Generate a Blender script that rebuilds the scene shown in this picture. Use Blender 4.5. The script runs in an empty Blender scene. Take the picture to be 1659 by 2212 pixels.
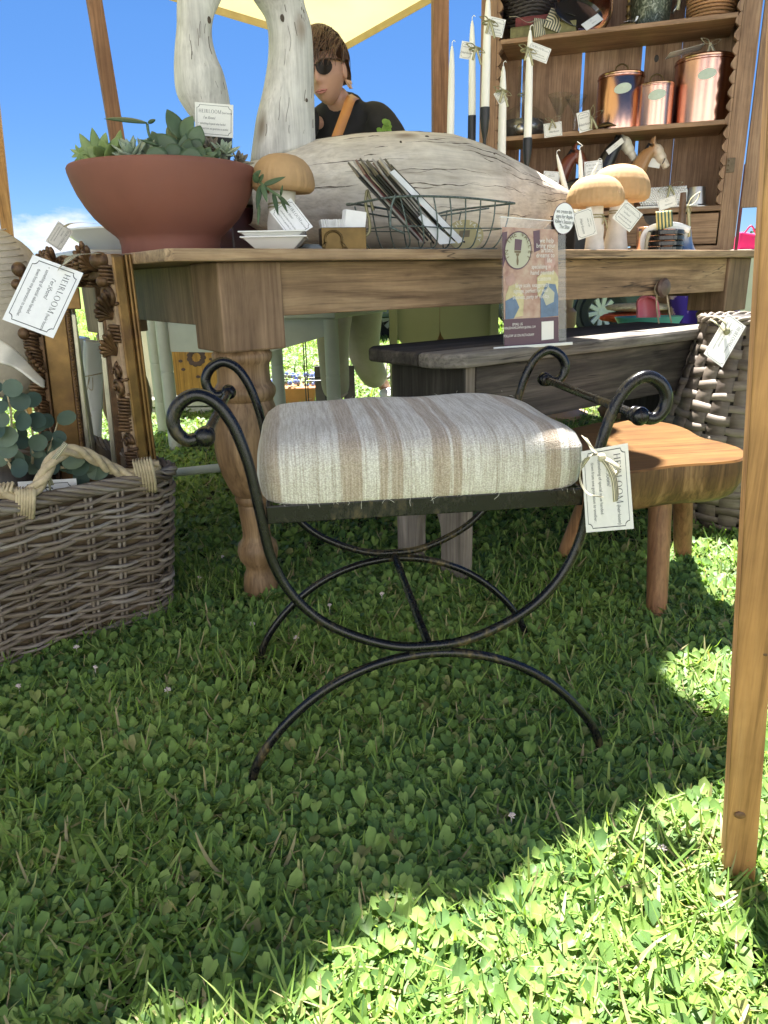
import bpy, math, random
import numpy as np
from mathutils import Vector, Matrix, Euler

S = bpy.context.scene
COL = S.collection
R_ = math.radians

# ------------------------------------------------------------------ camera
HCAM = .70
PITCH, ROLL = R_(18.0), .024
f0 = Vector((0, math.cos(PITCH), -math.sin(PITCH)))
u0 = Vector((0, math.sin(PITCH), math.cos(PITCH)))
x0 = Vector((1, 0, 0))
CR = x0 * math.cos(ROLL) - u0 * math.sin(ROLL)
CU = u0 * math.cos(ROLL) + x0 * math.sin(ROLL)
CAMP = Vector((0, 0, HCAM))
FPX, CX, CY = 1560., 829.5, 1106.
cam = bpy.data.cameras.new('camera')
cam.sensor_fit = 'VERTICAL'; cam.sensor_height = 36; cam.lens = 36 * FPX / 2212
cam.clip_start = .02; cam.clip_end = 2000
camo = bpy.data.objects.new('camera', cam); COL.objects.link(camo)
m = Matrix((CR, CU, -f0)).transposed().to_4x4(); m.translation = CAMP
camo.matrix_world = m
S.camera = camo

# ------------------------------------------------------------------ sky, sun, exposure
SUN = Vector((-.02, .40, 1.0)).normalized()
EL = math.asin(SUN.z); AZ = math.atan2(SUN.x, SUN.y)
W = bpy.data.worlds.new('World'); S.world = W; W.use_nodes = True
nt = W.node_tree; nt.nodes.clear()
N = nt.nodes.new; LK = nt.links.new
out = N('ShaderNodeOutputWorld'); bg = N('ShaderNodeBackground')
sky = N('ShaderNodeTexSky'); sky.sky_type = 'NISHITA'; sky.sun_disc = False
sky.sun_elevation = EL; sky.sun_rotation = AZ
sky.altitude = 1200; sky.air_density = .8; sky.dust_density = .02; sky.ozone_density = 2.0
hsv = N('ShaderNodeHueSaturation'); hsv.inputs['Saturation'].default_value = 1.22; hsv.inputs['Value'].default_value = .535
LK(sky.outputs[0], hsv.inputs['Color'])
# clouds: low cumulus bank seen as noise on the sky's direction
tc = N('ShaderNodeTexCoord'); sep = N('ShaderNodeSeparateXYZ'); LK(tc.outputs['Generated'], sep.inputs[0])
mp = N('ShaderNodeMapping'); mp.inputs['Scale'].default_value = (1, 1, 2.2); mp.inputs['Location'].default_value = (15.395, 13.818, 0)
LK(tc.outputs['Generated'], mp.inputs[0])
cn = N('ShaderNodeTexNoise'); cn.inputs['Scale'].default_value = 5.5; cn.inputs['Detail'].default_value = 8; cn.inputs['Roughness'].default_value = .58
LK(mp.outputs[0], cn.inputs['Vector'])
cr = N('ShaderNodeValToRGB'); cr.color_ramp.elements[0].position = .56; cr.color_ramp.elements[1].position = .68
LK(cn.outputs[0], cr.inputs[0])
mixc = N('ShaderNodeMixRGB'); mixc.inputs[2].default_value = (3.7, 3.8, 4.0, 1)
tint = N('ShaderNodeMixRGB'); tint.blend_type = 'MULTIPLY'; tint.inputs[0].default_value = 1; LK(hsv.outputs[0], tint.inputs[1])
hz = N('ShaderNodeMapRange'); hz.inputs[1].default_value = .0; hz.inputs[2].default_value = .28; LK(sep.outputs[2], hz.inputs[0])
hr_ = N('ShaderNodeValToRGB'); hr_.color_ramp.elements[0].color = (.50, .60, .78, 1); hr_.color_ramp.elements[1].color = (.92, .96, 1.06, 1); LK(hz.outputs[0], hr_.inputs[0]); LK(hr_.outputs[0], tint.inputs[2])
low = N('ShaderNodeMapRange'); low.inputs[1].default_value = .16; low.inputs[2].default_value = .08; LK(sep.outputs[2], low.inputs[0])
cm = N('ShaderNodeMath'); cm.operation = 'MULTIPLY'; LK(cr.outputs[0], cm.inputs[0]); LK(low.outputs[0], cm.inputs[1])
LK(cm.outputs[0], mixc.inputs[0]); LK(tint.outputs[0], mixc.inputs[1])
LK(mixc.outputs[0], bg.inputs[0]); bg.inputs[1].default_value = .05
LK(bg.outputs[0], out.inputs[0])
sl = bpy.data.lights.new('sun', 'SUN'); sl.energy = 4.5; sl.angle = R_(.55); sl.color = (1, .965, .91)
so = bpy.data.objects.new('sun', sl); COL.objects.link(so)
so.rotation_euler = (-SUN).to_track_quat('-Z', 'Y').to_euler(); so.location = (3, 3, 6)
S.view_settings.view_transform = 'Standard'; S.view_settings.look = 'None'
S.view_settings.gamma = 1; S.view_settings.use_curve_mapping = False
S.view_settings.exposure = 2.65
S.render.engine = 'CYCLES'
S.cycles.max_bounces = 8; S.cycles.transparent_max_bounces = 12
S.cycles.use_denoising = True
rnd = random.Random(7)

# ------------------------------------------------------------------ geometry helpers
def ray(px, py): return f0 + CR * ((px - CX) / FPX) - CU * ((py - CY) / FPX)
def G(px, py, z=0.):
    d = ray(px, py); return CAMP + d * ((z - HCAM) / d.z)
def P(px, py, Y):
    d = ray(px, py); return CAMP + d * (Y / d.y)
def PV(px, py, O, nrm):
    d = ray(px, py); return CAMP + d * ((O - CAMP).dot(nrm) / d.dot(nrm))
TA = R_(36); TT = Vector((math.cos(TA), math.sin(TA), 0)); TN = Vector((-TT.y, TT.x, 0)); TL = Vector((-.288, 1.535, 0)); TZ = .757
def tabP(s, n, z=TZ): return TL + TT * s + TN * n + Vector((0, 0, z))
def ontab(px, n, z=TZ):
    d = ray(px, 545); O = TL + TN * n
    p = CAMP + d * ((O - CAMP).dot(TN) / d.dot(TN)); p.z = z; return p
def tpl(px, py, n): return PV(px, py, TL + TN * n, TN)
HA = Vector((1.51, 3.3, 0)); HT = Vector((-.953, .304, 0)).normalized(); HN = Vector((.304, .953, 0)).normalized()
def hut(u, v, z): return HA + HT * u + HN * v + Vector((0, 0, z))
def hpl(px, py, v=0.): return PV(px, py, HA + HN * v, HN)

WM = {}
class MB:
    def __init__(s): s.v = []; s.f = []; s.uv = None
    def add(s, vs, fs):
        b = len(s.v); s.v += [tuple(v) for v in vs]; s.f += [tuple(i + b for i in f) for f in fs]; return s
    def box(s, c, d, rot=None, tap=1.0):
        x, y, z = d[0] / 2, d[1] / 2, d[2] / 2
        vs = [Vector((a * x * (tap if k < 0 else 1), b * y * (tap if k < 0 else 1), k * z)) for k in (-1, 1) for b in (-1, 1) for a in (-1, 1)]
        if rot is not None: vs = [rot @ v for v in vs]
        c = Vector(c)
        return s.add([v + c for v in vs], [(0, 2, 3, 1), (4, 5, 7, 6), (0, 1, 5, 4), (2, 6, 7, 3), (0, 4, 6, 2), (1, 3, 7, 5)])
    def hexa(s, bot, top):
        n = len(bot)
        vs = [Vector(v) for v in bot] + [Vector(v) for v in top]
        fs = [tuple(reversed(range(n))), tuple(range(n, 2 * n))] + [(i, (i + 1) % n, n + (i + 1) % n, n + i) for i in range(n)]
        return s.add(vs, fs)
    def tube(s, pts, r, seg=8, closed=False, cap=True, flat=1.0, up=None):
        pts = [Vector(p) for p in pts]; n = len(pts)
        rs = r if isinstance(r, (list, tuple)) else [r] * n
        tan = []
        for i in range(n):
            a = pts[(i - 1) % n] if (closed or i > 0) else pts[i]
            b = pts[(i + 1) % n] if (closed or i < n - 1) else pts[i]
            t = (b - a); tan.append(t.normalized() if t.length > 1e-9 else Vector((0, 0, 1)))
        u = Vector(up) if up is not None else (Vector((0, 0, 1)) if abs(tan[0].z) < .9 else Vector((1, 0, 0)))
        vs = []
        for i in range(n):
            t = tan[i]
            if up is not None: u = Vector(up)
            u = (u - t * u.dot(t))
            u = u.normalized() if u.length > 1e-6 else t.orthogonal().normalized()
            w = t.cross(u)
            for k in range(seg):
                a = 2 * math.pi * k / seg
                vs.append(pts[i] + (u * math.cos(a) * flat + w * math.sin(a)) * rs[i])
        fs = []
        m = n if closed else n - 1
        for i in range(m):
            j = (i + 1) % n
            for k in range(seg):
                l = (k + 1) % seg
                fs.append((i * seg + k, i * seg + l, j * seg + l, j * seg + k))
        if cap and not closed:
            fs.append(tuple(reversed(range(seg)))); fs.append(tuple((n - 1) * seg + k for k in range(seg)))
        return s.add(vs, fs)
    def lathe(s, prof, c=(0, 0, 0), seg=32, sx=1, sy=1, wob=None, axis=None, cap=True):
        c = Vector(c); vs = []; n = len(prof)
        for i, (r, z) in enumerate(prof):
            for k in range(seg):
                a = 2 * math.pi * k / seg; q = 1 if wob is None else wob(a, z)
                v = Vector((r * q * math.cos(a) * sx, r * q * math.sin(a) * sy, z))
                if axis is not None: v = axis @ v
                vs.append(v + c)
        fs = []
        for i in range(n - 1):
            for k in range(seg):
                l = (k + 1) % seg
                fs.append((i * seg + k, i * seg + l, (i + 1) * seg + l, (i + 1) * seg + k))
        if cap and prof[0][0] > 1e-5: fs.append(tuple(reversed(range(seg))))
        if cap and prof[-1][0] > 1e-5: fs.append(tuple((n - 1) * seg + k for k in range(seg)))
        return s.add(vs, fs)
    def ball(s, c, r, seg=12, rings=8, rot=None):
        r = r if isinstance(r, (tuple, list)) else (r, r, r)
        prof = [(math.sin(math.pi * i / rings), -math.cos(math.pi * i / rings)) for i in range(rings + 1)]
        b = len(s.v); s.lathe([(max(p[0], 1e-6), p[1]) for p in prof], (0, 0, 0), seg)
        for i in range(b, len(s.v)):
            v = Vector((s.v[i][0] * r[0], s.v[i][1] * r[1], s.v[i][2] * r[2]))
            if rot is not None: v = rot @ v
            s.v[i] = tuple(v + Vector(c))
        return s
    def grid(s, fn, nu, nv, cu=False):
        vs = [fn(i / (nu if cu else nu - 1), j / (nv - 1)) for j in range(nv) for i in range(nu)]
        fs = []
        for j in range(nv - 1):
            for i in range(nu if cu else nu - 1):
                k = (i + 1) % nu
                fs.append((j * nu + i, j * nu + k, (j + 1) * nu + k, (j + 1) * nu + i))
        return s.add(vs, fs)
    def prism(s, poly, a, b, fn=lambda x, y, z: Vector((x, y, z))):
        return s.hexa([fn(x, y, a) for x, y in poly], [fn(x, y, b) for x, y in poly])
    def build(s, name, mat, parent=None, ws=True, smooth=False, bevel=0, sub=0, angle=35, solid=0, uvs=None):
        me = bpy.data.meshes.new(name)
        vs = s.v
        if parent is not None and ws:
            inv = WM[parent].inverted(); vs = [tuple(inv @ Vector(v)) for v in vs]
        me.from_pydata(vs, [], s.f); me.validate()
        o = bpy.data.objects.new(name, me); COL.objects.link(o)
        if mat is not None: me.materials.append(mat)
        if uvs is not None:
            ul = me.uv_layers.new(name='UVMap')
            for lp in me.loops: ul.data[lp.index].uv = uvs[lp.vertex_index]
        if smooth:
            me.polygons.foreach_set('use_smooth', [True] * len(me.polygons))
            if smooth != 'all':
                try: me.set_sharp_from_angle(angle=R_(angle))
                except Exception: pass
        if parent is not None:
            o.parent = parent; WM[o] = WM[parent]
        else: WM[o] = Matrix()
        if solid:
            md = o.modifiers.new('Solidify', 'SOLIDIFY'); md.thickness = solid; md.offset = 0
        if bevel:
            md = o.modifiers.new('Bevel', 'BEVEL'); md.width = bevel; md.segments = 2; md.limit_method = 'ANGLE'; md.angle_limit = R_(40)
        if sub:
            md = o.modifiers.new('Subdivision', 'SUBSURF'); md.levels = sub; md.render_levels = sub
        return o

def tag(o, label=None, cat=None, group=None, kind=None):
    if label: o['label'] = label
    if cat: o['category'] = cat
    if group: o['group'] = group
    if kind: o['kind'] = kind
    return o
def thing(name, label, cat, loc=(0, 0, 0), ang=0., group=None, mat4=None):
    o = bpy.data.objects.new(name, None); COL.objects.link(o); o.empty_display_size = .05
    M = mat4 if mat4 is not None else (Matrix.Translation(Vector(loc)) @ Matrix.Rotation(ang, 4, 'Z'))
    o.matrix_world = M; WM[o] = M
    return tag(o, label, cat, group)
def sub_empty(name, parent):
    o = bpy.data.objects.new(name, None); COL.objects.link(o); o.parent = parent; WM[o] = WM[parent]; return o
def spline(pts, n=6, closed=False):
    pts = [Vector(p) for p in pts]; m = len(pts); out = []
    rng = m if closed else m - 1
    for i in range(rng):
        p0 = pts[(i - 1) % m] if (closed or i > 0) else pts[i] * 2 - pts[i + 1]
        p1 = pts[i]; p2 = pts[(i + 1) % m]
        p3 = pts[(i + 2) % m] if (closed or i + 2 < m) else p2 * 2 - p1
        for k in range(n):
            t = k / n
            out.append(.5 * ((2 * p1) + (p2 - p0) * t + (2 * p0 - 5 * p1 + 4 * p2 - p3) * t * t + (3 * p1 - p0 - 3 * p2 + p3) * t ** 3))
    if not closed: out.append(pts[-1])
    return out
def interp(xs, ys, x): return float(np.interp(x, xs, ys))
def gone(o, cond): pass

# ------------------------------------------------------------------ material helpers
MATS = {}
def newmat(name):
    m = bpy.data.materials.new(name); m.use_nodes = True; MATS[name] = m
    nt = m.node_tree; b = nt.nodes['Principled BSDF']
    return m, nt, b
def ramp(nt, stops, interp_='LINEAR'):
    r = nt.nodes.new('ShaderNodeValToRGB'); e = r.color_ramp.elements; r.color_ramp.interpolation = interp_
    while len(e) < len(stops): e.new(.5)
    for el, (p, c) in zip(e, stops):
        el.position = p; el.color = (*c, 1) if len(c) == 3 else c
    return r
def coords(nt, scale=(1, 1, 1), kind='Object', loc=(0, 0, 0), rot=(0, 0, 0)):
    tc = nt.nodes.new('ShaderNodeTexCoord'); mp = nt.nodes.new('ShaderNodeMapping')
    mp.inputs['Scale'].default_value = scale; mp.inputs['Location'].default_value = loc; mp.inputs['Rotation'].default_value = rot
    nt.links.new(tc.outputs[kind], mp.inputs[0]); return mp
def noise(nt, vec, scale, detail=4, rough=.55, dist=0):
    n = nt.nodes.new('ShaderNodeTexNoise'); n.inputs['Scale'].default_value = scale; n.inputs['Detail'].default_value = detail
    n.inputs['Roughness'].default_value = rough; n.inputs['Distortion'].default_value = dist
    if vec is not None: nt.links.new(vec, n.inputs['Vector'])
    return n
def mixrgb(nt, fac, a, b, mode='MIX'):
    n = nt.nodes.new('ShaderNodeMixRGB'); n.blend_type = mode
    for i, x in ((0, fac), (1, a), (2, b)):
        if hasattr(x, 'is_linked') or hasattr(x, 'links'): nt.links.new(x, n.inputs[i])
        elif i == 0: n.inputs[0].default_value = x
        else: n.inputs[i].default_value = (*x, 1)
    return n.outputs[0]
def bump(nt, b, h, strength=.3, dist=.002):
    n = nt.nodes.new('ShaderNodeBump'); n.inputs['Strength'].default_value = strength; n.inputs['Distance'].default_value = dist
    nt.links.new(h, n.inputs['Height']); nt.links.new(n.outputs[0], b.inputs['Normal'])
def mat(name, col, rough=.6, metal=0., var=.25, scale=18., bmp=0., spec=.5, dirt=None):
    m, nt, b = newmat(name)
    cv = coords(nt); n = noise(nt, cv.outputs[0], scale)
    lo = tuple(c * (1 - var) for c in col); hi = tuple(min(1, c * (1 + var)) for c in col)
    r = ramp(nt, [(.3, lo), (.7, hi)]); nt.links.new(n.outputs[0], r.inputs[0])
    o = r.outputs[0]
    if dirt:
        n2 = noise(nt, cv.outputs[0], scale * .35, 6, .65); r2 = ramp(nt, [(.5, (0, 0, 0)), (.68, (1, 1, 1))]); nt.links.new(n2.outputs[0], r2.inputs[0])
        o = mixrgb(nt, r2.outputs[0], o, dirt)
    nt.links.new(o, b.inputs['Base Color'])
    b.inputs['Roughness'].default_value = rough; b.inputs['Metallic'].default_value = metal; b.inputs['Specular IOR Level'].default_value = spec
    if bmp:
        n3 = noise(nt, cv.outputs[0], scale * 6, 3); bump(nt, b, n3.outputs[0], bmp, .0015)
    return m
def wood(name, lo, mid, hi, axis='X', s=1., rough=.7, bmp=.35, crack=None, knot=None, grain=1.0, crk=(1.3, 26, 1.0, .5), cw=.015):
    """plank grain running along a local axis, with knots, stains and fine cracks"""
    m, nt, b = newmat(name)
    k = {'X': (.9, 9, 9), 'Y': (9, .9, 9), 'Z': (9, 9, .9)}[axis]
    cv = coords(nt, tuple(q * s for q in k)); n = noise(nt, cv.outputs[0], 2.2, 8, .62, 1.2)
    r = ramp(nt, [(.28, lo), (.5, mid), (.72, hi)]); nt.links.new(n.outputs[0], r.inputs[0])
    k2 = {'X': (3, 90, 90), 'Y': (90, 3, 90), 'Z': (90, 90, 3)}[axis]
    cv2 = coords(nt, tuple(q * s for q in k2)); n2 = noise(nt, cv2.outputs[0], 1.6, 5, .6, .4)
    r2 = ramp(nt, [(.32, (.45, .42, .40)), (.55, (1, 1, 1)), (.75, (1.12, 1.1, 1.06))]); nt.links.new(n2.outputs[0], r2.inputs[0])
    o = mixrgb(nt, .75 * grain, r.outputs[0], r2.outputs[0], 'MULTIPLY')
    cv3 = coords(nt); n3 = noise(nt, cv3.outputs[0], 6 * s, 5, .65)
    r3 = ramp(nt, [(.35, (.72, .70, .70)), (.62, (1.08, 1.07, 1.05))]); nt.links.new(n3.outputs[0], r3.inputs[0])
    o = mixrgb(nt, .8, o, r3.outputs[0], 'MULTIPLY')
    hgt = n2.outputs[0]
    if crack:
        ca, cb, cd, cm_ = crk; k4 = {'X': (ca, cb, cb), 'Y': (cb, ca, cb), 'Z': (cb, cb, ca)}[axis]
        cv4 = coords(nt, tuple(q * s for q in k4)); n4 = noise(nt, cv4.outputs[0], 1.1, 3, .5, cd)
        r4 = ramp(nt, [(.5 - cw, (0, 0, 0)), (.5, (1, 1, 1)), (.5 + cw, (0, 0, 0))]); nt.links.new(n4.outputs[0], r4.inputs[0])
        n5 = noise(nt, cv3.outputs[0], 5 * s, 2); r5 = ramp(nt, [(cm_, (0, 0, 0)), (cm_ + .1, (1, 1, 1))]); nt.links.new(n5.outputs[0], r5.inputs[0])
        f = mixrgb(nt, 1., r4.outputs[0], r5.outputs[0], 'MULTIPLY')
        o = mixrgb(nt, f, o, crack)
    if knot:
        kv = {'X': (2.2, 5, 5), 'Y': (5, 2.2, 5), 'Z': (5, 5, 2.2)}[axis]
        cv6 = coords(nt, tuple(q * s * 1.2 for q in kv)); v = nt.nodes.new('ShaderNodeTexVoronoi'); v.inputs['Scale'].default_value = .8
        nt.links.new(cv6.outputs[0], v.inputs['Vector'])
        r6 = ramp(nt, [(.05, (1, 1, 1)), (.13, (0, 0, 0))]); nt.links.new(v.outputs['Distance'], r6.inputs[0])
        o = mixrgb(nt, r6.outputs[0], o, knot)
    nt.links.new(o, b.inputs['Base Color']); b.inputs['Roughness'].default_value = rough
    b.inputs['Specular IOR Level'].default_value = .3
    bump(nt, b, hgt, bmp, .0015)
    return m
def leafmat(name, stops, trans=.35, rough=.5, scale=30, island=True, spec=.35):
    m, nt, b = newmat(name)
    if island:
        g = nt.nodes.new('ShaderNodeNewGeometry'); src = g.outputs['Random Per Island']
    else:
        oi = nt.nodes.new('ShaderNodeObjectInfo'); src = oi.outputs['Random']
    r = ramp(nt, stops); nt.links.new(src, r.inputs[0])
    cv = coords(nt); n = noise(nt, cv.outputs[0], scale, 3)
    r2 = ramp(nt, [(.3, (.78, .78, .75)), (.7, (1.15, 1.15, 1.1))]); nt.links.new(n.outputs[0], r2.inputs[0])
    c = mixrgb(nt, .8, r.outputs[0], r2.outputs[0], 'MULTIPLY')
    nt.links.new(c, b.inputs['Base Color']); b.inputs['Roughness'].default_value = rough; b.inputs['Specular IOR Level'].default_value = spec
    if trans:
        t = nt.nodes.new('ShaderNodeBsdfTranslucent'); c2 = mixrgb(nt, 1., c, (1.25, 1.35, .55), 'MULTIPLY'); nt.links.new(c2, t.inputs[0])
        mx = nt.nodes.new('ShaderNodeMixShader'); mx.inputs[0].default_value = trans
        nt.links.new(b.outputs[0], mx.inputs[1]); nt.links.new(t.outputs[0], mx.inputs[2])
        nt.links.new(mx.outputs[0], nt.nodes['Material Output'].inputs[0])
    return m

# palette
M_oak = wood('weathered_oak', (.13, .08, .042), (.30, .195, .108), (.45, .32, .185), 'X', rough=.62, crack=(.035, .022, .015), knot=(.06, .035, .02))
M_top = wood('table_top_oak', (.16, .10, .055), (.36, .24, .135), (.52, .38, .23), 'X', rough=.55, crack=(.05, .035, .025))
M_block = wood('leg_block_oak', (.105, .064, .037), (.205, .13, .076), (.315, .21, .128), 'Z', rough=.6, grain=.7)
M_turn = wood('turned_oak', (.13, .076, .038), (.25, .155, .083), (.40, .27, .16), 'Z', rough=.5, bmp=.2)
M_hutch = wood('hutch_pine', (.20, .115, .064), (.315, .195, .115), (.42, .28, .175), 'Z', rough=.6, knot=(.06, .03, .015))
M_hutchx = wood('hutch_pine_shelf', (.21, .125, .068), (.33, .205, .118), (.42, .28, .17), 'X', rough=.6, knot=(.09, .045, .02))
M_post = wood('pine_post', (.30, .15, .05), (.42, .225, .085), (.52, .31, .135), 'Z', rough=.6, knot=(.09, .04, .015), bmp=.15)
M_postd = wood('stained_post', (.16, .08, .04), (.25, .13, .065), (.33, .18, .10), 'Z', rough=.65, bmp=.15)
M_black = wood('black_bench_wood', (.022, .019, .017), (.06, .051, .044), (.13, .11, .092), 'X', rough=.75, crack=(.008, .007, .006), bmp=.6)
M_blackz = wood('black_bench_panel', (.016, .014, .013), (.042, .037, .033), (.085, .075, .066), 'Z', rough=.8, bmp=.6)
M_grey = wood('silvered_bench_top', (.09, .082, .073), (.21, .19, .165), (.40, .365, .32), 'X', rough=.85, crack=(.03, .027, .024), bmp=.9)
M_greyz = wood('silvered_bench_foot', (.13, .11, .095), (.24, .205, .175), (.36, .31, .265), 'Z', rough=.85, bmp=.5)
M_stool = wood('stool_top_wood', (.11, .045, .011), (.165, .080, .022), (.21, .112, .036), 'X', rough=.42, bmp=.15, knot=(.24, .11, .05))
M_bark = wood('stool_bark', (.025, .013, .007), (.13, .067, .029), (.29, .17, .08), 'Z', s=1.1, rough=.5, bmp=.3)
M_stleg = wood('stool_leg_wood', (.17, .075, .035), (.27, .135, .065), (.36, .20, .10), 'Z', rough=.5, bmp=.15)
M_swan = wood('bleached_cracked_paint', (.48, .43, .35), (.62, .57, .48), (.71, .665, .585), 'X', s=1.0, rough=.85, crack=None, knot=(.25, .2, .15), bmp=.6, grain=.45)
M_swanz = wood('bleached_neck_paint', (.44, .43, .40), (.60, .585, .54), (.69, .67, .62), 'Z', s=1.1, rough=.85, knot=(.26, .21, .16), bmp=.45, grain=.5)
M_iron = None
M_card = mat('card_stock', (.72, .71, .66), .8, var=.03, scale=200)
M_cardw = mat('white_card', (.80, .80, .80), .7, var=.03, scale=90)
M_ink = mat('printed_ink', (.035, .042, .045), .8, var=.1)
M_terra = mat('brown_terracotta', (.20, .072, .047), .75, var=.12, scale=9, bmp=.12, dirt=(.20, .078, .055))
M_soil = mat('potting_soil', (.05, .032, .02), .95, var=.5, scale=60, bmp=.8)
M_velvet = mat('mushroom_velvet', (.43, .27, .13), .85, var=.12, scale=20, bmp=.25)
M_white = mat('white_ceramic', (.74, .74, .72), .18, var=.03, scale=8)
M_marble = mat('grey_marble', (.62, .62, .62), .3, var=.1, scale=8, dirt=(.33, .33, .34))
M_stone = mat('whitewashed_stem', (.62, .59, .54), .85, var=.14, scale=25, bmp=.4)
M_brass = mat('aged_brass', (.10, .066, .024), .34, metal=.8, var=.25, scale=25)
M_copper = mat('polished_copper', (.60, .35, .26), .24, metal=1, var=.08, scale=6)
M_wire = mat('verdigris_wire', (.11, .14, .125), .55, metal=.4, var=.5, scale=160, bmp=.3)
M_candle = mat('white_wax', (.78, .77, .71), .4, var=.02)
M_blackm = mat('black_metal', (.018, .018, .02), .4, metal=.3, var=.3)
M_blackg = mat('black_gloss', (.012, .012, .013), .12, var=.2)
M_lens = mat('dark_lens', (.012, .008, .006), .15, var=.1, spec=.12)
M_pewter = mat('pewter', (.50, .49, .46), .38, metal=1, var=.15, scale=14)
M_gold = mat('gilded_wood', (.21, .122, .042), .42, metal=.6, var=.35, scale=22, bmp=.3, dirt=(.12, .06, .028))
M_golddark = mat('gilded_carving', (.13, .07, .032), .48, metal=.45, var=.5, scale=45, bmp=.6, dirt=(.045, .024, .013))
M_silvergilt = mat('silver_gilt_edge', (.5, .47, .36), .4, metal=.8, var=.2)  # pale silver gilt, the inner lip's own colour
M_raw = mat('frame_edge_gesso', (.36, .24, .15), .8, var=.25, scale=50)
M_rope = mat('jute_rope', (.46, .37, .245), .9, var=.25, scale=70, bmp=.8)
M_raffia = mat('raffia_binding', (.50, .41, .27), .75, var=.25, scale=60, bmp=.5)
M_linen = mat('linen_cloth', (.42, .37, .295), .95, var=.08, scale=60, bmp=.5)
M_linenw = mat('ivory_cloth', (.66, .63, .56), .95, var=.06, scale=40, bmp=.3)
M_dkwood = mat('dark_turned_wood', (.035, .028, .023), .6, var=.5, scale=40, bmp=.3)
M_sage = mat('sage_plastic', (.42, .44, .37), .5, var=.06)
M_cream = mat('cream_paint', (.62, .60, .50), .7, var=.06, scale=8, dirt=(.52, .5, .40))
M_glassm = None

# --- special materials
def _iron():
    m, nt, b = newmat('rubbed_iron')
    cv = coords(nt, (110, 110, 55)); n = noise(nt, cv.outputs[0], 1.1, 6, .75)
    cv2 = coords(nt, (9, 9, 9)); n2 = noise(nt, cv2.outputs[0], 1.3, 4, .6)
    mx = mixrgb(nt, .55, n.outputs[0], n2.outputs[0])
    r = ramp(nt, [(.53, (.008, .008, .009)), (.585, (.05, .038, .018)), (.68, (.22, .16, .07))]); nt.links.new(mx, r.inputs[0])
    nt.links.new(r.outputs[0], b.inputs['Base Color'])
    r2 = ramp(nt, [(.5, (.26,) * 3), (.6, (.5,) * 3)]); nt.links.new(mx, r2.inputs[0]); nt.links.new(r2.outputs[0], b.inputs['Roughness'])
    b.inputs['Metallic'].default_value = .25
    bump(nt, b, n.outputs[0], .35, .001)
    return m
M_iron = _iron()
def _cushion():
    m, nt, b = newmat('striped_woven_linen')
    tcn = nt.nodes.new('ShaderNodeTexCoord'); sp = nt.nodes.new('ShaderNodeSeparateXYZ'); nt.links.new(tcn.outputs['Object'], sp.inputs[0])
    cvw = coords(nt, (14, 5, 5)); nw = noise(nt, cvw.outputs[0], 1., 3)
    wob = nt.nodes.new('ShaderNodeMath'); wob.operation = 'MULTIPLY_ADD'; wob.inputs[1].default_value = .012; nt.links.new(nw.outputs[0], wob.inputs[0]); nt.links.new(sp.outputs[0], wob.inputs[2])
    mr = nt.nodes.new('ShaderNodeMapRange'); mr.inputs[1].default_value = -.224; mr.inputs[2].default_value = .232; nt.links.new(wob.outputs[0], mr.inputs[0])
    cr_, br, gr = (.65, .635, .595), (.47, .405, .335), (.52, .49, .44)
    def pos(x): return (x + .22) / .448
    bands = [(-.205, -.18, br), (-.134, -.131, gr), (-.115, -.112, gr), (-.104, -.079, br), (-.056, -.045, br), (-.040, -.026, br), (-.018, -.015, gr), (.012, .033, br), (.038, .05, br), (.093, .097, gr), (.128, .131, gr), (.158, .178, br), (.19, .2, gr)]
    st = [(0, cr_)]
    for a, c_, col in bands: st += [(pos(a) - .003, cr_), (pos(a) + .002, col), (pos(c_) - .002, col), (pos(c_) + .003, cr_)]
    half = len(st) // 2 // 4 * 4 + 1
    r1 = ramp(nt, st[:half]); r2 = ramp(nt, [(0, cr_)] + st[half:])
    nt.links.new(mr.outputs[0], r1.inputs[0]); nt.links.new(mr.outputs[0], r2.inputs[0])
    c = mixrgb(nt, 1., r1.outputs[0], r2.outputs[0], 'DARKEN')
    # broken thread streaks across the stripes
    cvs = coords(nt, (420, 16, 16)); ns = noise(nt, cvs.outputs[0], 1., 3, .6)
    rs = ramp(nt, [(.38, (.74, .69, .63)), (.60, (1.10, 1.10, 1.10))]); nt.links.new(ns.outputs[0], rs.inputs[0])
    c = mixrgb(nt, .85, c, rs.outputs[0], 'MULTIPLY')
    # weave: slanted knobbly cells
    cvv = coords(nt, (430, 640, 640), rot=(0, R_(20), 0)); v = nt.nodes.new('ShaderNodeTexVoronoi'); v.inputs['Scale'].default_value = 1.0; nt.links.new(cvv.outputs[0], v.inputs['Vector'])
    rv = ramp(nt, [(.25, (1.08, 1.08, 1.08)), (.7, (.72, .70, .68))]); nt.links.new(v.outputs['Distance'], rv.inputs[0])
    c = mixrgb(nt, .9, c, rv.outputs[0], 'MULTIPLY')
    nt.links.new(c, b.inputs['Base Color']); b.inputs['Roughness'].default_value = .95; b.inputs['Specular IOR Level'].default_value = .15
    b.inputs['Sheen Weight'].default_value = .25
    inv = nt.nodes.new('ShaderNodeInvert'); nt.links.new(v.outputs['Distance'], inv.inputs[1]); bump(nt, b, inv.outputs[0], .8, .0015)
    return m
M_cush = _cushion()
def _ribbon(name, cols):
    m, nt, b = newmat(name)
    tcn = nt.nodes.new('ShaderNodeTexCoord'); sp = nt.nodes.new('ShaderNodeSeparateXYZ'); nt.links.new(tcn.outputs['UV'], sp.inputs[0])
    k = len(cols); r = ramp(nt, [(i / k, c) for i, c in enumerate(cols)], 'CONSTANT'); nt.links.new(sp.outputs[0], r.inputs[0])
    nt.links.new(r.outputs[0], b.inputs['Base Color']); b.inputs['Roughness'].default_value = .7
    return m
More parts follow.
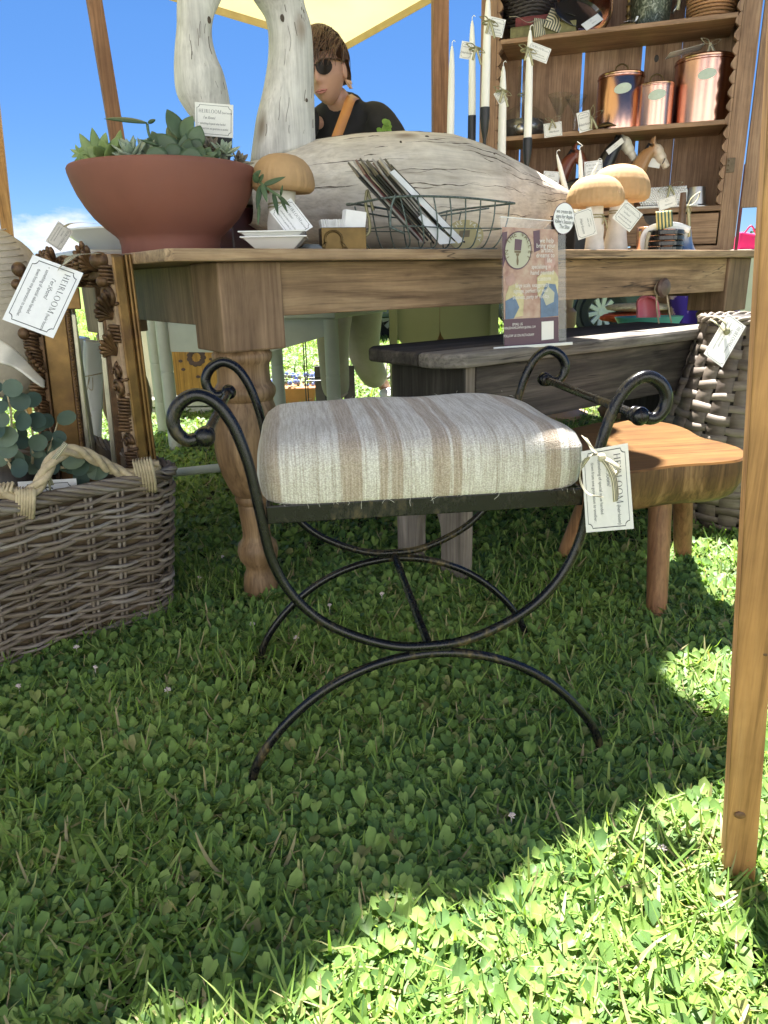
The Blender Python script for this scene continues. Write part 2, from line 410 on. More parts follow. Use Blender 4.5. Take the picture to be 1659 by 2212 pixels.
_c, _g = (.52, .47, .33), (.05, .065, .055)
M_rib = _ribbon('striped_ribbon', [_c, _g, _c, _g, _c, _g, _c, _c, _g, _c])
M_rib2 = _ribbon('olive_ribbon', [(.25, .24, .13), (.46, .42, .26), (.25, .24, .13)])
M_ribw = _ribbon('wide_striped_ribbon', [_c, _g] * 7)
M_riby = _ribbon('yellow_striped_ribbon', [(.62, .52, .2), (.06, .12, .09)] * 5)
def _willow(name, stops, rough=.6):
    m, nt, b = newmat(name)
    oi = nt.nodes.new('ShaderNodeObjectInfo'); g = nt.nodes.new('ShaderNodeNewGeometry')
    cv = coords(nt, (6, 6, 40)); n = noise(nt, cv.outputs[0], 2.2, 5, .65)
    a = nt.nodes.new('ShaderNodeMath'); a.operation = 'MULTIPLY_ADD'; a.inputs[1].default_value = .4
    nt.links.new(oi.outputs['Random'], a.inputs[0]); 
    s2 = nt.nodes.new('ShaderNodeMath'); s2.operation = 'MULTIPLY'; s2.inputs[1].default_value = .75; nt.links.new(n.outputs[0], s2.inputs[0]); nt.links.new(s2.outputs[0], a.inputs[2])
    r = ramp(nt, stops); nt.links.new(a.outputs[0], r.inputs[0])
    nt.links.new(r.outputs[0], b.inputs['Base Color']); b.inputs['Roughness'].default_value = rough; b.inputs['Specular IOR Level'].default_value = .35
    cv3 = coords(nt, (60, 60, 400)); n3 = noise(nt, cv3.outputs[0], 1., 3); bump(nt, b, n3.outputs[0], .3, .001)
    return m
M_willow = _willow('grey_willow', [(.22, (.05, .039, .03)), (.45, (.115, .09, .069)), (.62, (.185, .146, .11)), (.85, (.29, .26, .235))])
M_split = _willow('grey_split_cane', [(.22, (.06, .046, .036)), (.45, (.125, .10, .08)), (.65, (.19, .158, .125)), (.85, (.27, .23, .185))])
M_dkwick = _willow('dark_wicker', [(.3, (.018, .014, .012)), (.7, (.05, .042, .036))])
M_cane = _willow('honey_cane', [(.25, (.28, .14, .055)), (.7, (.45, .24, .11))])
def _canopy():
    m, nt, b = newmat('cream_canvas')
    cv = coords(nt, (1, 1, 1)); n = noise(nt, cv.outputs[0], 2.5, 5)
    r = ramp(nt, [(.3, (.68, .57, .29)), (.7, (.75, .65, .36))]); nt.links.new(n.outputs[0], r.inputs[0])
    nt.links.new(r.outputs[0], b.inputs['Base Color']); b.inputs['Roughness'].default_value = .95
    t = nt.nodes.new('ShaderNodeBsdfTranslucent'); nt.links.new(r.outputs[0], t.inputs[0])
    mx = nt.nodes.new('ShaderNodeMixShader'); mx.inputs[0].default_value = .19
    nt.links.new(b.outputs[0], mx.inputs[1]); nt.links.new(t.outputs[0], mx.inputs[2]); nt.links.new(mx.outputs[0], nt.nodes['Material Output'].inputs[0])
    return m
M_canvas = _canopy()
def _glass(name, col=(1, 1, 1), rough=.02, thin=True):
    m, nt, b = newmat(name); nt.nodes.remove(b)
    tr = nt.nodes.new('ShaderNodeBsdfTransparent'); tr.inputs[0].default_value = (*col, 1)
    gl = nt.nodes.new('ShaderNodeBsdfGlossy'); gl.inputs['Roughness'].default_value = rough
    lw_ = nt.nodes.new('ShaderNodeLayerWeight'); lw_.inputs[0].default_value = .5
    pw_ = nt.nodes.new('ShaderNodeMath'); pw_.operation = 'POWER'; pw_.inputs[1].default_value = 4.; nt.links.new(lw_.outputs['Facing'], pw_.inputs[0])
    fr = nt.nodes.new('ShaderNodeMath'); fr.operation = 'MULTIPLY_ADD'; fr.inputs[1].default_value = .6; fr.inputs[2].default_value = .045; nt.links.new(pw_.outputs[0], fr.inputs[0])
    mx = nt.nodes.new('ShaderNodeMixShader'); nt.links.new(fr.outputs[0], mx.inputs[0]); nt.links.new(tr.outputs[0], mx.inputs[1]); nt.links.new(gl.outputs[0], mx.inputs[2])
    nt.links.new(mx.outputs[0], nt.nodes['Material Output'].inputs[0])
    return m
M_glass = _glass('clear_glass', (.93, .95, .94)); M_acryl = _glass('clear_acrylic', (.95, .96, .97), .03)

# ================================================================== SETTING
def hz_(y): return -.042 * (min(max(y, 6.), 16.) - 6.)      # the field dips away behind the stall
def _ground():
    m, nt, b = newmat('lawn_ground')
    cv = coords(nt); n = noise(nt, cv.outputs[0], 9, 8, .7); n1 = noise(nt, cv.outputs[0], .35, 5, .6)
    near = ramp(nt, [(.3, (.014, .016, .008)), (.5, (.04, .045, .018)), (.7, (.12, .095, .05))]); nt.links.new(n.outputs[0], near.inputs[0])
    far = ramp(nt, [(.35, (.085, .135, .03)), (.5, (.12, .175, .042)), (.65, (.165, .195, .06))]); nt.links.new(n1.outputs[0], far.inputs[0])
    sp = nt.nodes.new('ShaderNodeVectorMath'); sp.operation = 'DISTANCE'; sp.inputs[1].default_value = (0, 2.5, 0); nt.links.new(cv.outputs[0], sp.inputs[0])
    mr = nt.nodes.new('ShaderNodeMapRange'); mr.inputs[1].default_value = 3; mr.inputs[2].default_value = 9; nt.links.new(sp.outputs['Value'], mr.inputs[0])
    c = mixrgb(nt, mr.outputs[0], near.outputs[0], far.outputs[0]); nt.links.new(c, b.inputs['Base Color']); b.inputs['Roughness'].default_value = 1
    b.inputs['Specular IOR Level'].default_value = .1
    bump(nt, b, n.outputs[0], .6, .01)
    return m
g = MB(); yy_ = [-300, -60, -20, 0, 2, 4, 6, 8, 10, 12, 14, 16, 20, 30, 60, 120, 250, 450, 700]
g.grid(lambda u, v: Vector(((u - .5) * 900, yy_[round(v * 18)], hz_(yy_[round(v * 18)]))), 20, 19)
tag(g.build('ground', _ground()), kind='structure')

# lawn: grass blades and clover, one mesh each, thinning into larger clumps with distance
M_grass = leafmat('grass_blades', [(0, (.075, .145, .034)), (.3, (.15, .25, .05)), (.6, (.215, .325, .07)), (.86, (.29, .375, .115)), (.93, (.36, .32, .17)), (1, (.42, .34, .2))], .38, .5, 40)
M_clover = leafmat('clover_leaves', [(0, (.08, .16, .05)), (.4, (.15, .255, .065)), (.75, (.21, .32, .08)), (.93, (.26, .355, .10)), (1, (.30, .29, .12))], .32, .5, 60)
rg = np.random.default_rng(11)
def _pick(n, y0, y1, wid):
    y = y0 + (y1 - y0) * rg.random(n) ** .9
    x = (rg.random(n) * 2 - 1) * (wid + y * .62)
    return x, y
def _lump(x, y): return .5 + .5 * np.sin(x * 9.1 + 1.3 * np.sin(y * 7.3)) * np.cos(y * 8.3 + np.sin(x * 5.7))
def blades(n, y0, y1, L, Wd, seg, wid, lean=.55):
    x, y = _pick(n, y0, y1, wid); lp = _lump(x, y)
    k = rg.random(n); flat = k < .60
    ln = L * (.55 + rg.random(n) * .85) * (.75 + .5 * lp); w = Wd * (.45 + rg.random(n) * .9)
    az = rg.random(n) * 2 * np.pi; up = np.where(flat, .12 + .40 * rg.random(n), .75 + .6 * rg.random(n)); bend = np.where(flat, .3, -.5) + (rg.random(n) - .5) * 1.4
    base = np.where(flat, .004 + .016 * rg.random(n), 0.) 
    dx, dy = np.cos(az), np.sin(az); sx, sy = -dy, dx
    tw = (rg.random(n) - .5) * 1.2
    V = []; a = up.copy(); px_, pz = np.zeros(n), base.copy()
    for i in range(seg + 1):
        t = i / seg; ww = w * (1 - .55 * t ** 2.2) * .5
        if i == seg: ww = ww * np.where(rg.random(n) < .55, .75, .08)
        nz = np.sin(tw * t) * ww
        cxx, cyy = x + dx * px_, y + dy * px_
        V.append(np.stack([cxx + sx * ww, cyy + sy * ww, np.maximum(pz + nz, .002)], 1)); V.append(np.stack([cxx - sx * ww, cyy - sy * ww, np.maximum(pz - nz, .002)], 1))
        st = ln / seg; px_ = px_ + np.cos(a) * st; pz = pz + np.sin(a) * st; a = a + bend / seg * 1.3
    V = np.stack(V, 1).reshape(-1, 3); m = 2 * (seg + 1)
    b = (np.arange(n) * m)[:, None]
    F = np.concatenate([np.concatenate([b + 2 * i, b + 2 * i + 1, b + 2 * i + 3, b + 2 * i + 2], 1) for i in range(seg)], 0)
    return V, F
def _behind(n):
    V, F = blades(n, 0, 1, .08, .014, 2, 1.)
    V = V.reshape(n, -1, 3); c = V.mean(1, keepdims=True) * np.array([1, 1, 0]); t = np.stack([(rg.random(n) * 2 - 1) * 6, .3 - 6 * rg.random(n) ** 1.2, 0 * rg.random(n)], 1)[:, None]
    return (V - c + t).reshape(-1, 3), F
def clovers(n, y0, y1, size, wid, hgt=.020):
    x, y = _pick(n, y0, y1, wid)
    lp = _lump(x + 3, y * .8 + 1); keep = rg.random(n) < .18 + .95 * lp; x, y = x[keep], y[keep]; n = len(x)
    s = size * (.45 + rg.random(n) ** 1.4 * 1.05); h = hgt * (.2 + rg.random(n) * 1.0); az = rg.random(n) * 6.283
    tx, ty = (rg.random(n) - .5) * .9, (rg.random(n) - .5) * .9 + .26
    prof = [(0.05, .0, 0), (.42, .40, .07), (.82, .40, .06), (1.0, .16, .0)]
    Vs = []; Fs = []; off = 0
    for k in range(3):
        a = az + k * 2.094 + (rg.random(n) - .5) * .3; fold = .10 + .3 * rg.random(n); dr = (rg.random(n) - .6) * .5
        ca, sa = np.cos(a), np.sin(a); pts = []
        def put(l, w, z):
            lx = l * s; wx = w * s
            X = ca * lx - sa * wx; Y = sa * lx + ca * wx
            Z = h + z * s + dr * lx + tx * X + ty * Y
            return np.stack([x + X, y + Y, np.maximum(Z, .003)], 1)
        pts.append(put(.04, 0, 0)); pts.append(put(.55, 0, -.02)); pts.append(put(.93, 0, -.03))
        for sg in (1, -1):
            pts.append(put(.38, .36 * sg, fold * .8)); pts.append(put(.78, .43 * sg, fold)); pts.append(put(1.02, .20 * sg, fold * .35))
        V = np.stack(pts, 1).reshape(-1, 3); m = 9; b = (np.arange(n) * m)[:, None]
        q = [(0, 1, 3), ] 
        F4 = [(1, 2, 5, 4), (1, 7, 8, 2), ]
        F4 += [(0, 1, 4, 3), (0, 6, 7, 1)]
        for f in F4: Fs.append(np.concatenate([b + off + f[0], b + off + f[1], b + off + f[2], b + off + f[3]], 1))
        Vs.append(V); off += len(V)
    # stems
    r = .0007 + .0004 * rg.random(n); bx, by = x + (rg.random(n) - .5) * .03, y + (rg.random(n) - .5) * .03
    V = np.stack([np.stack([bx - r, by, 0 * bx], 1), np.stack([bx + r, by, 0 * bx], 1), np.stack([x + r, y, h], 1), np.stack([x - r, y, h], 1)], 1).reshape(-1, 3)
    b = (np.arange(n) * 4)[:, None] + off; Fs.append(np.concatenate([b, b + 1, b + 2, b + 3], 1)); Vs.append(V)
    return np.concatenate(Vs), np.concatenate(Fs)
def npmesh(name, parts, mt, kind='stuff', smooth=True):
    Vs, Fs, off = [], [], 0
    for V, F in parts: Vs.append(V); Fs.append(F + off); off += len(V)
    V = np.concatenate(Vs).astype(np.float32); V[:, 2] -= .042 * (np.clip(V[:, 1], 6, 16) - 6); F = np.concatenate(Fs).astype(np.int32)
    me = bpy.data.meshes.new(name); me.vertices.add(len(V)); me.vertices.foreach_set('co', V.ravel())
    me.loops.add(F.size); me.loops.foreach_set('vertex_index', F.ravel()); me.polygons.add(len(F))
    me.polygons.foreach_set('loop_start', np.arange(len(F), dtype=np.int32) * 4); me.polygons.foreach_set('loop_total', np.full(len(F), 4, np.int32))
    me.update(); me.validate(); me.materials.append(mt)
    if smooth: me.polygons.foreach_set('use_smooth', np.ones(len(F), bool))
    o = bpy.data.objects.new(name, me); COL.objects.link(o); o['kind'] = kind; WM[o] = Matrix(); return o
npmesh('grass', [blades(27000, .28, 1.7, .048, .0040, 4, .30), blades(36000, 1.5, 4.5, .05, .0052, 3, .3), blades(60000, 4.2, 14, .08, .014, 2, .5), blades(30000, 13, 34, .12, .04, 1, 1.), _behind(26000)], M_grass)
npmesh('clover', [clovers(46000, .28, 1.7, .0160, .30), clovers(40000, 1.5, 4.5, .017, .3, .024), clovers(16000, 4.2, 9, .03, .3, .05)], M_clover)
# dry straw clippings lying on the mat
M_straw = leafmat('dry_clippings', [(0, (.32, .24, .13)), (.5, (.42, .34, .20)), (1, (.24, .17, .09))], .1, .7, 30)
npmesh('clippings', [blades(3800, .3, 3.0, .038, .0022, 2, .3)], M_straw)
# clover flower heads
M_flower = mat('clover_flower', (.62, .52, .50), .8, var=.2, scale=200)
fl = MB()
for px, py in [(362, 1497), (640, 1385), (712, 1315), (545, 1355), (165, 1405), (205, 1450), (480, 1210), (980, 1000), (40, 1490), (825, 1290), (1105, 1770), (1430, 1840), (430, 1255)]:
    c = G(px, py - 6, .035); c.z = .035
    for k in range(16):
        a, e = rnd.random() * 6.28, rnd.random() * 1.5
        d = Vector((math.cos(a) * math.cos(e), math.sin(a) * math.cos(e), math.sin(e)))
        fl.tube([c + d * .001, c + d * .006], [.0012, .0009], 4)
    fl.tube([(c.x, c.y, 0), c], .0006, 4)
tag(fl.build('clover_flowers', M_flower), kind='stuff')

# far tree line
M_far = leafmat('far_foliage', [(0, (.03, .06, .02)), (.5, (.05, .09, .028)), (1, (.08, .125, .04))], .2, .7, 3)
def leaf_cloud(mb, c, r, n, s):
    for _ in range(n):
        a, e = rnd.random() * 6.283, math.asin(rnd.uniform(-.6, 1)); q = rnd.random() ** .4
        w = 1 + .25 * math.sin(a * 3 + c[0]) * math.cos(e * 4)
        p = Vector(c) + Vector((r[0] * math.cos(a) * math.cos(e), r[1] * math.sin(a) * math.cos(e), r[2] * math.sin(e))) * q * w
        d = Vector((rnd.gauss(0, 1), rnd.gauss(0, 1), rnd.gauss(0, 1))).normalized(); e1 = d.orthogonal().normalized() * s * rnd.uniform(.6, 1.3); e2 = d.cross(e1)
        mb.add([p - e1, p + e2 * .6, p + e1, p - e2 * .6], [(0, 1, 2, 3)])
for i, (px, h, lab) in enumerate([(1592, 4.6, 'low dark tree on the skyline just left of the pink bag'), (1634, 6.2, 'taller round tree on the skyline behind the pink bag'), (1690, 5.6, 'round tree on the skyline beyond the right tent post'), (1480, 4.2, 'far tree on the skyline behind the hutch drawers'), (30, 3.2, 'far tree on the skyline behind the gilded frame'), (110, 3.0, 'low far tree on the skyline beneath the cloud bank')]):
    b0 = P(px, 600 - .024 * (px - 830), 110.); b0.z = -.42
    t = thing('far_tree', lab, 'tree', b0, 0, 'trees on the skyline')
    mb = MB().tube([b0, b0 + Vector((.1, 0, h * .5)), b0 + Vector((0, .1, h * .85))], [.25, .18, .05], 6); mb.build('trunk', M_dkwood, t)
    mb = MB(); leaf_cloud(mb, b0 + Vector((0, 0, h * .62)), (h * .62, h * .5, h * .42), 700, .28); mb.build('crown', M_far, t)

# ================================================================== TENT
tent = thing('tent_canopy', 'cream canvas tent roof sloping over the stall, seen from below at the top', 'canopy', (-.164, 4.5, 0))
CRn = Vector(P(740, 97, 4.5)); CFr = Vector((.465, 1.77, 2.25)); CRl = Vector((-2.7, 3.2, 2.3)); CFl = Vector((-2.2, .43, 2.3)); CRk = Vector((.52, 3.84, 2.03))
def can(u, v):
    a = CFl.lerp(CFr, u); b = CRl.lerp(CRn, u / .8) if u < .8 else CRn.lerp(CRk, (u - .8) / .2); p = a.lerp(b, v)
    if v < .03: p.y -= .05 * (1 - v / .03) * (math.sin(u * 31) ** 2 - .4 + .35 * math.sin(u * 83 + 1))
    if u > .97: p.x += .035 * (u - .97) / .03 * math.sin(v * 47)
    p.z += .40 * (1 - abs(2 * u - 1)) * (1 - abs(2 * v - 1)) + .012 * math.sin(u * 37 + v * 9) * math.sin(v * 29 - u * 13) * min(1, 6 * min(u, 1 - u, v, 1 - v))
    return p
MB().grid(can, 81, 81).build('roof_sheet', M_canvas, tent, smooth='all')
hem = MB()
for a, b in ((CFl, CFr), (CFr, CRk), (CRk, CRn), (CRn, CRl), (CRl, CFl)):
    n_ = 12
    hem.add([a.lerp(b, i / n_) + Vector((0, 0, dz)) for i in range(n_ + 1) for dz in (.004, -.034)], [(2 * i, 2 * i + 1, 2 * i + 3, 2 * i + 2) for i in range(n_)])
hem.build('hem', mat('canvas_hem', (.42, .32, .15), .9, var=.1), tent, solid=.003)
def post(name, lab, base, top, w, mt, ang=0., d=None):
    base, top = Vector(base), Vector(top); t = thing(name, lab, 'post', base, ang)
    ax = (top - base); q = Matrix.Rotation(ang, 3, 'Z'); e1, e2 = q @ Vector((1, 0, 0)), q @ Vector((0, 1, 0)); d = d or w
    sq = [(-1, -1), (1, -1), (1, 1), (-1, 1)]
    mb = MB().hexa([base + e1 * a * w / 2 + e2 * b * d / 2 for a, b in sq], [top + e1 * a * w / 2 + e2 * b * d / 2 for a, b in sq])
    mb.build('shaft', mt, t, bevel=.002); return t
pb = G(1598, 1903, 0)
tpost = post('tent_post', 'pale knotty pine post standing in the grass at the right edge, nearest of the posts', pb + Vector((0, 0, -.05)), pb + Vector((-.150, .03, 2.1)), .0335, M_post, R_(-18))
# knots on the front face
kn = MB()
for py, r in ((2652 / 1.507, .0055), (2128 / 1.507, .004)):
    x = {True: 1601}.get(py > 1600, 1657)
    c = P(x, py, pb.y - .012); kn.ball(c, (r * 1.5, .003, r), 10, 6)
kn.build('knot', mat('knot_wood', (.10, .045, .018), .6, var=.5, scale=120), tpost)
Yl = ontab(285, .86).y; a = P(228, 150, Yl); b = P(253, 300, Yl)
d_ = (a - b).normalized(); base = b - d_ * ((b.z - TZ) / d_.z)
post('tent_post', 'brown stained post leaning up from the table behind the succulent bowl', base, b + d_ * 1.3, .046 * Yl / 2.75, M_postd, R_(25))
a = P(950, 0, 3.42); base = Vector((P(951, 280, 3.42).x, 3.42, 0))
post('tent_post', 'brown square post rising behind the carved swan beside the hutch', base, Vector((a.x, 3.42, 2.4)), .064, M_postd, R_(4))
a = P(3, 380, 3.9); b = P(22, 555, 3.9); d_ = (a - b).normalized(); base = b - d_ * (b.z / d_.z)
post('tent_post', 'sunlit orange post at the far left edge', base, b + d_ * 1.4, .052, M_post, R_(20))

# added white tents, unseen behind the camera, bouncing sun into the shade and copper
M_filltent = mat('fill_tent_cloth', (.80, .80, .81), .9, var=.03, scale=3)
for i, (x, y, lab) in enumerate(((-5.2, -1.9, 'added white tent at the left behind the camera, bouncing fill light'), (-1.6, -2.15, 'added white tent straight behind the camera, bouncing fill light'), (2.1, -2.1, 'added white tent to the right behind the camera, bouncing fill light'), (5.8, -1.7, 'added white tent at the far right behind the camera, bouncing fill light'))):
    t = thing('fill_tent', lab, 'tent', (x, y, 0), 0, 'added fill tents behind the camera')
    w, d, h, hp2 = 3.66, 3.0, 2.35, 3.3
    c4 = [Vector((x + a * w / 2, y - d * b, h)) for a, b in ((-1, 0), (1, 0), (1, 1), (-1, 1))]; ap = Vector((x, y - d / 2, hp2))
    MB().add(c4 + [ap], [(0, 1, 4), (1, 2, 4), (2, 3, 4), (3, 0, 4)]).build('tent_roof', M_filltent, t, solid=.01)
    def wall(p, q, z0, z1, nm):
        n_ = 26; nr = Vector((-(q - p).y, (q - p).x, 0)).normalized()
        MB().add([p.lerp(q, k / n_) * 1 + nr * .03 * math.sin(k * 1.9) + Vector((0, 0, z - h)) for k in range(n_ + 1) for z in (z0, z1)], [(2 * k, 2 * k + 1, 2 * k + 3, 2 * k + 2) for k in range(n_)]).build(nm, M_filltent, t, solid=.004)
    wall(c4[0], c4[1], .04, h - .01, 'front_wall'); wall(c4[1], c4[2], .04, h - .01, 'side_wall'); wall(c4[3], c4[0], .04, h - .01, 'side_wall')
    for c in c4: MB().tube([(c.x, c.y, 0), (c.x, c.y, h)], .022, 8).build('tent_pole', M_pewter, t)

# ================================================================== VANITY BENCH (iron, upholstered)
BO = Vector((.059, .889, 0)); BA = R_(6.756)
vb = thing('vanity_bench', 'black scrolled iron bench with a striped linen seat, in the middle of the lawn', 'bench', BO, BA)
half = [(0, .216), (.045, .219), (.095, .236), (.145, .265), (.183, .307), (.206, .358), (.216, .42), (.2235, .475), (.231, .508), (.2415, .538), (.257, .562), (.278, .573), (.298, .565), (.309, .548), (.307, .530), (.294, .5185), (.274, .523)]
arch = [(0, .206), (.06, .199), (.115, .180), (.162, .152), (.205, .113), (.238, .071), (.255, .034), (.262, -.01)]
def sym(c): return [(-x, z) for x, z in reversed(c[1:])] + c
def lw(x, y, z): return WM[vb] @ Vector((x, y, z))
for yy in (0, .36):
    top = spline([lw(x, yy, z) for x, z in sym(half)], 6)
    n_ = len(top); rr = [.0066 + .0017 * min(1, max(0, abs(2 * i / (n_ - 1) - 1) - .35) / .4) for i in range(n_)]
    MB().tube(top, rr, 10).build('scroll_rail', M_iron, vb, smooth='all')
    MB().tube(spline([lw(x, yy, z - .0015) for x, z in sym(arch)], 6), .0066, 10).build('leg_arch', M_iron, vb, smooth='all')
    MB().box(lw(0, yy, .2105), (.06, .008, .010), Matrix.Rotation(BA, 3, 'Z')).build('weld_plate', M_iron, vb, bevel=.002)
MB().tube([lw(0, 0, .2115), lw(0, .36, .2115)], .0062, 10).build('crossbar', M_iron, vb, smooth=True)
for sx in (-1, 1):
    MB().tube([lw(sx * .274, .004, .523), lw(sx * .274, .356, .523)], .0062, 10).build('handle_bar', M_iron, vb, smooth=True)
    for yy, sg in ((0, -1), (.36, 1)):
        mb = MB().ball(lw(sx * .274, yy + sg * .003, .523), (.0125, .0115, .0125), 14, 10)
        mb.lathe([(.0095, -.004), (.011, 0), (.0095, .004)], lw(sx * .274, yy - sg * .012, .523), 14, axis=Matrix.Rotation(BA, 3, 'Z') @ Matrix.Rotation(R_(90), 3, 'X'))
        mb.build('finial', M_iron, vb, smooth='all')
# seat frame of angle iron
fr = MB(); q = Matrix.Rotation(BA, 3, 'Z')
for yy in (.0, .36): fr.box(lw(0, yy + (.009 if yy == 0 else -.009), .416), (.418, .006, .024), q)
for sx in (-1, 1): fr.box(lw(sx * .206, .18, .4165), (.006, .3405, .023), q)
fr.build('seat_frame', M_iron, vb, bevel=.0015)
def cush(u, v):
    # u around 0..1 , v bottom..top centre ; rounded-square cross-sections
    a = 2 * math.pi * u; c, s = math.cos(a), math.sin(a)
    n_ = 9.0; k = (abs(c) ** n_ + abs(s) ** n_) ** (-1 / n_)
    prof = [(0, .985, .428), (.10, 1.0, .432), (.30, 1.02, .457), (.46, 1.012, .480), (.56, .98, .494), (.64, .925, .503), (.74, .79, .510), (.87, .50, .515), (1, .001, .517)]
    vs_ = [p[0] for p in prof]; r = interp(vs_, [p[1] for p in prof], v); z = interp(vs_, [p[2] for p in prof], v)
    x = c * k * r * .216; y = s * k * r * .176
    z += .0015 * math.sin(x * 40) * math.sin(y * 31) * (v > .15)
    return lw(x, .18 + y, z)
MB().grid(cush, 96, 40, True).build('seat_cushion', M_cush, vb, smooth='all')
fz = MB()   # loose threads
for _ in range(60):
    x = rnd.uniform(-.2, .2); y = rnd.choice([0.004, rnd.uniform(.01, .35)]); z = .43 if y == .004 else .510
    p0 = lw(x, y, z); d = Vector((rnd.gauss(0, 1), rnd.gauss(-.5, 1), rnd.gauss(.3 if z > .5 else -.6, .5))).normalized() * rnd.uniform(.004, .012)
    fz.tube(spline([p0, p0 + d * .5 + Vector((rnd.gauss(0, .001), 0, 0)), p0 + d], 3), .00022, 3)
tag(fz.build('loose_threads', M_linenw, vb), kind='stuff')

# ================================================================== TABLE
tb = thing('farm_table', 'long weathered oak farm table with thick turned legs', 'table', TL, TA)
def tl(s, n, z): return WM[tb] @ Vector((s, n, z))
nb = 6; n0, n1 = -.1085, .94
for i in range(nb):
    a = n0 + (n1 - n0) * i / nb; b = n0 + (n1 - n0) * (i + 1) / nb - .0012
    s0, s1 = -.178, 1.97
    if i == 0: poly = [(s0 + .012, a), (s1, a), (s1, b), (s0, b), (s0, a + .012)]
    else: poly = [(s0, a), (s1, a), (s1, b), (s0, b)]
    MB().hexa([tl(x, y, .735) for x, y in poly], [tl(x, y, TZ) for x, y in poly]).build('top_board', M_top, tb, bevel=.0025)
qT = Matrix.Rotation(TA, 3, 'Z')
for (n_, sg) in ((-.048, 1), (.83 + .048, -1)):
    MB().box(tl(.9, n_, .682), (1.8 - .14, .024, .104), qT).build('apron_board', M_oak, tb, bevel=.002)
for s_ in (-.03, 1.83):
    MB().box(tl(s_, .415, .672), (.024, .69, .122), qT).build('apron_board', M_block, tb, bevel=.002)
prof = [(.036, 0), (.040, .012), (.041, .03), (.037, .06), (.030, .075), (.034, .085), (.044, .1), (.0475, .118), (.044, .136), (.034, .148), (.0315, .16), (.033, .18), (.036, .21), (.0375, .225), (.036, .23), (.041, .235), (.043, .243), (.041, .251), (.047, .256), (.056, .275), (.066, .30), (.074, .332), (.0765, .36), (.0755, .39), (.070, .42), (.062, .45), (.058, .46), (.062, .463), (.066, .470), (.0675, .478), (.066, .486), (.061, .492), (.057, .50), (.0565, .52), (.057, .535), (.061, .54), (.064, .547), (.064, .556), (.060, .561), (.058, .567)]
prof = [(r * .97, z) for r, z in prof]
for s_, n_ in ((0, 0), (1.8, 0), (0, .83), (1.8, .83)):
    lg = MB().lathe(prof, tl(s_, n_, 0), 32); o = lg.build('leg', M_turn, tb, smooth=True, angle=50)
    bk = MB().box(tl(s_, n_, .65), (.137, .137, .169), qT).build('leg_block', M_block, tb, bevel=.004)
kb = MB().lathe([(.011, 0), (.012, .012), (.026, .017), (.029, .025), (.024, .033), (.008, .037), (0, .0375)], tl(1.35, -.06, .651), 18, axis=qT @ Matrix.Rotation(R_(90), 3, 'X'))
kb.build('knob', mat('dark_knob', (.09, .055, .04), .5, var=.3, scale=50), tb, smooth=True)

# ================================================================== DARK BENCH
DA = R_(37); dt = Vector((math.cos(DA), math.sin(DA), 0)); dn = Vector((-dt.y, dt.x, 0)); DO = Vector((.183, 1.548, 0))
db = thing('plank_bench', 'long black painted plank bench with a silvered worn front edge', 'bench', DO, DA)
def dl(s, n, z): return WM[db] @ Vector((s, n, z))
ov = []
for i in range(9):
    a = R_(90 * i / 8); ov.append((-.075 + .05 - .05 * math.cos(a) * 1, -.02 + .05 - .05 * math.sin(a)))
def slab(z0, z1, mt, nm, n0, n1, left=True):
    poly = [(-.02, n0), (1.02, n0), (1.02, n1), (-.075, n1), (-.075, n0 + .06), (-.062, n0 + .025)]
    MB().hexa([dl(x, y, z0) for x, y in poly], [dl(x, y, z1) for x, y in poly]).build(nm, mt, db, bevel=.008)
slab(.515, .546, M_grey, 'seat_plank', -.022, .075); 
MB().hexa(*[[dl(x, y, z) for x, y in [(-.075, .077), (1.02, .077), (1.02, .285), (-.04, .285), (-.075, .25)]] for z in (.515, .546)]).build('seat_plank', M_black, db, bevel=.006)
for s_ in (0, .92):
    # end panel with an arched cut-out
    z1 = .513; w0, w1 = .004, .248
    arc_ = [(w0, 0), (w0, z1), (w1, z1), (w1, 0), (w1 - .075, 0)]
    cy, rw, hh = (w0 + w1) / 2, .045, .115
    arc_ += [(cy + rw * math.cos(R_(a)), hh + .065 * math.sin(R_(a))) for a in range(0, 181, 20)]
    arc_ += [(w0 + .075, 0)]
    # concave polygon: build as strips
    up = MB(); xs = [w0, w0 + .035, w0 + .077] + [cy - rw * math.cos(R_(a)) for a in range(0, 181, 15)] + [w1 - .077, w1 - .035, w1]
    def zb(x):
        k = abs(x - cy) / rw
        return hh + .065 * math.sqrt(max(0, 1 - k * k)) if k < .999 else (0 if k > 1.02 else 0)
    xs = sorted(set(round(x, 5) for x in xs))
    for i in range(len(xs) - 1):
        a, b = xs[i], xs[i + 1]; mid = (a + b) / 2
        if abs(mid - cy) < rw: za, zb_ = max(hh, zb(a)), max(hh, zb(b))
        else: za = zb_ = 0
        up.hexa([dl(s_ + .0, a, za), dl(s_ + .028, a, za), dl(s_ + .028, b, zb_), dl(s_ + .0, b, zb_)], [dl(s_ + .0, a, z1), dl(s_ + .028, a, z1), dl(s_ + .028, b, z1), dl(s_ + .0, b, z1)])
    up.build('end_panel', M_blackz if s_ else M_greyz, db)
    if s_ == 0:
        MB().box(dl(-.004, .126, .42), (.006, .25, .186), Matrix.Rotation(DA, 3, 'Z')).build('end_batten', M_blackz, db, bevel=.002)
for n_ in (.010, .242):
    MB().box(dl(.474, n_, .445), (.89, .02, .136), Matrix.Rotation(DA, 3, 'Z')).build('side_rail', M_black, db, bevel=.002)

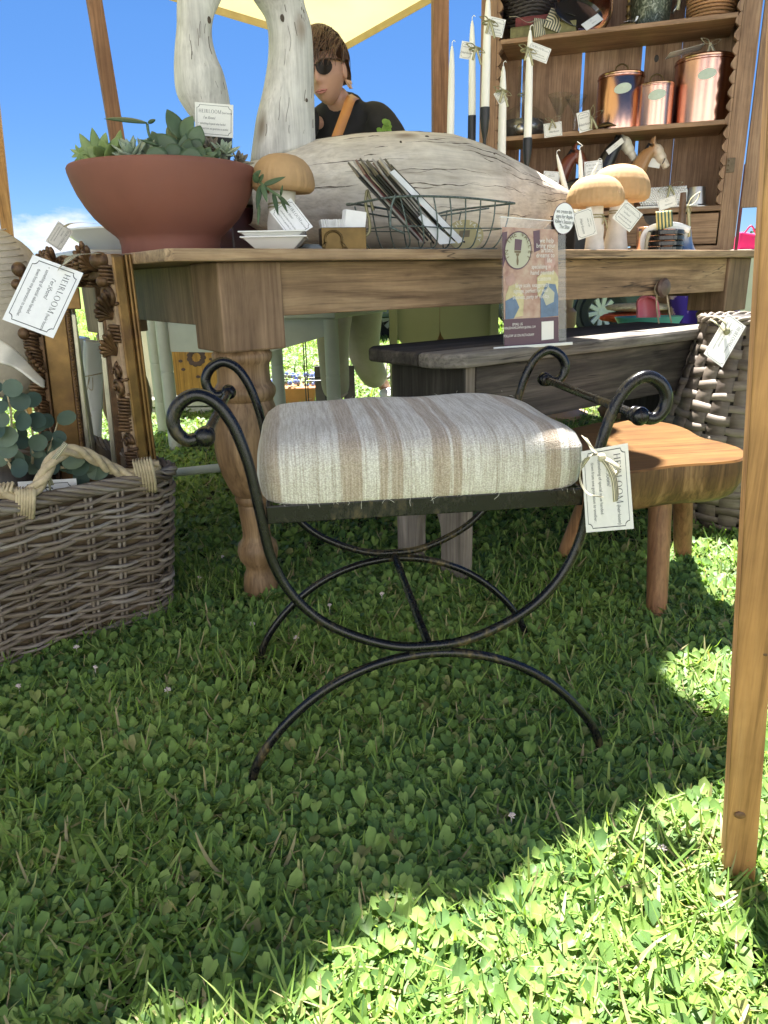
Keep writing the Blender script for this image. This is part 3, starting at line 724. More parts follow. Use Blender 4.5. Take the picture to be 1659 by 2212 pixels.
# ================================================================== STOOL
stl = thing('tree_slab_stool', 'three legged stool with a wavy slab seat of orange wood', 'stool', (.56, 1.5, 0), R_(8))
outl = [G(x, y, .35) for x, y in [(1224, 930), (1262, 919), (1300, 911), (1360, 907), (1410, 909), (1450, 915), (1485, 927), (1515, 944), (1560, 955), (1600, 968), (1612, 982), (1598, 993), (1550, 999), (1500, 1002), (1450, 1006), (1395, 1014), (1335, 1020), (1278, 1010), (1236, 985), (1215, 955)]]
ol = spline([p for p in outl], 4, True); cen = sum(ol, Vector()) / len(ol)
st = MB(); rings = [(.70, .258), (.84, .263), (.93, .276), (.985, .298), (1.006, .325), (1.0, .346)]
n_ = len(ol); vs = []
for k, z in rings:
    for i, p in enumerate(ol):
        q = cen + (p - cen) * (k + .004 * math.sin(i * .5 + z * 60)); q.z = z; vs.append(q)
fs = [(j * n_ + i, j * n_ + (i + 1) % n_, (j + 1) * n_ + (i + 1) % n_, (j + 1) * n_ + i) for j in range(len(rings) - 1) for i in range(n_)]
fs.append(tuple(reversed(range(n_)))); st.add(vs, fs).build('seat_edge', M_bark, stl, smooth=True, angle=45)
top = MB(); top.add([Vector((cen.x + (p.x - cen.x) * k, cen.y + (p.y - cen.y) * k, z)) for k, z in ((1.0, .346), (.985, .350)) for p in ol], [(i, (i + 1) % n_, n_ + (i + 1) % n_, n_ + i) for i in range(n_)] + [tuple(n_ + i for i in range(n_))])
top.build('seat_top', M_stool, stl, smooth=True, angle=30)
for (bx, by), (tx, ty) in (((.568, 1.372), (.572, 1.43)), ((.449, 1.71), (.512, 1.62)), ((.752, 1.691), (.69, 1.61))):
    MB().tube([(bx, by, -.01), (bx + (tx - bx) * .5, by + (ty - by) * .5, .14), (tx, ty, .276)], [.0205, .0225, .024], 14).build('leg', M_stleg, stl, smooth=True, angle=50)

# ================================================================== TAGS AND LETTERING
def serif_mb(word, size, tracking=.16):
    """high-contrast roman capitals drawn as flat outlines; returns (mesh, width)"""
    mb = MB(); x = 0.; T, t_, sf = .115, .045, .05
    def rect(a, b, c, d): mb.add([(x0_ + a * size, c * size, 0), (x0_ + b * size, c * size, 0), (x0_ + b * size, d * size, 0), (x0_ + a * size, d * size, 0)], [(0, 1, 2, 3)])
    def stem(c, w=T, y0=0, y1=1):
        rect(c - w / 2, c + w / 2, y0, y1)
        if y0 == 0: rect(c - w / 2 - sf, c + w / 2 + sf, 0, .03)
        if y1 == 1: rect(c - w / 2 - sf, c + w / 2 + sf, .97, 1)
    def arc(cx, cy, rx, ry, a0, a1, wx, wy, n=18):
        vs = []
        for i in range(n + 1):
            a = R_(a0 + (a1 - a0) * i / n)
            vs.append((x0_ + (cx + rx * math.cos(a)) * size, (cy + ry * math.sin(a)) * size, 0)); vs.append((x0_ + (cx + (rx - wx) * math.cos(a)) * size, (cy + (ry - wy) * math.sin(a)) * size, 0))
        mb.add(vs, [(2 * i, 2 * i + 2, 2 * i + 3, 2 * i + 1) for i in range(n)])
    def diag(a, b, w):
        mb.add([(x0_ + (a[0] - w / 2) * size, a[1] * size, 0), (x0_ + (a[0] + w / 2) * size, a[1] * size, 0), (x0_ + (b[0] + w / 2) * size, b[1] * size, 0), (x0_ + (b[0] - w / 2) * size, b[1] * size, 0)], [(0, 1, 2, 3)])
    for i, ch in enumerate(word):
        k = size; x0_ = x
        if ch == 'H': stem(.12); stem(.66); rect(.12, .66, .48, .48 + t_); w = .80
        elif ch == 'E': stem(.12); rect(.12, .52, 0, t_); rect(.12, .52, 1 - t_, 1); rect(.12, .42, .5, .5 + t_); rect(.485, .52, 0, .2); rect(.485, .52, .82, 1); w = .60
        elif ch == 'I': stem(.12); w = .26
        elif ch == 'R': stem(.12); arc(.2, .75, .33, .25, -90, 90, T, t_); rect(.12, .22, 1 - t_, 1); rect(.12, .22, .5, .5 + t_); diag((.62, 0), (.32, .5), T * 1.1); rect(.55, .74, 0, .03); w = .72
        elif ch == 'L': stem(.12); rect(.12, .54, 0, t_); rect(.505, .54, 0, .24); w = .60
        elif ch == 'O': arc(.42, .5, .42, .52, 0, 360, T, t_, 32); w = .86
        elif ch == 'M': stem(.1, t_); stem(.86, T); diag((.46, .02), (.1, 1), T); diag((.46, .02), (.84, 1), t_); w = .98
        x += (w + tracking) * k
    return mb, x
def text(body, size, parent, loc, align='LEFT', mt=None, shear=0., name='lettering', rot=0., xs=1.0):
    cu = bpy.data.curves.new(name, 'FONT'); cu.body = body; cu.size = size; cu.align_x = align; cu.shear = shear; cu.resolution_u = 2
    cu.materials.append(mt or M_ink)
    o = bpy.data.objects.new(name, cu); COL.objects.link(o); o.parent = parent; o.location = loc; o.rotation_euler = (0, 0, rot); o.scale = (xs, 1, 1); WM[o] = WM[parent]; return o
def ribbon_strip(pts, w, mt, parent, name='ribbon', up=None, twist=0.):
    pts = [Vector(p) for p in pts]; n = len(pts); vs, uv = [], []
    u = Vector(up) if up is not None else Vector((0, 0, 1))
    for i, p in enumerate(pts):
        t = (pts[min(i + 1, n - 1)] - pts[max(i - 1, 0)]).normalized()
        s_ = t.cross(u)
        s_ = s_.normalized() if s_.length > 1e-4 else t.orthogonal().normalized()
        if twist: s_ = Matrix.Rotation(twist * i / n, 3, t) @ s_
        vs += [p - s_ * w / 2, p, p + s_ * w / 2]; uv += [(0.02, i / n), (.5, i / n), (.98, i / n)]
    mb = MB().add(vs, [(3 * i + k, 3 * i + k + 1, 3 * i + k + 4, 3 * i + k + 3) for i in range(n - 1) for k in (0, 1)])
    return mb.build(name, mt, parent, smooth='all', uvs=uv, solid=.0004)
def make_tag(lab, TLc, TRc, BLc, style='heirloom', name='price_tag', group='paper tags on the goods', cat='tag', mt=None):
    TLc, TRc, BLc = Vector(TLc), Vector(TRc), Vector(BLc)
    X = (TRc - TLc); w = X.length; X = X / w
    D = TLc - BLc; D = D - X * D.dot(X); h = D.length; Y = D / h; Z = X.cross(Y)
    M = Matrix((X, Y, Z)).transposed().to_4x4(); M.translation = TLc - Y * h
    t = thing(name, lab, cat, mat4=M, group=group)
    c = MB().box((w / 2, h / 2, 0), (w, h, .0007)); c.build('card', mt or M_card, t, ws=False)
    i = .06 * h; k = .09 * h; lw_ = .013 * h; z = .0006
    # ruled border with notched corners
    pl_ = []
    for (cx_, cy_, a0) in ((i, i, 90), (w - i, i, 180), (w - i, h - i, 270), (i, h - i, 0)):
        for j in range(5):
            a = R_(a0 - 90 * j / 4) if True else 0
            pl_.append((cx_ + k * math.cos(a), cy_ + k * math.sin(a)))
    bd = MB(); m_ = len(pl_)
    ctr = Vector((w / 2, h / 2, 0)); vs = []
    for x, y in pl_:
        v = Vector((x, y, z)); d = (ctr - v).normalized(); vs += [v, v + d * lw_ * 1.3]
    bd.add(vs, [(2 * q, 2 * ((q + 1) % m_), 2 * ((q + 1) % m_) + 1, 2 * q + 1) for q in range(m_)])
    bd.build('border_line', M_ink, t, ws=False)
    if style == 'heirloom':
        hs = .155 * h; mb, ww = serif_mb('HEIRLOOM', hs)
        sc = min(1., .60 * w / ww)
        for q in range(len(mb.v)): mb.v[q] = (mb.v[q][0] * sc + .10 * w, mb.v[q][1] * sc + .70 * h, z)
        mb.build('lettering', M_ink, t, ws=False)
        text('(heir·loom)', .11 * h * sc ** .5, t, (.10 * w + ww * sc + .005 * w, .705 * h, z), xs=.78)
        text("/'er,lōom/", .12 * h, t, (.22 * w, .52 * h, z), xs=.85)
        text('•  something of special value handed', .098 * h, t, (.09 * w, .35 * h, z), xs=min(1., .80 * w / (1.62 * h)))
        text('down from one generation to another.', .098 * h, t, (.16 * w, .2 * h, z), xs=min(1., .78 * w / (1.66 * h)))
    elif style == 'home':
        text('Heirloom', .30 * h, t, (w / 2, .42 * h, z), 'CENTER', shear=.35); MB().box((w / 2, .36 * h, z), (.62 * w, .012 * h, .0002)).build('rule_line', M_ink, t, ws=False)
        text('HOME CO', .17 * h, t, (w / 2, .16 * h, z), 'CENTER')
    elif style == 'back':
        text('something of', .07 * h, t, (w / 2, .80 * h, z), 'CENTER'); text('HEIRLOOM', .09 * h, t, (w / 2, .66 * h, z), 'CENTER'); text('Heirloom', .2 * h, t, (w * .55, .3 * h, z), 'CENTER', shear=.35)
    return t
def ptag(lab, A, B, D, Y, style='heirloom', **k):
    """A top-left, B top-right, D bottom-left of the writing; Y depth or three depths"""
    ys = Y if isinstance(Y, tuple) else (Y, Y, Y)
    return make_tag(lab, P(*A, ys[0]), P(*B, ys[1]), P(*D, ys[2]), style, **k)
def bow(parent, c, w=.008, s=.03, mt=None, d1=Vector((-1, 0, .3)), d2=Vector((1, 0, -.6))):
    c = Vector(c); f = Vector((0, -1, 0)); mt = mt or M_rib
    for d in (d1, d2):
        d = Vector(d); n_ = d.cross(f).normalized()
        ribbon_strip(spline([c, c + d * s * .5 + n_ * s * .22 + f * .004, c + d * s + f * .006, c + d * s * .5 - n_ * s * .18 + f * .003, c], 5), w, mt, parent, up=n_)
    for d in ((d1.normalized() * .25 + Vector((0, 0, -1))), (d2.normalized() * .55 + Vector((0, 0, -1)))):
        ribbon_strip(spline([c + f * .003, c + d * s * .6 + f * .008, c + d * s * 1.35 + f * .002], 5), w, mt, parent, up=f)
    MB().ball(c + f * .003, (w * .55, w * .5, w * .6), 8, 6).build('knot', mt, parent, smooth='all')

# tag on the iron bench
t = ptag('large HEIRLOOM tag with a striped bow hanging from the iron bench', (1356, 957), (1369, 1142), (1257, 999), (.84, .80, .88))
kc = P(1296, 985, .845)
ribbon_strip(spline([kc, P(1275, 960, .84), P(1262, 944, .85), P(1273, 965, .86), kc + Vector((0, .006, 0))], 6), .0075, M_rib, t, up=Vector((.4, -.2, .8)))
ribbon_strip(spline([P(1296, 985, .838), P(1312, 1003, .832), P(1326, 1035, .828), P(1331, 1083, .826)], 6), .0085, M_rib, t, up=Vector((.3, -1, .2)))
ribbon_strip(spline([P(1298, 987, .836), P(1320, 998, .83), P(1336, 1012, .828), P(1330, 1022, .832), P(1312, 1006, .834)], 6), .007, M_rib, t, up=Vector((.5, -.7, .5)))
ribbon_strip(spline([P(1300, 982, .838), P(1275, 985, .84), P(1256, 1010, .85), P(1254, 1040, .852), P(1270, 1066, .846), P(1302, 1074, .832)], 6), .0055, M_rib, t, up=Vector((.4, -.3, .85)))
MB().ball(kc + Vector((0, -.008, 0)), (.005, .005, .0055), 10, 6).build('knot', M_rib, t, smooth='all')

# ================================================================== WILLOW BASKET (left)
K = Vector((-.463, 1.461, 0)); B1 = Vector((-.735, -.678, 0)).normalized(); B2 = Vector((-.678, .735, 0)).normalized(); BL_, BD_, BH_ = .66, .42, .322
wb = thing('willow_basket', 'big rectangular grey willow basket with rope handles on the grass', 'basket', K, 0)
def bas(u, z, off=0., seg=44):
    """perimeter point at parameter u in 0..1, flared with height"""
    fl = .028 * z / BH_; rc = .05
    L2, D2 = BL_ + 2 * fl, BD_ + 2 * fl
    segs = [L2 - 2 * rc, math.pi / 2 * rc, D2 - 2 * rc, math.pi / 2 * rc] * 2
    d = (u % 1) * sum(segs); i = 0
    while d > segs[i]: d -= segs[i]; i += 1
    x0_, y0_ = -fl, -fl
    cs = [(x0_ + L2 - rc, y0_ + rc), (x0_ + L2 - rc, y0_ + D2 - rc), (x0_ + rc, y0_ + D2 - rc), (x0_ + rc, y0_ + rc)]
    if i % 2 == 0:
        k = i // 2
        p, n_ = [((x0_ + rc + d, y0_), (0, -1)), ((x0_ + L2, y0_ + rc + d), (1, 0)), ((x0_ + L2 - rc - d, y0_ + D2), (0, 1)), ((x0_, y0_ + D2 - rc - d), (-1, 0))][k]
    else:
        k = i // 2; a0 = [-90, 0, 90, 180][k]; a = R_(a0) + d / rc; n_ = (math.cos(a), math.sin(a)); c = cs[k]; p = (c[0] + rc * n_[0], c[1] + rc * n_[1])
    return K + B1 * (p[0] + n_[0] * off) + B2 * (p[1] + n_[1] * off) + Vector((0, 0, z))
NS = 36
for i in range(NS):
    for dd in (-.0022, .0022):
        u = (i + .25) / NS + dd
        MB().tube([bas(u, z) for z in (.0, .09, .18, .27, .34)], .0036, 5).build('stake', M_willow, wb, smooth='all')
rows = 35
for j in range(rows):
    z = .012 + (BH_ - .030) * j / (rows - 1); ph = j % 2; sh = rnd.random() * .01
    pts = []
    M2 = NS * 4
    r0 = rnd.uniform(.0038, .0050)
    for i in range(M2):
        u = i / M2
        off = .0062 * math.cos(2 * math.pi * (u * NS / 2 - .125) + ph * math.pi)
        zz = z + .0035 * math.sin(u * 37 + j * 1.7) + .003 * math.sin(u * 91 + j * 3.1)
        pts.append(bas(u, zz, off + rnd.uniform(-.0008, .0008)))
    MB().tube(pts, [r0 * (1 + .22 * math.sin(q * .13 + j)) for q in range(M2)], 6, closed=True).build('weaver', M_willow, wb, smooth='all')
for j in range(6):   # twisted rim rods
    pts = []
    for i in range(150):
        u = i / 150; a = 2 * math.pi * (u * 13 + j / 6)
        pts.append(bas(u, BH_ + .004 + .010 * math.sin(a), .009 * math.cos(a)))
    MB().tube(pts, .0052, 6, closed=True).build('rim_rod', M_willow, wb, smooth='all')
for j in range(3):
    pts = []
    for i in range(120):
        u = i / 120; a = 2 * math.pi * (u * 12 + j / 3); pts.append(bas(u, .006 + .006 * math.sin(a), .005 * math.cos(a) + .002))
    MB().tube(pts, .0048, 6, closed=True).build('foot_rod', M_willow, wb, smooth='all')
MB().hexa([bas(u, .012, -.012) for u in (.0, .29, .5, .79)], [bas(u, .016, -.012) for u in (.0, .29, .5, .79)]).build('bottom', M_dkwick, wb)
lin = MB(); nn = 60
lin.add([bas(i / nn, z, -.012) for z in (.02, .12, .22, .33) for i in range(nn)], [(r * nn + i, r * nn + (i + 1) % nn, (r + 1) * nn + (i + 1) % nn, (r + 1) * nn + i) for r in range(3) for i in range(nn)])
lin.build('liner', mat('dark_basket_liner', (.12, .085, .05), .9, var=.4, scale=14), wb)  # plain dark brown lining sheet, mottled at random
# rope handle
def rope(pts, r, parent, name='rope_handle', turns=60, strands=3, mt=None):
    c = spline(pts, 14); L = 0; out_ = [[] for _ in range(strands)]
    for i, p in enumerate(c):
        t = (c[min(i + 1, len(c) - 1)] - c[max(i - 1, 0)]).normalized(); a_ = t.orthogonal().normalized()
        ref = Vector((0, -.3, 1)); a_ = (ref - t * ref.dot(t)).normalized(); b_ = t.cross(a_)
        if i: L += (p - c[i - 1]).length
        for s_ in range(strands):
            an = L * turns + 2 * math.pi * s_ / strands; out_[s_].append(p + (a_ * math.cos(an) + b_ * math.sin(an)) * r * .55)
    for o_ in out_: MB().tube(o_, r * .62, 7).build(name, mt or M_rope, parent, smooth='all')
hp_ = [(-15, 1058, 1.17), (30, 1068, 1.19), (62, 1066, 1.20), (88, 1040, 1.215), (104, 1008, 1.23), (126, 983, 1.25), (160, 974, 1.28), (200, 988, 1.31), (245, 1014, 1.345), (285, 1026, 1.37), (318, 1012, 1.395), (342, 1002, 1.41)]
rope([P(x, y, Y + .055 - .035 * max(0, x) / 342) for x, y, Y in hp_], .0112, wb)
for cxp, cyp, Y, lean in ((55, 1072, 1.25, -3), (306, 1012, 1.405, 12)):
    for k in range(7):
        a = P(cxp - 17 + k * 6, cyp - 14 - (k * 1.3 if lean > 0 else 0), Y - .012); b = P(cxp - 17 + k * 6 + lean, cyp + 52, Y + .004); top_ = P(cxp - 17 + k * 6, cyp - 18, Y + .015)
        ribbon_strip(spline([top_, a, a.lerp(b, .5) + Vector((.006, -.012, 0)), b], 4), .0066, M_raffia, wb, 'binding', up=Vector((.6, -.7, .1)))
    for k in range(5):
        q0 = P(cxp - 62 + k * 9, cyp - 14 + (2 if lean < 0 else 10) - k, Y - .022 + .003 * k)
        if lean < 0: MB().tube([q0 + Vector((0, 0, .011)), q0 + Vector((.0, -.011, 0)), q0 + Vector((0, 0, -.011)), q0 + Vector((0, .011, 0))], .0035, 5, closed=True).build('binding', M_raffia, wb, smooth='all')
# tag tied to the rope
t = ptag('small card with HOME CO lettering tucked behind the rope handle of the willow basket', (62, 1190), (38, 1041), (180, 1160), (1.335, 1.315, 1.365), 'home', mt=M_cardw)
kk = P(92, 1026, 1.21)
wI = WM[t].inverted()
# writing runs up the short side: oom / HOME CO
def on_card(t, px, py, Y): v = wI @ P(px, py, Y); return (v.x, v.y, .0008)
hh = (P(158, 1012, 1.30) - P(38, 1075, 1.27)).length
ribbon_strip(spline([P(88, 1040, 1.290), P(100, 1012, 1.280), P(122, 985, 1.275), P(143, 957, 1.275)], 5), .009, M_rib, t, up=Vector((.2, -1, .1)))
ribbon_strip(spline([P(82, 1022, 1.285), P(94, 1018, 1.275), P(106, 1034, 1.275), P(112, 1048, 1.285)], 5), .008, M_rib, t, up=Vector((.3, -1, .3)))
ribbon_strip(spline([P(104, 1036, 1.280), P(108, 1056, 1.285), P(104, 1080, 1.295)], 5), .005, M_rib, t, up=Vector((1, -.4, 0)))

# ================================================================== GILDED FRAME standing in the basket
TR_ = P(246, 548, 1.47); Fdir = (Vector((-.938, 1.92, TR_.z)) - TR_).normalized(); Fdn = Vector((0, 0, -1)); Fdn = (Fdn - Fdir * Fdn.dot(Fdir)).normalized(); Fnr = Fdir.cross(Fdn).normalized()
if Fnr.dot(Vector((-1, -1, 0))) < 0: Fnr = -Fnr
fm = thing('gilded_frame', 'old gilded picture frame with carved scrolls standing in the willow basket', 'picture frame', TR_ + Fdn * .6)
def fp(a, b, c): return TR_ + Fdir * a + Fdn * b + Fnr * c     # a across, b down, c toward the carved face
FWd, FHt, FW = .40, .62, .055
def bar(o0, o1, w_in, prof_, name, mt, across):
    pass
def strip(a0, a1, b0, b1, c0, c1, nm, mt, bv=.002):
    MB().hexa([fp(a0, b0, c0), fp(a1, b0, c0), fp(a1, b1, c0), fp(a0, b1, c0)], [fp(a0, b0, c1), fp(a1, b0, c1), fp(a1, b1, c1), fp(a0, b1, c1)]).build(nm, mt, fm, bevel=bv)
# stiles: side profile in steps (outer side seen on the near stile, inner side on the far one)
for a0, sg in ((0., 1), (FWd, -1)):
    strip(a0, a0 + sg * .045, .0, FHt, -.036, -.030, 'stile_back_step', M_gold)
    strip(a0 + sg * .004, a0 + sg * .050, .0, FHt, -.030, -.024, 'stile_step', M_gold)
    strip(a0 + sg * .007, a0 + sg * .052, .0, FHt, -.024, .004, 'stile_cove', M_gold, .006)
    strip(a0 + sg * .002, a0 + sg * .05, .0, FHt, .004, .012, 'stile_edge', M_raw)
    if sg < 0:
        strip(a0 - .052, a0 - .064, .05, FHt, -.046, -.036, 'rabbet_edge', M_silvergilt)
        bd = MB()
        for i in range(56): bd.ball(fp(a0 - .054, .06 + i * .0092, -.020), .0036, 6, 4)
        tag(bd.build('beading', M_gold, fm, smooth='all'), kind='stuff')
strip(.05, FWd - .05, 0, .045, -.046, .006, 'top_rail', M_golddark)
strip(.05, FWd - .05, FHt - .045, FHt, -.046, .006, 'bottom_rail', M_golddark)
def carve(a0, a1, b0, b1, n, seed, big=1.):
    r_ = random.Random(seed); 
    for i in range(n):
        t_ = (i + .5) / n; a = a0 + (a1 - a0) * t_ + r_.uniform(-.004, .004); b = b0 + (b1 - b0) * t_ + r_.uniform(-.004, .004)
        mb = MB(); k = r_.choice((0, 1, 2, 2)); s_ = big * r_.uniform(.8, 1.2)
        if k == 0:   # scroll ball
            sp3 = [fp(a + .019 * s_ * (1 - q / 20) * math.cos(q * .55 + i), b + .019 * s_ * (1 - q / 20) * math.sin(q * .55 + i), .012 + .016 * q / 18) for q in range(19)]
            mb.tube(sp3, [.0055 * s_ * (1 - q / 30) for q in range(19)], 7); mb.ball(fp(a, b, .012), (.012 * s_, .010 * s_, .012 * s_), 10, 7); mb.tube([fp(a - .02, b + .016, .006), fp(a, b + .021, .016), fp(a + .02, b + .014, .006)], [.003, .006, .003], 6)
        elif k == 1:   # shell of ribs
            for q in range(6):
                an = R_(-60 + 24 * q); e = fp(a + .02 * math.sin(an) * s_, b - .014 + .026 * s_ * math.sin(an), .018 + .024 * s_ * math.cos(an))
                mb.tube(spline([fp(a, b + .010, .006), fp(a, b, .016).lerp(e, .5), e], 3), [.003, .0035, .004, .005, .0055, .0056, .003][:7], 6)
        else:   # reeded leaf bundle
            for q in range(5):
                bb = b - .014 + q * .007
                mb.tube(spline([fp(a - .016, bb, .008), fp(a - .004, bb - .002, .024 * s_), fp(a + .012, bb + .004, .012)], 3), .0036, 6)
        mb.build('carving', M_golddark, fm, smooth='all')
carve(.016, .016, .02, FHt - .02, 16, 3); carve(FWd - .016, FWd - .016, .02, FHt - .02, 16, 5); carve(.06, FWd - .06, .016, .016, 13, 8, 1.1)
for c_, r in ((fp(.018, .012, .022), .019), (fp(.012, .05, .024), .013)):
    MB().ball(c_, (r, r * .9, r * .85), 14, 10).build('carving', M_golddark, fm, smooth='all')

# second gilded frame, facing the viewer: carved outside, flat, beads and a silver lip
f2 = thing('gilded_frame', 'gilded frame facing forward with a beaded, silver edged inner rim, behind the big tag', 'picture frame', P(100, 960, 1.56))
Ftl = P(38, 582, 1.60); Ftr = P(238, 586, 1.655); F2x = (Ftr - Ftl).normalized(); F2z = P(101, 985, 1.60) - Ftl; F2z = (F2z - F2x * F2z.dot(F2x)).normalized(); F2y = F2x.cross(F2z).normalized()
if F2y.y > 0: F2y = -F2y
def f2p(a, b, c): return Ftl + F2x * a + F2z * b + F2y * c
def f2bar(a0, a1, b0, b1, c0, c1, nm, mt, bv=.002):
    MB().hexa([f2p(a0, b0, c0), f2p(a1, b0, c0), f2p(a1, b1, c0), f2p(a0, b1, c0)], [f2p(a0, b0, c1), f2p(a1, b0, c1), f2p(a1, b1, c1), f2p(a0, b1, c1)]).build(nm, mt, f2, bevel=bv)
H2 = .54; W2 = .198
for a, sg in ((0, 1), (W2, -1)):
    if sg < 0:
        f2bar(a - .040, a, 0, H2, -.02, .004, 'stile_outer', M_golddark); f2bar(a - .052, a - .0405, .09, H2 - .09, -.022, -.006, 'silver_lip', M_silvergilt); continue
    f2bar(a, a + sg * .034, 0, H2, -.02, .004, 'stile_outer', M_golddark); f2bar(a + sg * .0345, a + sg * .082, .035, H2 - .03, -.02, -.004, 'stile_flat', M_gold); f2bar(a + sg * .0825, a + sg * .092, .08, H2 - .08, -.02, .0, 'stile_bead_bed', M_golddark); f2bar(a + sg * .0925, a + sg * .103, .09, H2 - .09, -.022, -.006, 'silver_lip', M_silvergilt)
    bd = MB()
    for i in range(52): bd.ball(f2p(a + sg * .0875, .085 + i * .0076, .001), .0033, 6, 4)
    tag(bd.build('beading', M_gold, f2, smooth='all'), kind='stuff')
for b, sg in ((0, 1), (H2, -1)):
    f2bar(.0345, W2 - .0345, b, b + sg * .0345, -.019, .003, 'rail_outer', M_golddark); f2bar(.083, W2 - .083, b + sg * .035, b + sg * .08, -.019, -.005, 'rail_flat', M_gold)
_fp, _fm = fp, fm
def fp(a, b, c): return f2p(a, b, c - .006)
fm = f2
carve(.012, .012, .05, H2 - .02, 17, 15, .95); carve(.03, W2 - .03, .012, .012, 9, 18, 1.1)
for a_, b_, r in ((.004, .0, .015), (-.004, .03, .011), (.012, .06, .010), (-.002, .13, .013), (.05, .0, .011)):
    MB().ball(f2p(a_, b_, .012), (r, r * .8, r), 14, 10).build('carving', M_golddark, f2, smooth='all')
fp, fm = _fp, _fm
t = ptag('large white HEIRLOOM tag tied to the corner of the gilded frame', (180, 590), (115, 731), (76, 540), (1.30, 1.25, 1.32), mt=M_cardw)
ribbon_strip(spline([P(126, 582, 1.295), P(145, 562, 1.29), P(168, 550, 1.33), P(200, 548, 1.42), P(226, 545, 1.5)], 6), .0105, M_rib, t, up=Vector((.1, -.5, .8)))

# eucalyptus bunch in the basket
M_euc = leafmat('eucalyptus_leaf', [(0, (.03, .058, .05)), (.5, (.06, .098, .08)), (1, (.13, .175, .13))], .15, .55, 40, island=False)
eu = thing('eucalyptus_bunch', 'bunch of round grey green eucalyptus leaves in the willow basket', 'foliage', P(60, 1000, 1.35))
def round_leaf(c, nrm, d, r, parent, mt, name='leaf', el=1.12, cup=.12):
    nrm = Vector(nrm).normalized(); d = Vector(d); d = (d - nrm * d.dot(nrm)).normalized(); e = nrm.cross(d); vs = [c]; n_ = 12
    for i in range(n_):
        a = 2 * math.pi * i / n_
        vs.append(c + (d * math.cos(a) * el + e * math.sin(a)) * r + nrm * r * cup * (1 if i % 2 == 0 else .9) * abs(math.sin(a)))
    return MB().add(vs, [(0, 1 + i, 1 + (i + 1) % n_) for i in range(n_)]).build(name, mt, parent, smooth='all')
sprigs = [((20, 1010, 1.36), (25, 905, 1.30), (8, 820, 1.28)), ((70, 1010, 1.38), (70, 930, 1.33), (40, 850, 1.32)), ((90, 1010, 1.38), (110, 960, 1.36), (128, 900, 1.38)), ((130, 1010, 1.35), (170, 1010, 1.37), (215, 1035, 1.38)), ((30, 1020, 1.33), (-10, 950, 1.30), (-30, 900, 1.28))]
for sp_ in sprigs:
    c = spline([P(*q) for q in sp_], 8); MB().tube(c, [.003 - .002 * i / len(c) for i in range(len(c))], 5).build('stem', M_raffia, eu, smooth='all')
    for i in range(2, len(c), 3):
        for sg in (-1, 1):
            d = Vector((sg * rnd.uniform(.5, 1), rnd.uniform(-.7, .2), rnd.uniform(-.3, .5))).normalized(); r = rnd.uniform(.011, .020)
            round_leaf(c[i] + d * r * 1.3, Vector((rnd.uniform(-.6, .6), -1, rnd.uniform(-.2, .9))), d, r, eu, M_euc)
# dark turned bowl in the basket
bw = thing('dark_wooden_bowl', 'dark rounded wooden bowl lying in the willow basket below the eucalyptus', 'bowl', P(30, 1040, 1.28))
MB().ball(P(22, 1045, 1.37), (.052, .05, .050), 20, 14).build('shell', M_dkwood, bw, smooth='all')
# linen cushion and ivory cloth at the left edge
def blob(c, r, seed, fold=.05, nf=9, seg=40, rings=24):
    ph = seed * 1.7
    def f(u, v):
        a = 2 * math.pi * u; e = math.pi * (v - .5); w = 1 + fold * math.sin(nf * a + 3 * math.sin(e * 3 + ph)) * math.cos(e) + .5 * fold * math.sin(e * 15 + a * 2 + ph)
        return Vector(c) + Vector((r[0] * math.cos(a) * math.cos(e) * w, r[1] * math.sin(a) * math.cos(e) * w, r[2] * math.copysign(abs(math.sin(e)) ** .8, math.sin(e)) * w))
    return MB().grid(f, seg, rings, True)
c1 = thing('linen_cushion', 'plump ribbed linen cushion at the left edge behind the frame tag', 'cushion', P(-20, 760, 1.72))
blob(P(-10, 680, 1.72), (.135, .10, .19), 1, .012, 3).build('cover', M_linen, c1, smooth='all')
pleats = MB()
for i in range(34): 
    z = .47 + i * .0135; pleats.tube([Vector((P(-10, 680, 1.72).x + .134 * math.cos(R_(a)) * math.sqrt(max(.02, 1 - ((z - P(-10, 680, 1.72).z) / .19) ** 2)), 1.72 + .099 * math.sin(R_(a)) * math.sqrt(max(.02, 1 - ((z - P(-10, 680, 1.72).z) / .19) ** 2)), z + .035 * (a - 180) / 220)) for a in range(205, 345, 10)], .0016, 5)
pleats.build('pleat', M_linen, c1, smooth='all')
c2 = thing('ivory_cloth', 'draped ivory ruffled cloth at the left edge above the eucalyptus', 'cloth', P(10, 810, 1.5))
def drape(u, v):
    x = -30 + 125 * u; y = 775 + 62 * u ** 1.5 - 60 * (1 - v) * (1 - .75 * u) + 2 * math.sin(u * 9)
    return P(x, y, 1.52 + .010 * math.sin(u * 11 + v * 2) - .04 * v)
MB().grid(drape, 30, 10).build('cloth', M_linenw, c2, smooth='all', solid=.004)
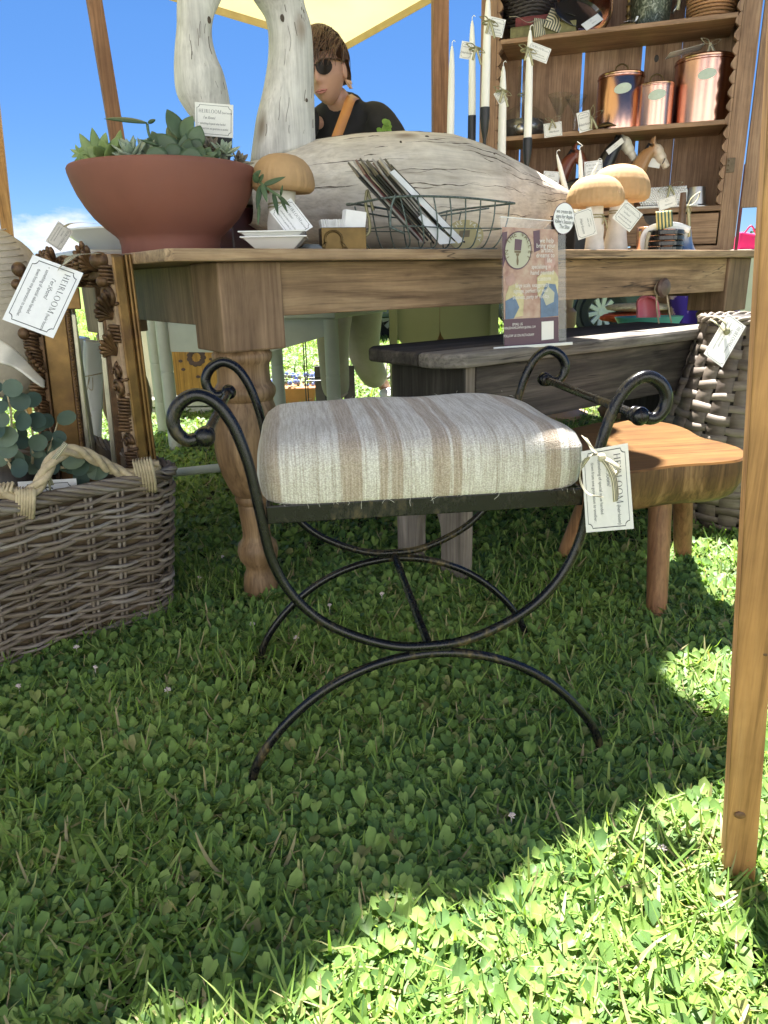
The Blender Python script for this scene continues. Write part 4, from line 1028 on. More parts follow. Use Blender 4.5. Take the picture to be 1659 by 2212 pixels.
# white tubes tied with twine
tw = thing('tied_white_tubes', 'pair of white half tubes tied with twine seen through the gilded frame', 'tubes', P(175, 960, 1.9))
for px, tp, nm in ((166, 728, 0), (196, 737, 1)):
    a = P(px - 4, 985, 2.0 - .03 * nm); b = P(px + 6, tp, 2.0 - .03 * nm); a.z = min(a.z, .2)
    MB().tube([a, a.lerp(b, .5), a.lerp(b, .502), b], [.026, .0255, .0265, .0255], 16).build('tube', M_white, tw, smooth=True)
c = P(182, 812, 1.96)
MB().tube([c + Vector((.05 * math.cos(R_(a)) - .003, .034 * math.sin(R_(a)), .006 * math.cos(R_(a)))) for a in range(0, 360, 15)], .0014, 5, closed=True).build('twine', M_rope, tw)
MB().tube(spline([P(192, 812, 1.925), P(190, 835, 1.92), P(200, 842, 1.92), P(200, 815, 1.925)], 5), .001, 5).build('twine_loop', M_rope, tw)
MB().tube(spline([P(194, 815, 1.925), P(186, 860, 1.93), P(198, 900, 1.93)], 5), .001, 5).build('twine_end', M_rope, tw)

# ================================================================== WOVEN CANE BASKET (right)
cb = thing('cane_basket', 'tall bottle shaped basket of wide grey cane strips behind the wooden stool', 'basket', (1.03, 2.02, 0))
CB = Vector((1.03, 2.02, 0)); hp = [(.175, 0), (.205, .05), (.225, .11), (.232, .18), (.228, .25), (.212, .33), (.19, .40), (.168, .47), (.150, .53), (.142, .565), (.142, .575)]
def cbr(z): return interp([q[1] for q in hp], [q[0] for q in hp], z)
NV = 24
for j in range(20):
    z = .022 + j * .0277; pts = []; r_ = random.Random(j); n_ = NV * 4
    vs = []
    for i in range(n_):
        a = 2 * math.pi * i / n_; off = .0034 * math.cos(a * NV / 2 + math.pi * (j % 2)); zz = z + .003 * math.sin(a * 3 + j) + .002 * math.sin(a * 13 + j * 2); wd = .0105 + .002 * math.sin(a * 5 + j * 2.3)
        for dz, th in ((-wd, 0), (0, .0008), (wd, 0)):
            r = cbr(zz + dz) + off + th; vs.append(CB + Vector((r * math.cos(a), r * math.sin(a), zz + dz)))
    MB().add(vs, [(3 * i + k, 3 * ((i + 1) % n_) + k, 3 * ((i + 1) % n_) + k + 1, 3 * i + k + 1) for i in range(n_) for k in (0, 1)]).build('weaver', M_split, cb, smooth='all', solid=.0018)
for i in range(NV):
    a = 2 * math.pi * (i) / NV; vs = []; n_ = 41
    da = .42 * 2 * math.pi / NV
    for q in range(n_):
        z = .005 + .565 * q / (n_ - 1); ph = (z - .022) / .0277; off = -.0030 * math.cos(a * NV / 2 + math.pi * ph) * 1.0
        for d_ in (-da, 0, da): vs.append(CB + Vector(((cbr(z) + off) * math.cos(a + d_), (cbr(z) + off) * math.sin(a + d_), z)))
    MB().add(vs, [(3 * q + k, 3 * q + k + 1, 3 * q + k + 4, 3 * q + k + 3) for q in range(n_ - 1) for k in (0, 1)]).build('stake', M_split, cb, smooth='all', solid=.0016)
MB().lathe([(max(.02, r - .012), z) for r, z in hp], CB, 40).build('lining', M_dkwick, cb, smooth='all')
for j in range(3):
    MB().tube([CB + Vector(((.144 + .006 * math.cos(q * .9 + j * 2.1)) * math.cos(q * .105), (.144 + .006 * math.cos(q * .9 + j * 2.1)) * math.sin(q * .105), .572 + .007 * math.sin(q * .9 + j * 2.1))) for q in range(60)], .0055, 6, closed=True).build('rim_rod', M_split, cb, smooth='all')
t = ptag('cream HEIRLOOM tag lying against the shoulder of the cane basket', (1611, 705), (1560, 794), (1558, 700), (1.80, 1.74, 1.79))
for pts_ in ([(1566, 717, 1.775), (1550, 700, 1.77), (1534, 690, 1.77)], [(1568, 714, 1.775), (1566, 697, 1.77), (1548, 683, 1.78)]):
    ribbon_strip(spline([P(*q) for q in pts_], 5), .010, M_rib2, t, up=Vector((.2, -.6, .8)))
MB().ball(P(1570, 716, 1.775), (.009, .006, .009), 8, 6).build('knot', M_rib2, t, smooth='all')
t = make_tag('corner of a white tag hanging low below the stool beside the cane basket', P(1463, 1094, 1.72), P(1476, 1094, 1.72), P(1470, 1138, 1.70), 'plain', mt=M_cardw)

# ================================================================== SUCCULENT BOWL
BC = ontab(389, .262); BC = Vector((BC.x - .0, BC.y, TZ))
def _bowlc():
    # centre so that the rim spans the right columns
    return ontab(372, .262)
BC = _bowlc()
pl_ = thing('succulent_planter', 'wide brown terracotta bowl planted with green succulents on the table corner', 'planter', BC)
bp = [(.106, 0), (.108, .004), (.1075, .022), (.110, .034), (.117, .042), (.134, .056), (.155, .077), (.171, .100), (.184, .124), (.193, .148), (.198, .166), (.1985, .174), (.196, .178), (.190, .179), (.186, .176), (.182, .160), (.17, .13)]
MB().lathe(bp, BC, 64).build('bowl', M_terra, pl_, smooth='all')
MB().lathe([(.184, .155), (.09, .165), (.001, .168)], BC, 32).build('soil', M_soil, pl_, smooth='all')
M_suc = {'light': leafmat('light_succulent', [(0, (.17, .25, .085)), (1, (.29, .37, .15))], .12, .42, 30, island=False),
         'jade': leafmat('jade_succulent', [(0, (.05, .085, .045)), (1, (.11, .165, .085))], .06, .42, 30, island=False),
         'pale': leafmat('pale_succulent', [(0, (.24, .31, .235)), (1, (.38, .44, .33))], .08, .5, 30, island=False),
         'mauve': leafmat('mauve_succulent', [(0, (.15, .12, .10)), (1, (.24, .22, .17))], .05, .5, 30, island=False)}
def suc_leaf(base, d, up, L, w, th, parent, mt, curl=.15, shape=.6, tip=.0):
    d = Vector(d).normalized(); up = Vector(up); s_ = d.cross(up); s_ = s_.normalized() if s_.length > 1e-4 else d.orthogonal().normalized(); n_ = s_.cross(d)
    rows_ = 9; seg = 8; vs = []
    for i in range(rows_):
        t_ = i / (rows_ - 1); ww = w * (math.sin(math.pi * min(1, t_ ** shape)) ** .75 if 0 < t_ < 1 else .06) ; ww = max(ww, w * (.16 if t_ < .3 else .03)); hh_ = th * (.35 + .65 * math.sin(math.pi * t_ ** .8)) * (1 if t_ < .98 else .2)
        c = Vector(base) + d * L * t_ + n_ * (curl * L * t_ * t_)
        for k in range(seg):
            a = 2 * math.pi * k / seg; vs.append(c + s_ * math.cos(a) * ww / 2 + n_ * (math.sin(a) * hh_ / 2 + .12 * ww * math.cos(a) ** 2))
    fs = [(i * seg + k, i * seg + (k + 1) % seg, (i + 1) * seg + (k + 1) % seg, (i + 1) * seg + k) for i in range(rows_ - 1) for k in range(seg)] + [tuple(range(seg))[::-1], tuple((rows_ - 1) * seg + k for k in range(seg))]
    return MB().add(vs, fs).build('leaf', mt, parent, smooth='all')
def rosette(px, py, Y, n, L, w, mt, parent, axis=(0, -.35, 1), th=.25, open_=.9, shape=.75):
    c = P(px, py, Y); ax = Vector(axis).normalized(); e1 = ax.orthogonal().normalized(); e2 = ax.cross(e1)
    core = MB().tube([c - ax * L * .45, c], .006, 8).build('succulent', mt, parent, smooth='all')
    for i in range(n):
        a = i * 2.39996; q = (i + .5) / n; el = R_(80 - 75 * q * open_); k = .45 + .55 * q
        d = (e1 * math.cos(a) + e2 * math.sin(a)) * math.cos(el) + ax * math.sin(el)
        suc_leaf(c - ax * L * .12 * q, d, ax, L * k, w * k, w * th, core, mt, .12, shape)
    return core
YB = BC.y
# light green trailing cluster at the left rim
c = MB().tube([P(232, 360, YB - .05), P(225, 315, YB - .07)], .005, 8).build('succulent', M_suc['light'], pl_, smooth='all')
for (x0_, y0_, x1_, y1_, w, dy) in [(205, 345, 172, 290, .024, 0), (215, 345, 200, 278, .024, .01), (222, 340, 232, 286, .028, -.02), (235, 350, 222, 296, .032, -.03), (232, 350, 262, 294, .03, -.03), (240, 352, 270, 302, .026, 0), (250, 335, 262, 284, .022, .03), (258, 345, 296, 304, .024, .02), (230, 345, 205, 318, .028, -.05), (245, 350, 238, 316, .032, -.06)]:
    a, b = P(x0_, y0_, YB - .06), P(x1_, y1_, YB - .06 + dy)
    suc_leaf(a, b - a, Vector((rnd.uniform(-.3, .3), -1, .4)), (b - a).length, w, .008, c, M_suc['light'], .08, .7)
for (x0_, y0_, x1_, y1_, w, d0, d1) in [(205, 344, 156, 372, .024, -.03, -.02), (196, 346, 160, 392, .024, -.03, -.02), (190, 350, 167, 405, .020, -.03, -.02), (206, 338, 160, 345, .024, -.04, -.04), (205, 330, 165, 322, .022, -.04, -.04), (192, 348, 174, 384, .024, -.04, -.03), (184, 366, 172, 412, .009, -.03, -.02), (198, 340, 166, 358, .024, -.05, -.04), (200, 335, 178, 300, .024, -.05, -.05), (212, 340, 188, 318, .028, -.08, -.09)]:
    a, b = P(x0_, y0_, YB + d0), P(x1_, y1_, YB + d1)
    suc_leaf(a, b - a, Vector((rnd.uniform(-.3, .3), -1, .6)), (b - a).length, w, .008, c, M_suc['light'], -.05, .7)
for cx_, cy_ in ((172, 332),):
    for k in range(7):
        a = k * .9; o_ = P(cx_, cy_, YB - .1); d = Vector((math.cos(a), -.3, math.sin(a))); suc_leaf(o_, d, (0, -1, 0), .018, .008, .003, c, M_suc['light'], .1, .7)
# jade paddles in the middle
c = MB().tube(spline([P(385, 365, YB - .02), P(392, 330, YB - .02), P(398, 300, YB)], 4), .006, 8).build('succulent', M_suc['jade'], pl_, smooth='all')
for (x0_, y0_, x1_, y1_, w, dy) in [(393, 300, 360, 238, .032, 0), (396, 300, 418, 252, .034, -.02), (418, 320, 434, 272, .034, -.03), (392, 320, 366, 272, .034, .04), (352, 340, 330, 285, .03, .02), (388, 340, 340, 290, .036, -.01), (386, 345, 402, 288, .018, -.05), (395, 345, 372, 285, .024, .03), (350, 365, 325, 318, .045, -.10), (412, 365, 420, 318, .044, -.11), (398, 365, 412, 300, .034, -.06), (420, 355, 410, 308, .03, .03), (425, 345, 426, 300, .026, .02), (372, 365, 352, 300, .04, .0), (425, 346, 478, 352, .02, -.08), (436, 345, 470, 330, .012, -.06), (385, 330, 420, 345, .022, -.05), (375, 358, 385, 310, .036, -.04), (404, 350, 385, 318, .03, -.07), (360, 350, 345, 318, .034, -.05), (430, 350, 438, 316, .03, -.06), (345, 352, 318, 330, .03, -.07), (400, 330, 405, 270, .03, .03), (372, 330, 378, 282, .032, .02), (440, 350, 455, 318, .022, -.05), (412, 340, 432, 300, .032, -.05), (384, 345, 362, 312, .034, -.08), (466, 345, 476, 318, .016, -.04)]:
    a, b = P(x0_, y0_, YB - .03 + min(dy, 0)), P(x1_, y1_, YB - .03 + dy)
    suc_leaf(a, b - a, Vector((rnd.uniform(-.5, .5), -1, .25)), (b - a).length, w * 1.15, .007, c, M_suc['jade'], .06, .85)
# arching stem reaching to the left
c = MB().tube(spline([P(352, 345, YB - .06), P(335, 320, YB - .07), P(322, 290, YB - .08), P(318, 268, YB - .08)], 5), .0032, 6).build('succulent', M_suc['jade'], pl_, smooth='all')
for (x0_, y0_, x1_, y1_, w) in [(318, 266, 224, 251, .017), (320, 266, 335, 257, .007), (342, 315, 304, 300, .008), (350, 338, 258, 348, .017), (328, 305, 318, 298, .006)]:
    a, b = P(x0_, y0_, YB - .08), P(x1_, y1_, YB - .09); suc_leaf(a, b - a, Vector((0, -.6, 1)), (b - a).length, w, .008, c, M_suc['jade'], -.06, .9)
rosette(283, 336, YB - .09, 16, .058, .026, M_suc['pale'], pl_, (-.1, -.5, 1))
rosette(318, 334, YB - .03, 14, .055, .026, M_suc['pale'], pl_, (.1, -.4, 1))
rosette(487, 330, YB - .05, 16, .040, .018, M_suc['pale'], pl_, (.3, -.5, 1))
rosette(455, 322, YB + .02, 14, .045, .018, M_suc['mauve'], pl_, (.2, -.4, 1))
rosette(517, 350, YB - .02, 14, .036, .017, M_suc['mauve'], pl_, (.5, -.4, .8))
rosette(440, 300, YB + .06, 12, .05, .014, M_suc['mauve'], pl_, (0, 0, 1))
rosette(262, 334, YB + .06, 14, .05, .02, M_suc['pale'], pl_, (0, -.2, 1))
# trailing sprig over the right rim
c = MB().tube(spline([P(548, 380, YB - .05), P(566, 398, YB - .09), P(585, 412, YB - .11), P(606, 425, YB - .12)], 5), .003, 6).build('succulent', M_suc['jade'], pl_, smooth='all')
for (x0_, y0_, x1_, y1_, w) in [(568, 400, 620, 384, .012), (566, 396, 578, 440, .012), (562, 400, 556, 456, .012), (590, 415, 602, 468, .010), (600, 422, 628, 448, .009), (606, 424, 612, 398, .006), (556, 395, 548, 372, .014), (548, 385, 566, 368, .013), (560, 440, 558, 490, .007), (606, 428, 622, 462, .007), (560, 392, 572, 376, .011)]:
    a, b = P(x0_, y0_, YB - .1), P(x1_, y1_, YB - .12); suc_leaf(a, b - a, Vector((0, -1, .3)), (b - a).length, w, .005, c, M_suc['jade'], .1, .7)
# card on a stick
t = ptag('white HEIRLOOM card on a stick rising from the succulent bowl', (421, 220), (504, 227), (415, 291), YB + .03, name='plant_card')
MB().tube([P(456, 293, YB + .034), P(450, 345, YB + .034)], .0012, 6).build('stick', M_raffia, t)

# ================================================================== CARVED SWAN
SN = .43
def sw(px, py): q = tpl(px, py, SN) - TL; return (q.dot(TT), q.z)
swn = thing('carved_swan', 'huge carved wooden swan decoy with cracked white paint lying along the table', 'swan', tabP(.85, SN), TA)
tp_ = [sw(*q) for q in [(530, 372), (547, 344), (600, 322), (672, 303), (760, 291), (850, 286), (945, 291), (968, 298), (1000, 308), (1028, 318), (1089, 346), (1128, 364), (1180, 389), (1231, 414)]]
bt_ = [sw(1231, 438), sw(1200, 455), sw(1160, 480)]
sA, sB = tp_[0][0], tp_[-1][0]
tpx, tpz = [q[0] for q in tp_], [q[1] for q in tp_]
def body(u, v):
    s_ = sA + (sB - sA) * v; zt = interp(tpx, tpz, s_)
    zb = interp([sA, sA + .1, sA + .3, 1.12, 1.30, sw(1231, 438)[0]], [.84, .785, TZ, TZ, .82, sw(1231, 438)[1]], s_)
    hw = interp([sA, sA + .06, sA + .2, sA + .45, sA + .75, sA + 1.0, sB], [.03, .10, .165, .20, .185, .12, .022], s_)
    zc = zb + (zt - zb) * .42; a = 2 * math.pi * u; c_, s2 = math.cos(a), math.sin(a)
    e = .85
    y = hw * math.copysign(abs(c_) ** e, c_); z = zc + ((zt - zc) if s2 > 0 else (zc - zb)) * math.copysign(abs(s2) ** e, s2)
    return tabP(s_, SN + y, max(z, TZ + .0005) if z < TZ else z)
MB().grid(body, 64, 90, True).build('body', M_swan, swn, smooth='all')
# neck: edges traced, swept with elliptical section
nk = [((545, 350), (676, 312)), ((552, 300), (674, 270)), ((560, 248), (672, 200)), ((576, 185), (669, 119)), ((588, 110), (662, 60)), ((582, 43), (652, 20)), ((560, 2), (640, -20)), ((530, -38), (592, -100)), ((508, -48), (508, -128)), ((486, -40), (430, -100)), ((474, 4), (390, -25)), ((457, 43), (385, 55)), ((454, 85), (381, 100)), ((464, 130), (380, 151)), ((479, 166), (386, 200)), ((491, 215), (402, 232)), ((497, 262), (424, 262))]
bk = [((497, 264), (430, 266)), ((499, 298), (452, 290)), ((498, 330), (470, 322)), ((493, 352), (480, 350))]
def loft(pairs, th, sub_=5):
    A = [Vector((*sw(*a), 0)) for a, b in pairs]; B = [Vector((*sw(*b), 0)) for a, b in pairs]
    A = spline(A, sub_); B = spline(B, sub_); n_ = len(A); seg = 20; vs = []
    for i in range(n_):
        for k in range(seg):
            an = 2 * math.pi * k / seg; m_ = (A[i] + B[i]) / 2 + (A[i] - B[i]) / 2 * math.cos(an); hw = (A[i] - B[i]).length / 2
            vs.append(tabP(m_.x, SN + th(i / (n_ - 1), hw) * math.copysign(abs(math.sin(an)) ** .9, math.sin(an)), m_.y))
    fs = [(i * seg + k, (i + 1) * seg + k, (i + 1) * seg + (k + 1) % seg, i * seg + (k + 1) % seg) for i in range(n_ - 1) for k in range(seg)] + [tuple(range(seg)), tuple((n_ - 1) * seg + k for k in range(seg))[::-1]]
    return MB().add(vs, fs)
loft(nk, lambda t_, hw: min(.062, hw * 1.02) if t_ < .85 else .06 - .02 * (t_ - .85) / .15).build('neck', M_swanz, swn, smooth='all')
loft(bk, lambda t_, hw: .036 - .018 * t_).build('bill', mat('black_bill_paint', (.016, .017, .02), .5, var=.3, scale=40), swn, smooth='all')

# cracks and chips in the old paint: dark seams following the grain
M_crk = mat('dark_crack', (.085, .064, .047), .9, var=.4, scale=60)
cr_mb = MB(); r8 = random.Random(21)
for i in range(54):
    u0_ = r8.uniform(.27, .53); v0_ = r8.uniform(.05, .93); Lv = r8.uniform(.03, .22) * (1.3 if i % 4 == 0 else .8); n_ = max(5, int(Lv * 90)); w_ = r8.uniform(.0005, .0013); ph = r8.random() * 6
    pts = [body((u0_ + .004 * math.sin(k * .22 + ph) + .0016 * math.sin(k * .9 + ph * 2)) % 1, min(.985, v0_ + Lv * k / n_)) for k in range(n_ + 1)]
    cr_mb.tube(pts, [max(.0002, w_ * math.sin(math.pi * (k + .3) / (n_ + .6)) * (1 + .5 * math.sin(k * 2.3 + ph))) for k in range(n_ + 1)], 5)
for i in range(5):
    p = body(r8.uniform(.28, .5), r8.uniform(.1, .9)); cr_mb.ball(p, (r8.uniform(.003, .008), .003, r8.uniform(.002, .004)), 8, 5, qT)
tag(cr_mb.build('cracks', M_crk, swn, smooth='all'), kind='stuff')
nkA = spline([Vector((*sw(*a), 0)) for a, b in nk], 6); nkB = spline([Vector((*sw(*b), 0)) for a, b in nk], 6)
nc = MB()
def npt(i, q):
    i = max(0, min(len(nkA) - 1, i)); m_ = nkA[i].lerp(nkB[i], q); hw = (nkA[i] - nkB[i]).length / 2; e_ = abs(2 * q - 1)
    return tabP(m_.x, SN - min(.062, hw * 1.02) * math.sqrt(max(0, 1 - e_ ** 2.2)) - .0003, m_.y)
for i in range(46):
    a_ = r8.randrange(2, len(nkA) - 8); q = r8.uniform(.06, .94); n_ = r8.choice((3, 3, 4, 6)); w_ = r8.uniform(.0003, .0007)
    nc.tube([npt(a_ + k, q + .012 * math.sin(k + i)) for k in range(n_)] if i % 3 else [npt(a_, q), npt(a_, q).lerp(npt(a_ + 1, q), .5), npt(a_ + 1, q + .01)], w_, 4)
for i in range(4):
    a_ = r8.randrange(2, len(nkA) - 4); nc.ball(npt(a_, r8.uniform(.12, .88)), (r8.uniform(.003, .008), .003, r8.uniform(.004, .009)), 8, 5, qT)
tag(nc.build('cracks', M_crk, swn, smooth='all'), kind='stuff')

# ================================================================== MUSHROOMS
def mushroom(lab, px, n, y_top, y_rim, rx, stem_b, stem_t, y_stem_top, tilt=0., gp='velvet topped mushrooms'):
    b = ontab(px[1], n); Y = b.y; t = thing('velvet_mushroom', lab, 'mushroom', b, 0, gp)
    ct = P(px[0], y_rim, Y); k = Y * .98 / FPX
    R = rx * k; H = (y_rim - y_top) * k; zc = ct.z
    q = Matrix.Rotation(tilt, 3, 'Y'); vs = []
    prof_ = [(.30, -.16), (.62, -.27), (.85, -.26), (.97, -.14), (1.0, .02), (.985, .2), (.93, .42), (.82, .64), (.66, .82), (.46, .93), (.24, .985), (0.001, 1.0)]
    ppx, pz = [p[0] for p in prof_], [p[1] for p in prof_]
    def f(u, v):
        a = 2 * math.pi * u; i = v * (len(prof_) - 1); r = interp(range(len(prof_)), ppx, i); z = interp(range(len(prof_)), pz, i)
        g_ = max(0, 1 - max(0, z) * 1.3) if z < .8 else 0; r *= 1 + .020 * g_ * (math.sin(a * 26 + 3 * math.sin(a * 3)) * (.6 + .4 * math.sin(a * 5)) + .8 * math.sin(a * 41 + 2 + z * 2 + 2 * math.sin(a * 2))) + .02 * math.sin(a * 3 + px[0])
        return ct + q @ Vector((R * r * math.cos(a), R * r * .92 * math.sin(a), H * z))
    MB().grid(f, 120, 34, True).build('cap', M_velvet, t, smooth='all')
    top_ = P(px[0], y_stem_top, Y); wb_, wt = stem_b * k, stem_t * k; c0 = b.copy(); c1 = Vector((ct.x, ct.y, ct.z - .1 * H)); h = c1.z - b.z
    pts = [c0.lerp(c1, q_) for q_ in (0, .06, .14, .28, .45, .62, .8, 1)]
    MB().tube(pts, [wb_ * .92, wb_, wb_ * .97, wb_ * .86, wt * 1.12, wt * 1.02, wt, wt * 1.05], 20, up=(1, 0, 0)).build('stem', M_stone, t, smooth=True, angle=60)
    s0 = c0.lerp(c1, .70)
    for dz in (0, .007):
        MB().tube([s0 + Vector((wt * 1.05 * math.cos(R_(a)), wt * 1.05 * math.sin(R_(a)), dz)) for a in range(0, 360, 20)], .002, 5, closed=True).build('string', M_rib2, t)
    bow(t, s0 + Vector((wt * .9, -wt * .7, 0)), .004, .018, M_rib2)
    return t, b
mushroom('fawn velvet mushroom behind the succulent bowl, leaning against the swan', (610, 606), .13, 342, 398, 64, 32, 26, 440, .06)
mushroom('front fawn velvet mushroom of the pair at the table end, its cap in the sun', (1285, 1284), .055, 386, 433, 57, 20, 17, 447, -.02)
mushroom('rear fawn velvet mushroom of the pair, half hidden by the front one', (1338, 1328), .17, 364, 417, 61, 25, 17, 432, .06)
ptag('white HEIRLOOM tag leaning on the velvet mushroom behind the bowl', (628, 428), (676, 490), (583, 458), (1.66, 1.64, 1.64), mt=M_cardw)
ptag('pale tag hanging behind the sunlit front mushroom, printed side turned away', (1277, 447), (1290, 505), (1238, 470), 2.06, 'back')
ptag('pinkish HEIRLOOM tag hanging in front of the rear mushroom stem', (1352, 432), (1389, 463), (1313, 463), 2.10)

# ================================================================== DISHES, CARD HOLDER
def sq_dish(lab, px, z, w, h, n=.02):
    b = ontab(px, n); t = thing('square_dish', lab, 'dish', (b.x, b.y, z), R_(4), 'stacked square dishes')
    lo, hi = w * .58, w; th = .004
    q = lambda r, zz: [WM[t] @ Vector((sx * r / 2, sy * r / 2, zz)) for sx, sy in ((-1, -1), (1, -1), (1, 1), (-1, 1))]
    mb = MB(); L_ = [q(lo, 0), q(hi, h), q(hi + .012, h + .0005), q(hi + .012, h + .0035), q(hi - .004, h + .003), q(lo - .004, .004)]
    vs = [p for r in L_ for p in r]; fs = [(j * 4 + i, j * 4 + (i + 1) % 4, (j + 1) * 4 + (i + 1) % 4, (j + 1) * 4 + i) for j in range(5) for i in range(4)] + [(3, 2, 1, 0), tuple(20 + i for i in range(4))]
    mb.add(vs, fs).build('dish', M_white, t, bevel=.0012); return t
sq_dish('lower white square dish of the stack on the table beside the bowl', 597, TZ, .122, .024)
sq_dish('upper white square dish resting in the other one beside the bowl', 594, TZ + .012, .122, .022)
b = ontab(741, .03); ch = thing('brass_card_holder', 'small brass card box with a raised oval on its front', 'card holder', b, R_(12))
def ll(t, x, y, z): return WM[t] @ Vector((x, y, z))
mb = MB(); q12 = Matrix.Rotation(R_(12), 3, 'Z')
mb.box(ll(ch, 0, -.020, .025), (.100, .0022, .049), q12); mb.box(ll(ch, 0, .022, .025), (.100, .0022, .049), q12); mb.box(ll(ch, -.049, .001, .025), (.0022, .0396, .049), q12); mb.box(ll(ch, .049, .001, .025), (.0022, .0396, .049), q12); mb.box(ll(ch, 0, .001, .0015), (.0955, .0396, .003), q12)
mb.build('box', M_brass, ch, bevel=.002)
arc_ = [ll(ch, -.024 + .019 * math.cos(R_(a)), -.023, .024 + .018 * math.sin(R_(a))) for a in range(-20, 201, 10)]
MB().tube(arc_, .0026, 8).build('oval_ring', M_brass, ch, smooth='all')
for sg in (-1, 1):
    lf = MB()
    for k in range(3): lf.tube(spline([ll(ch, -.024 + sg * .019, -.023, .016), ll(ch, -.024 + sg * (.022 + .003 * k), -.0245, .008), ll(ch, -.024 + sg * (.016 + .009 * k), -.024, .003)], 4), [.0028, .0026, .0024, .0022, .002, .0018, .0016, .0014, .001], 6)
    lf.build('leaf_ornament', M_brass, ch, smooth='all')
cards = thing('white_name_cards', 'block of small white cards standing in the brass card box', 'cards', ll(ch, 0, 0, .003), R_(12))
for k in range(26):
    hh_ = .062 + .0015 * rnd.random(); MB().box(ll(ch, -.044 + k * .0021, .001, .004 + hh_ / 2), (.0013, .034, hh_), q12 @ Matrix.Rotation(R_(-9 + rnd.uniform(-1, 1)), 3, 'Y')).build('card', M_cardw, cards)
for k in range(9):
    MB().box(ll(ch, .022 + .0006 * k, .012 - k * .0024, .045 + .001 * (k % 2)), (.046, .0014, .078), q12 @ Matrix.Rotation(R_(8), 3, 'Y')).build('card', M_cardw, cards)
# knife/handle glimpse beside dishes
hd = thing('grey_cloth_scrap', 'small folded grey cloth lying between the dishes and the brass box', 'cloth', ontab(672, .03))
blob(ontab(672, .035, TZ + .007), (.024, .02, .009), 3, .1, 5, 24, 12).build('cloth', mat('slate_cloth', (.16, .18, .19), .9, var=.3, scale=60), hd, smooth='all')
# maroon tray edge behind bowl
tr = thing('maroon_gilt_box', 'dark maroon box with a gilt rim glimpsed behind the bowl and mushroom', 'box', ontab(560, .42), TA)
MB().box(ontab(555, .50, TZ + .062), (.20, .13, .124), qT).build('box_body', mat('maroon_lacquer', (.06, .012, .01), .3, var=.3), tr, bevel=.004)
MB().box(ontab(555, .50, TZ + .1275), (.204, .134, .008), qT).build('gilt_rim', M_brass, tr, bevel=.001)
MB().box(ontab(555, .50, TZ + .146), (.17, .10, .028), qT).build('raffia_top', M_raffia, tr, bevel=.01)

# ================================================================== WIRE BASKET with brochures
def wpt(px, py, Y): return P(px, py, Y)
wk = thing('wire_basket', 'green weathered wire basket holding leaflets on the table', 'basket', ontab(960, .1), TA)
A0, A1, D0, D1 = .52, .98, -.075, .085     # table coordinates
def wt_(s, n, z): return tabP(s, n, TZ + z)
s0w = (ontab(856, -.06) - TL).dot(TT); s1w = (ontab(1098, -.06) - TL).dot(TT); n0w, n1w = -.06, .115; sl_ = (ontab(800, .06) - TL).dot(TT)
HTW = .112
def wire(pts, r=.0016, nm='wire'): MB().tube(pts, r, 6).build(nm, M_wire, wk, smooth='all')
rim_ = [wt_(s0w, n0w, HTW - .004), wt_((s0w + s1w) / 2, n0w - .004, HTW + .002), wt_(s1w, n0w, HTW - .003), wt_(s1w + .012, n0w + .02, HTW - .004), wt_(s1w - .02, n1w, HTW - .006), wt_((s0w + s1w) / 2 + .05, n1w, HTW - .02), wt_(s0w + .02, n1w, HTW - .003), wt_(s0w - .02, n1w - .03, HTW - .008)]
MB().tube(spline(rim_, 6, True), .0026, 7, closed=True).build('rim_wire', M_wire, wk, smooth='all')
for i in range(8):   # front ribs bowing under
    s_ = s0w + .012 + (s1w - s0w - .012) * i / 7; sb = (s0w + s1w) / 2 + (s_ - (s0w + s1w) / 2) * .80
    wire(spline([wt_(s_, n0w, HTW), wt_(s_ * .6 + sb * .4 + .002 * math.sin(i), n0w - .004, HTW * .55), wt_(sb, n0w + .008, .012), wt_(sb, n0w + .05, .003), wt_(sb, n1w - .03, .003), wt_(s_ * .3 + sb * .7, n1w - .004, .03), wt_(s_, n1w, HTW - .008)], 5), .0017, 'rib_wire')
for z, k in ((.05, .9), (.004, .8)):
    c_ = (s0w + s1w) / 2; h_ = (s1w - s0w) / 2 * (.8 + .2 * z / HTW)
    MB().tube(spline([wt_(c_ - h_, n0w + .006, z), wt_(c_, n0w + .002, z - .002), wt_(c_ + h_, n0w + .006, z), wt_(c_ + h_, n1w - .006, z), wt_(c_, n1w - .004, z), wt_(c_ - h_, n1w - .006, z)], 5, True), .0014, 6, closed=True).build('ring_wire', M_wire, wk, smooth='all')
wire(spline([wt_(s0w, n0w, HTW), wt_(s0w - .012, n0w + .0, .085), wt_(s0w - .018, n0w - .004, .05), wt_(s0w - .01, n0w - .01, .042), wt_(s0w + .014, n0w - .012, .034)], 5), .0026, 'handle_wire')
wire(spline([wt_(s0w + .02, n1w, HTW - .02), wt_((s0w + s1w) / 2, n1w - .02, HTW - .032), wt_(s1w - .02, n0w + .05, HTW - .012)], 5), .002, 'handle_wire')
rb = P(798, 470, ontab(800, 0).y)
ribbon_strip(spline([P(807, 455, 1.78), P(798, 425, 1.78), P(793, 412, 1.78), P(790, 440, 1.775), P(796, 470, 1.77)], 5), .007, M_rib2, wk, up=Vector((.2, -1, .1)))
ribbon_strip(spline([P(797, 468, 1.77), P(798, 500, 1.77), P(780, 516, 1.77), P(768, 524, 1.765)], 5), .007, M_rib2, wk, up=Vector((.2, -1, .3)))
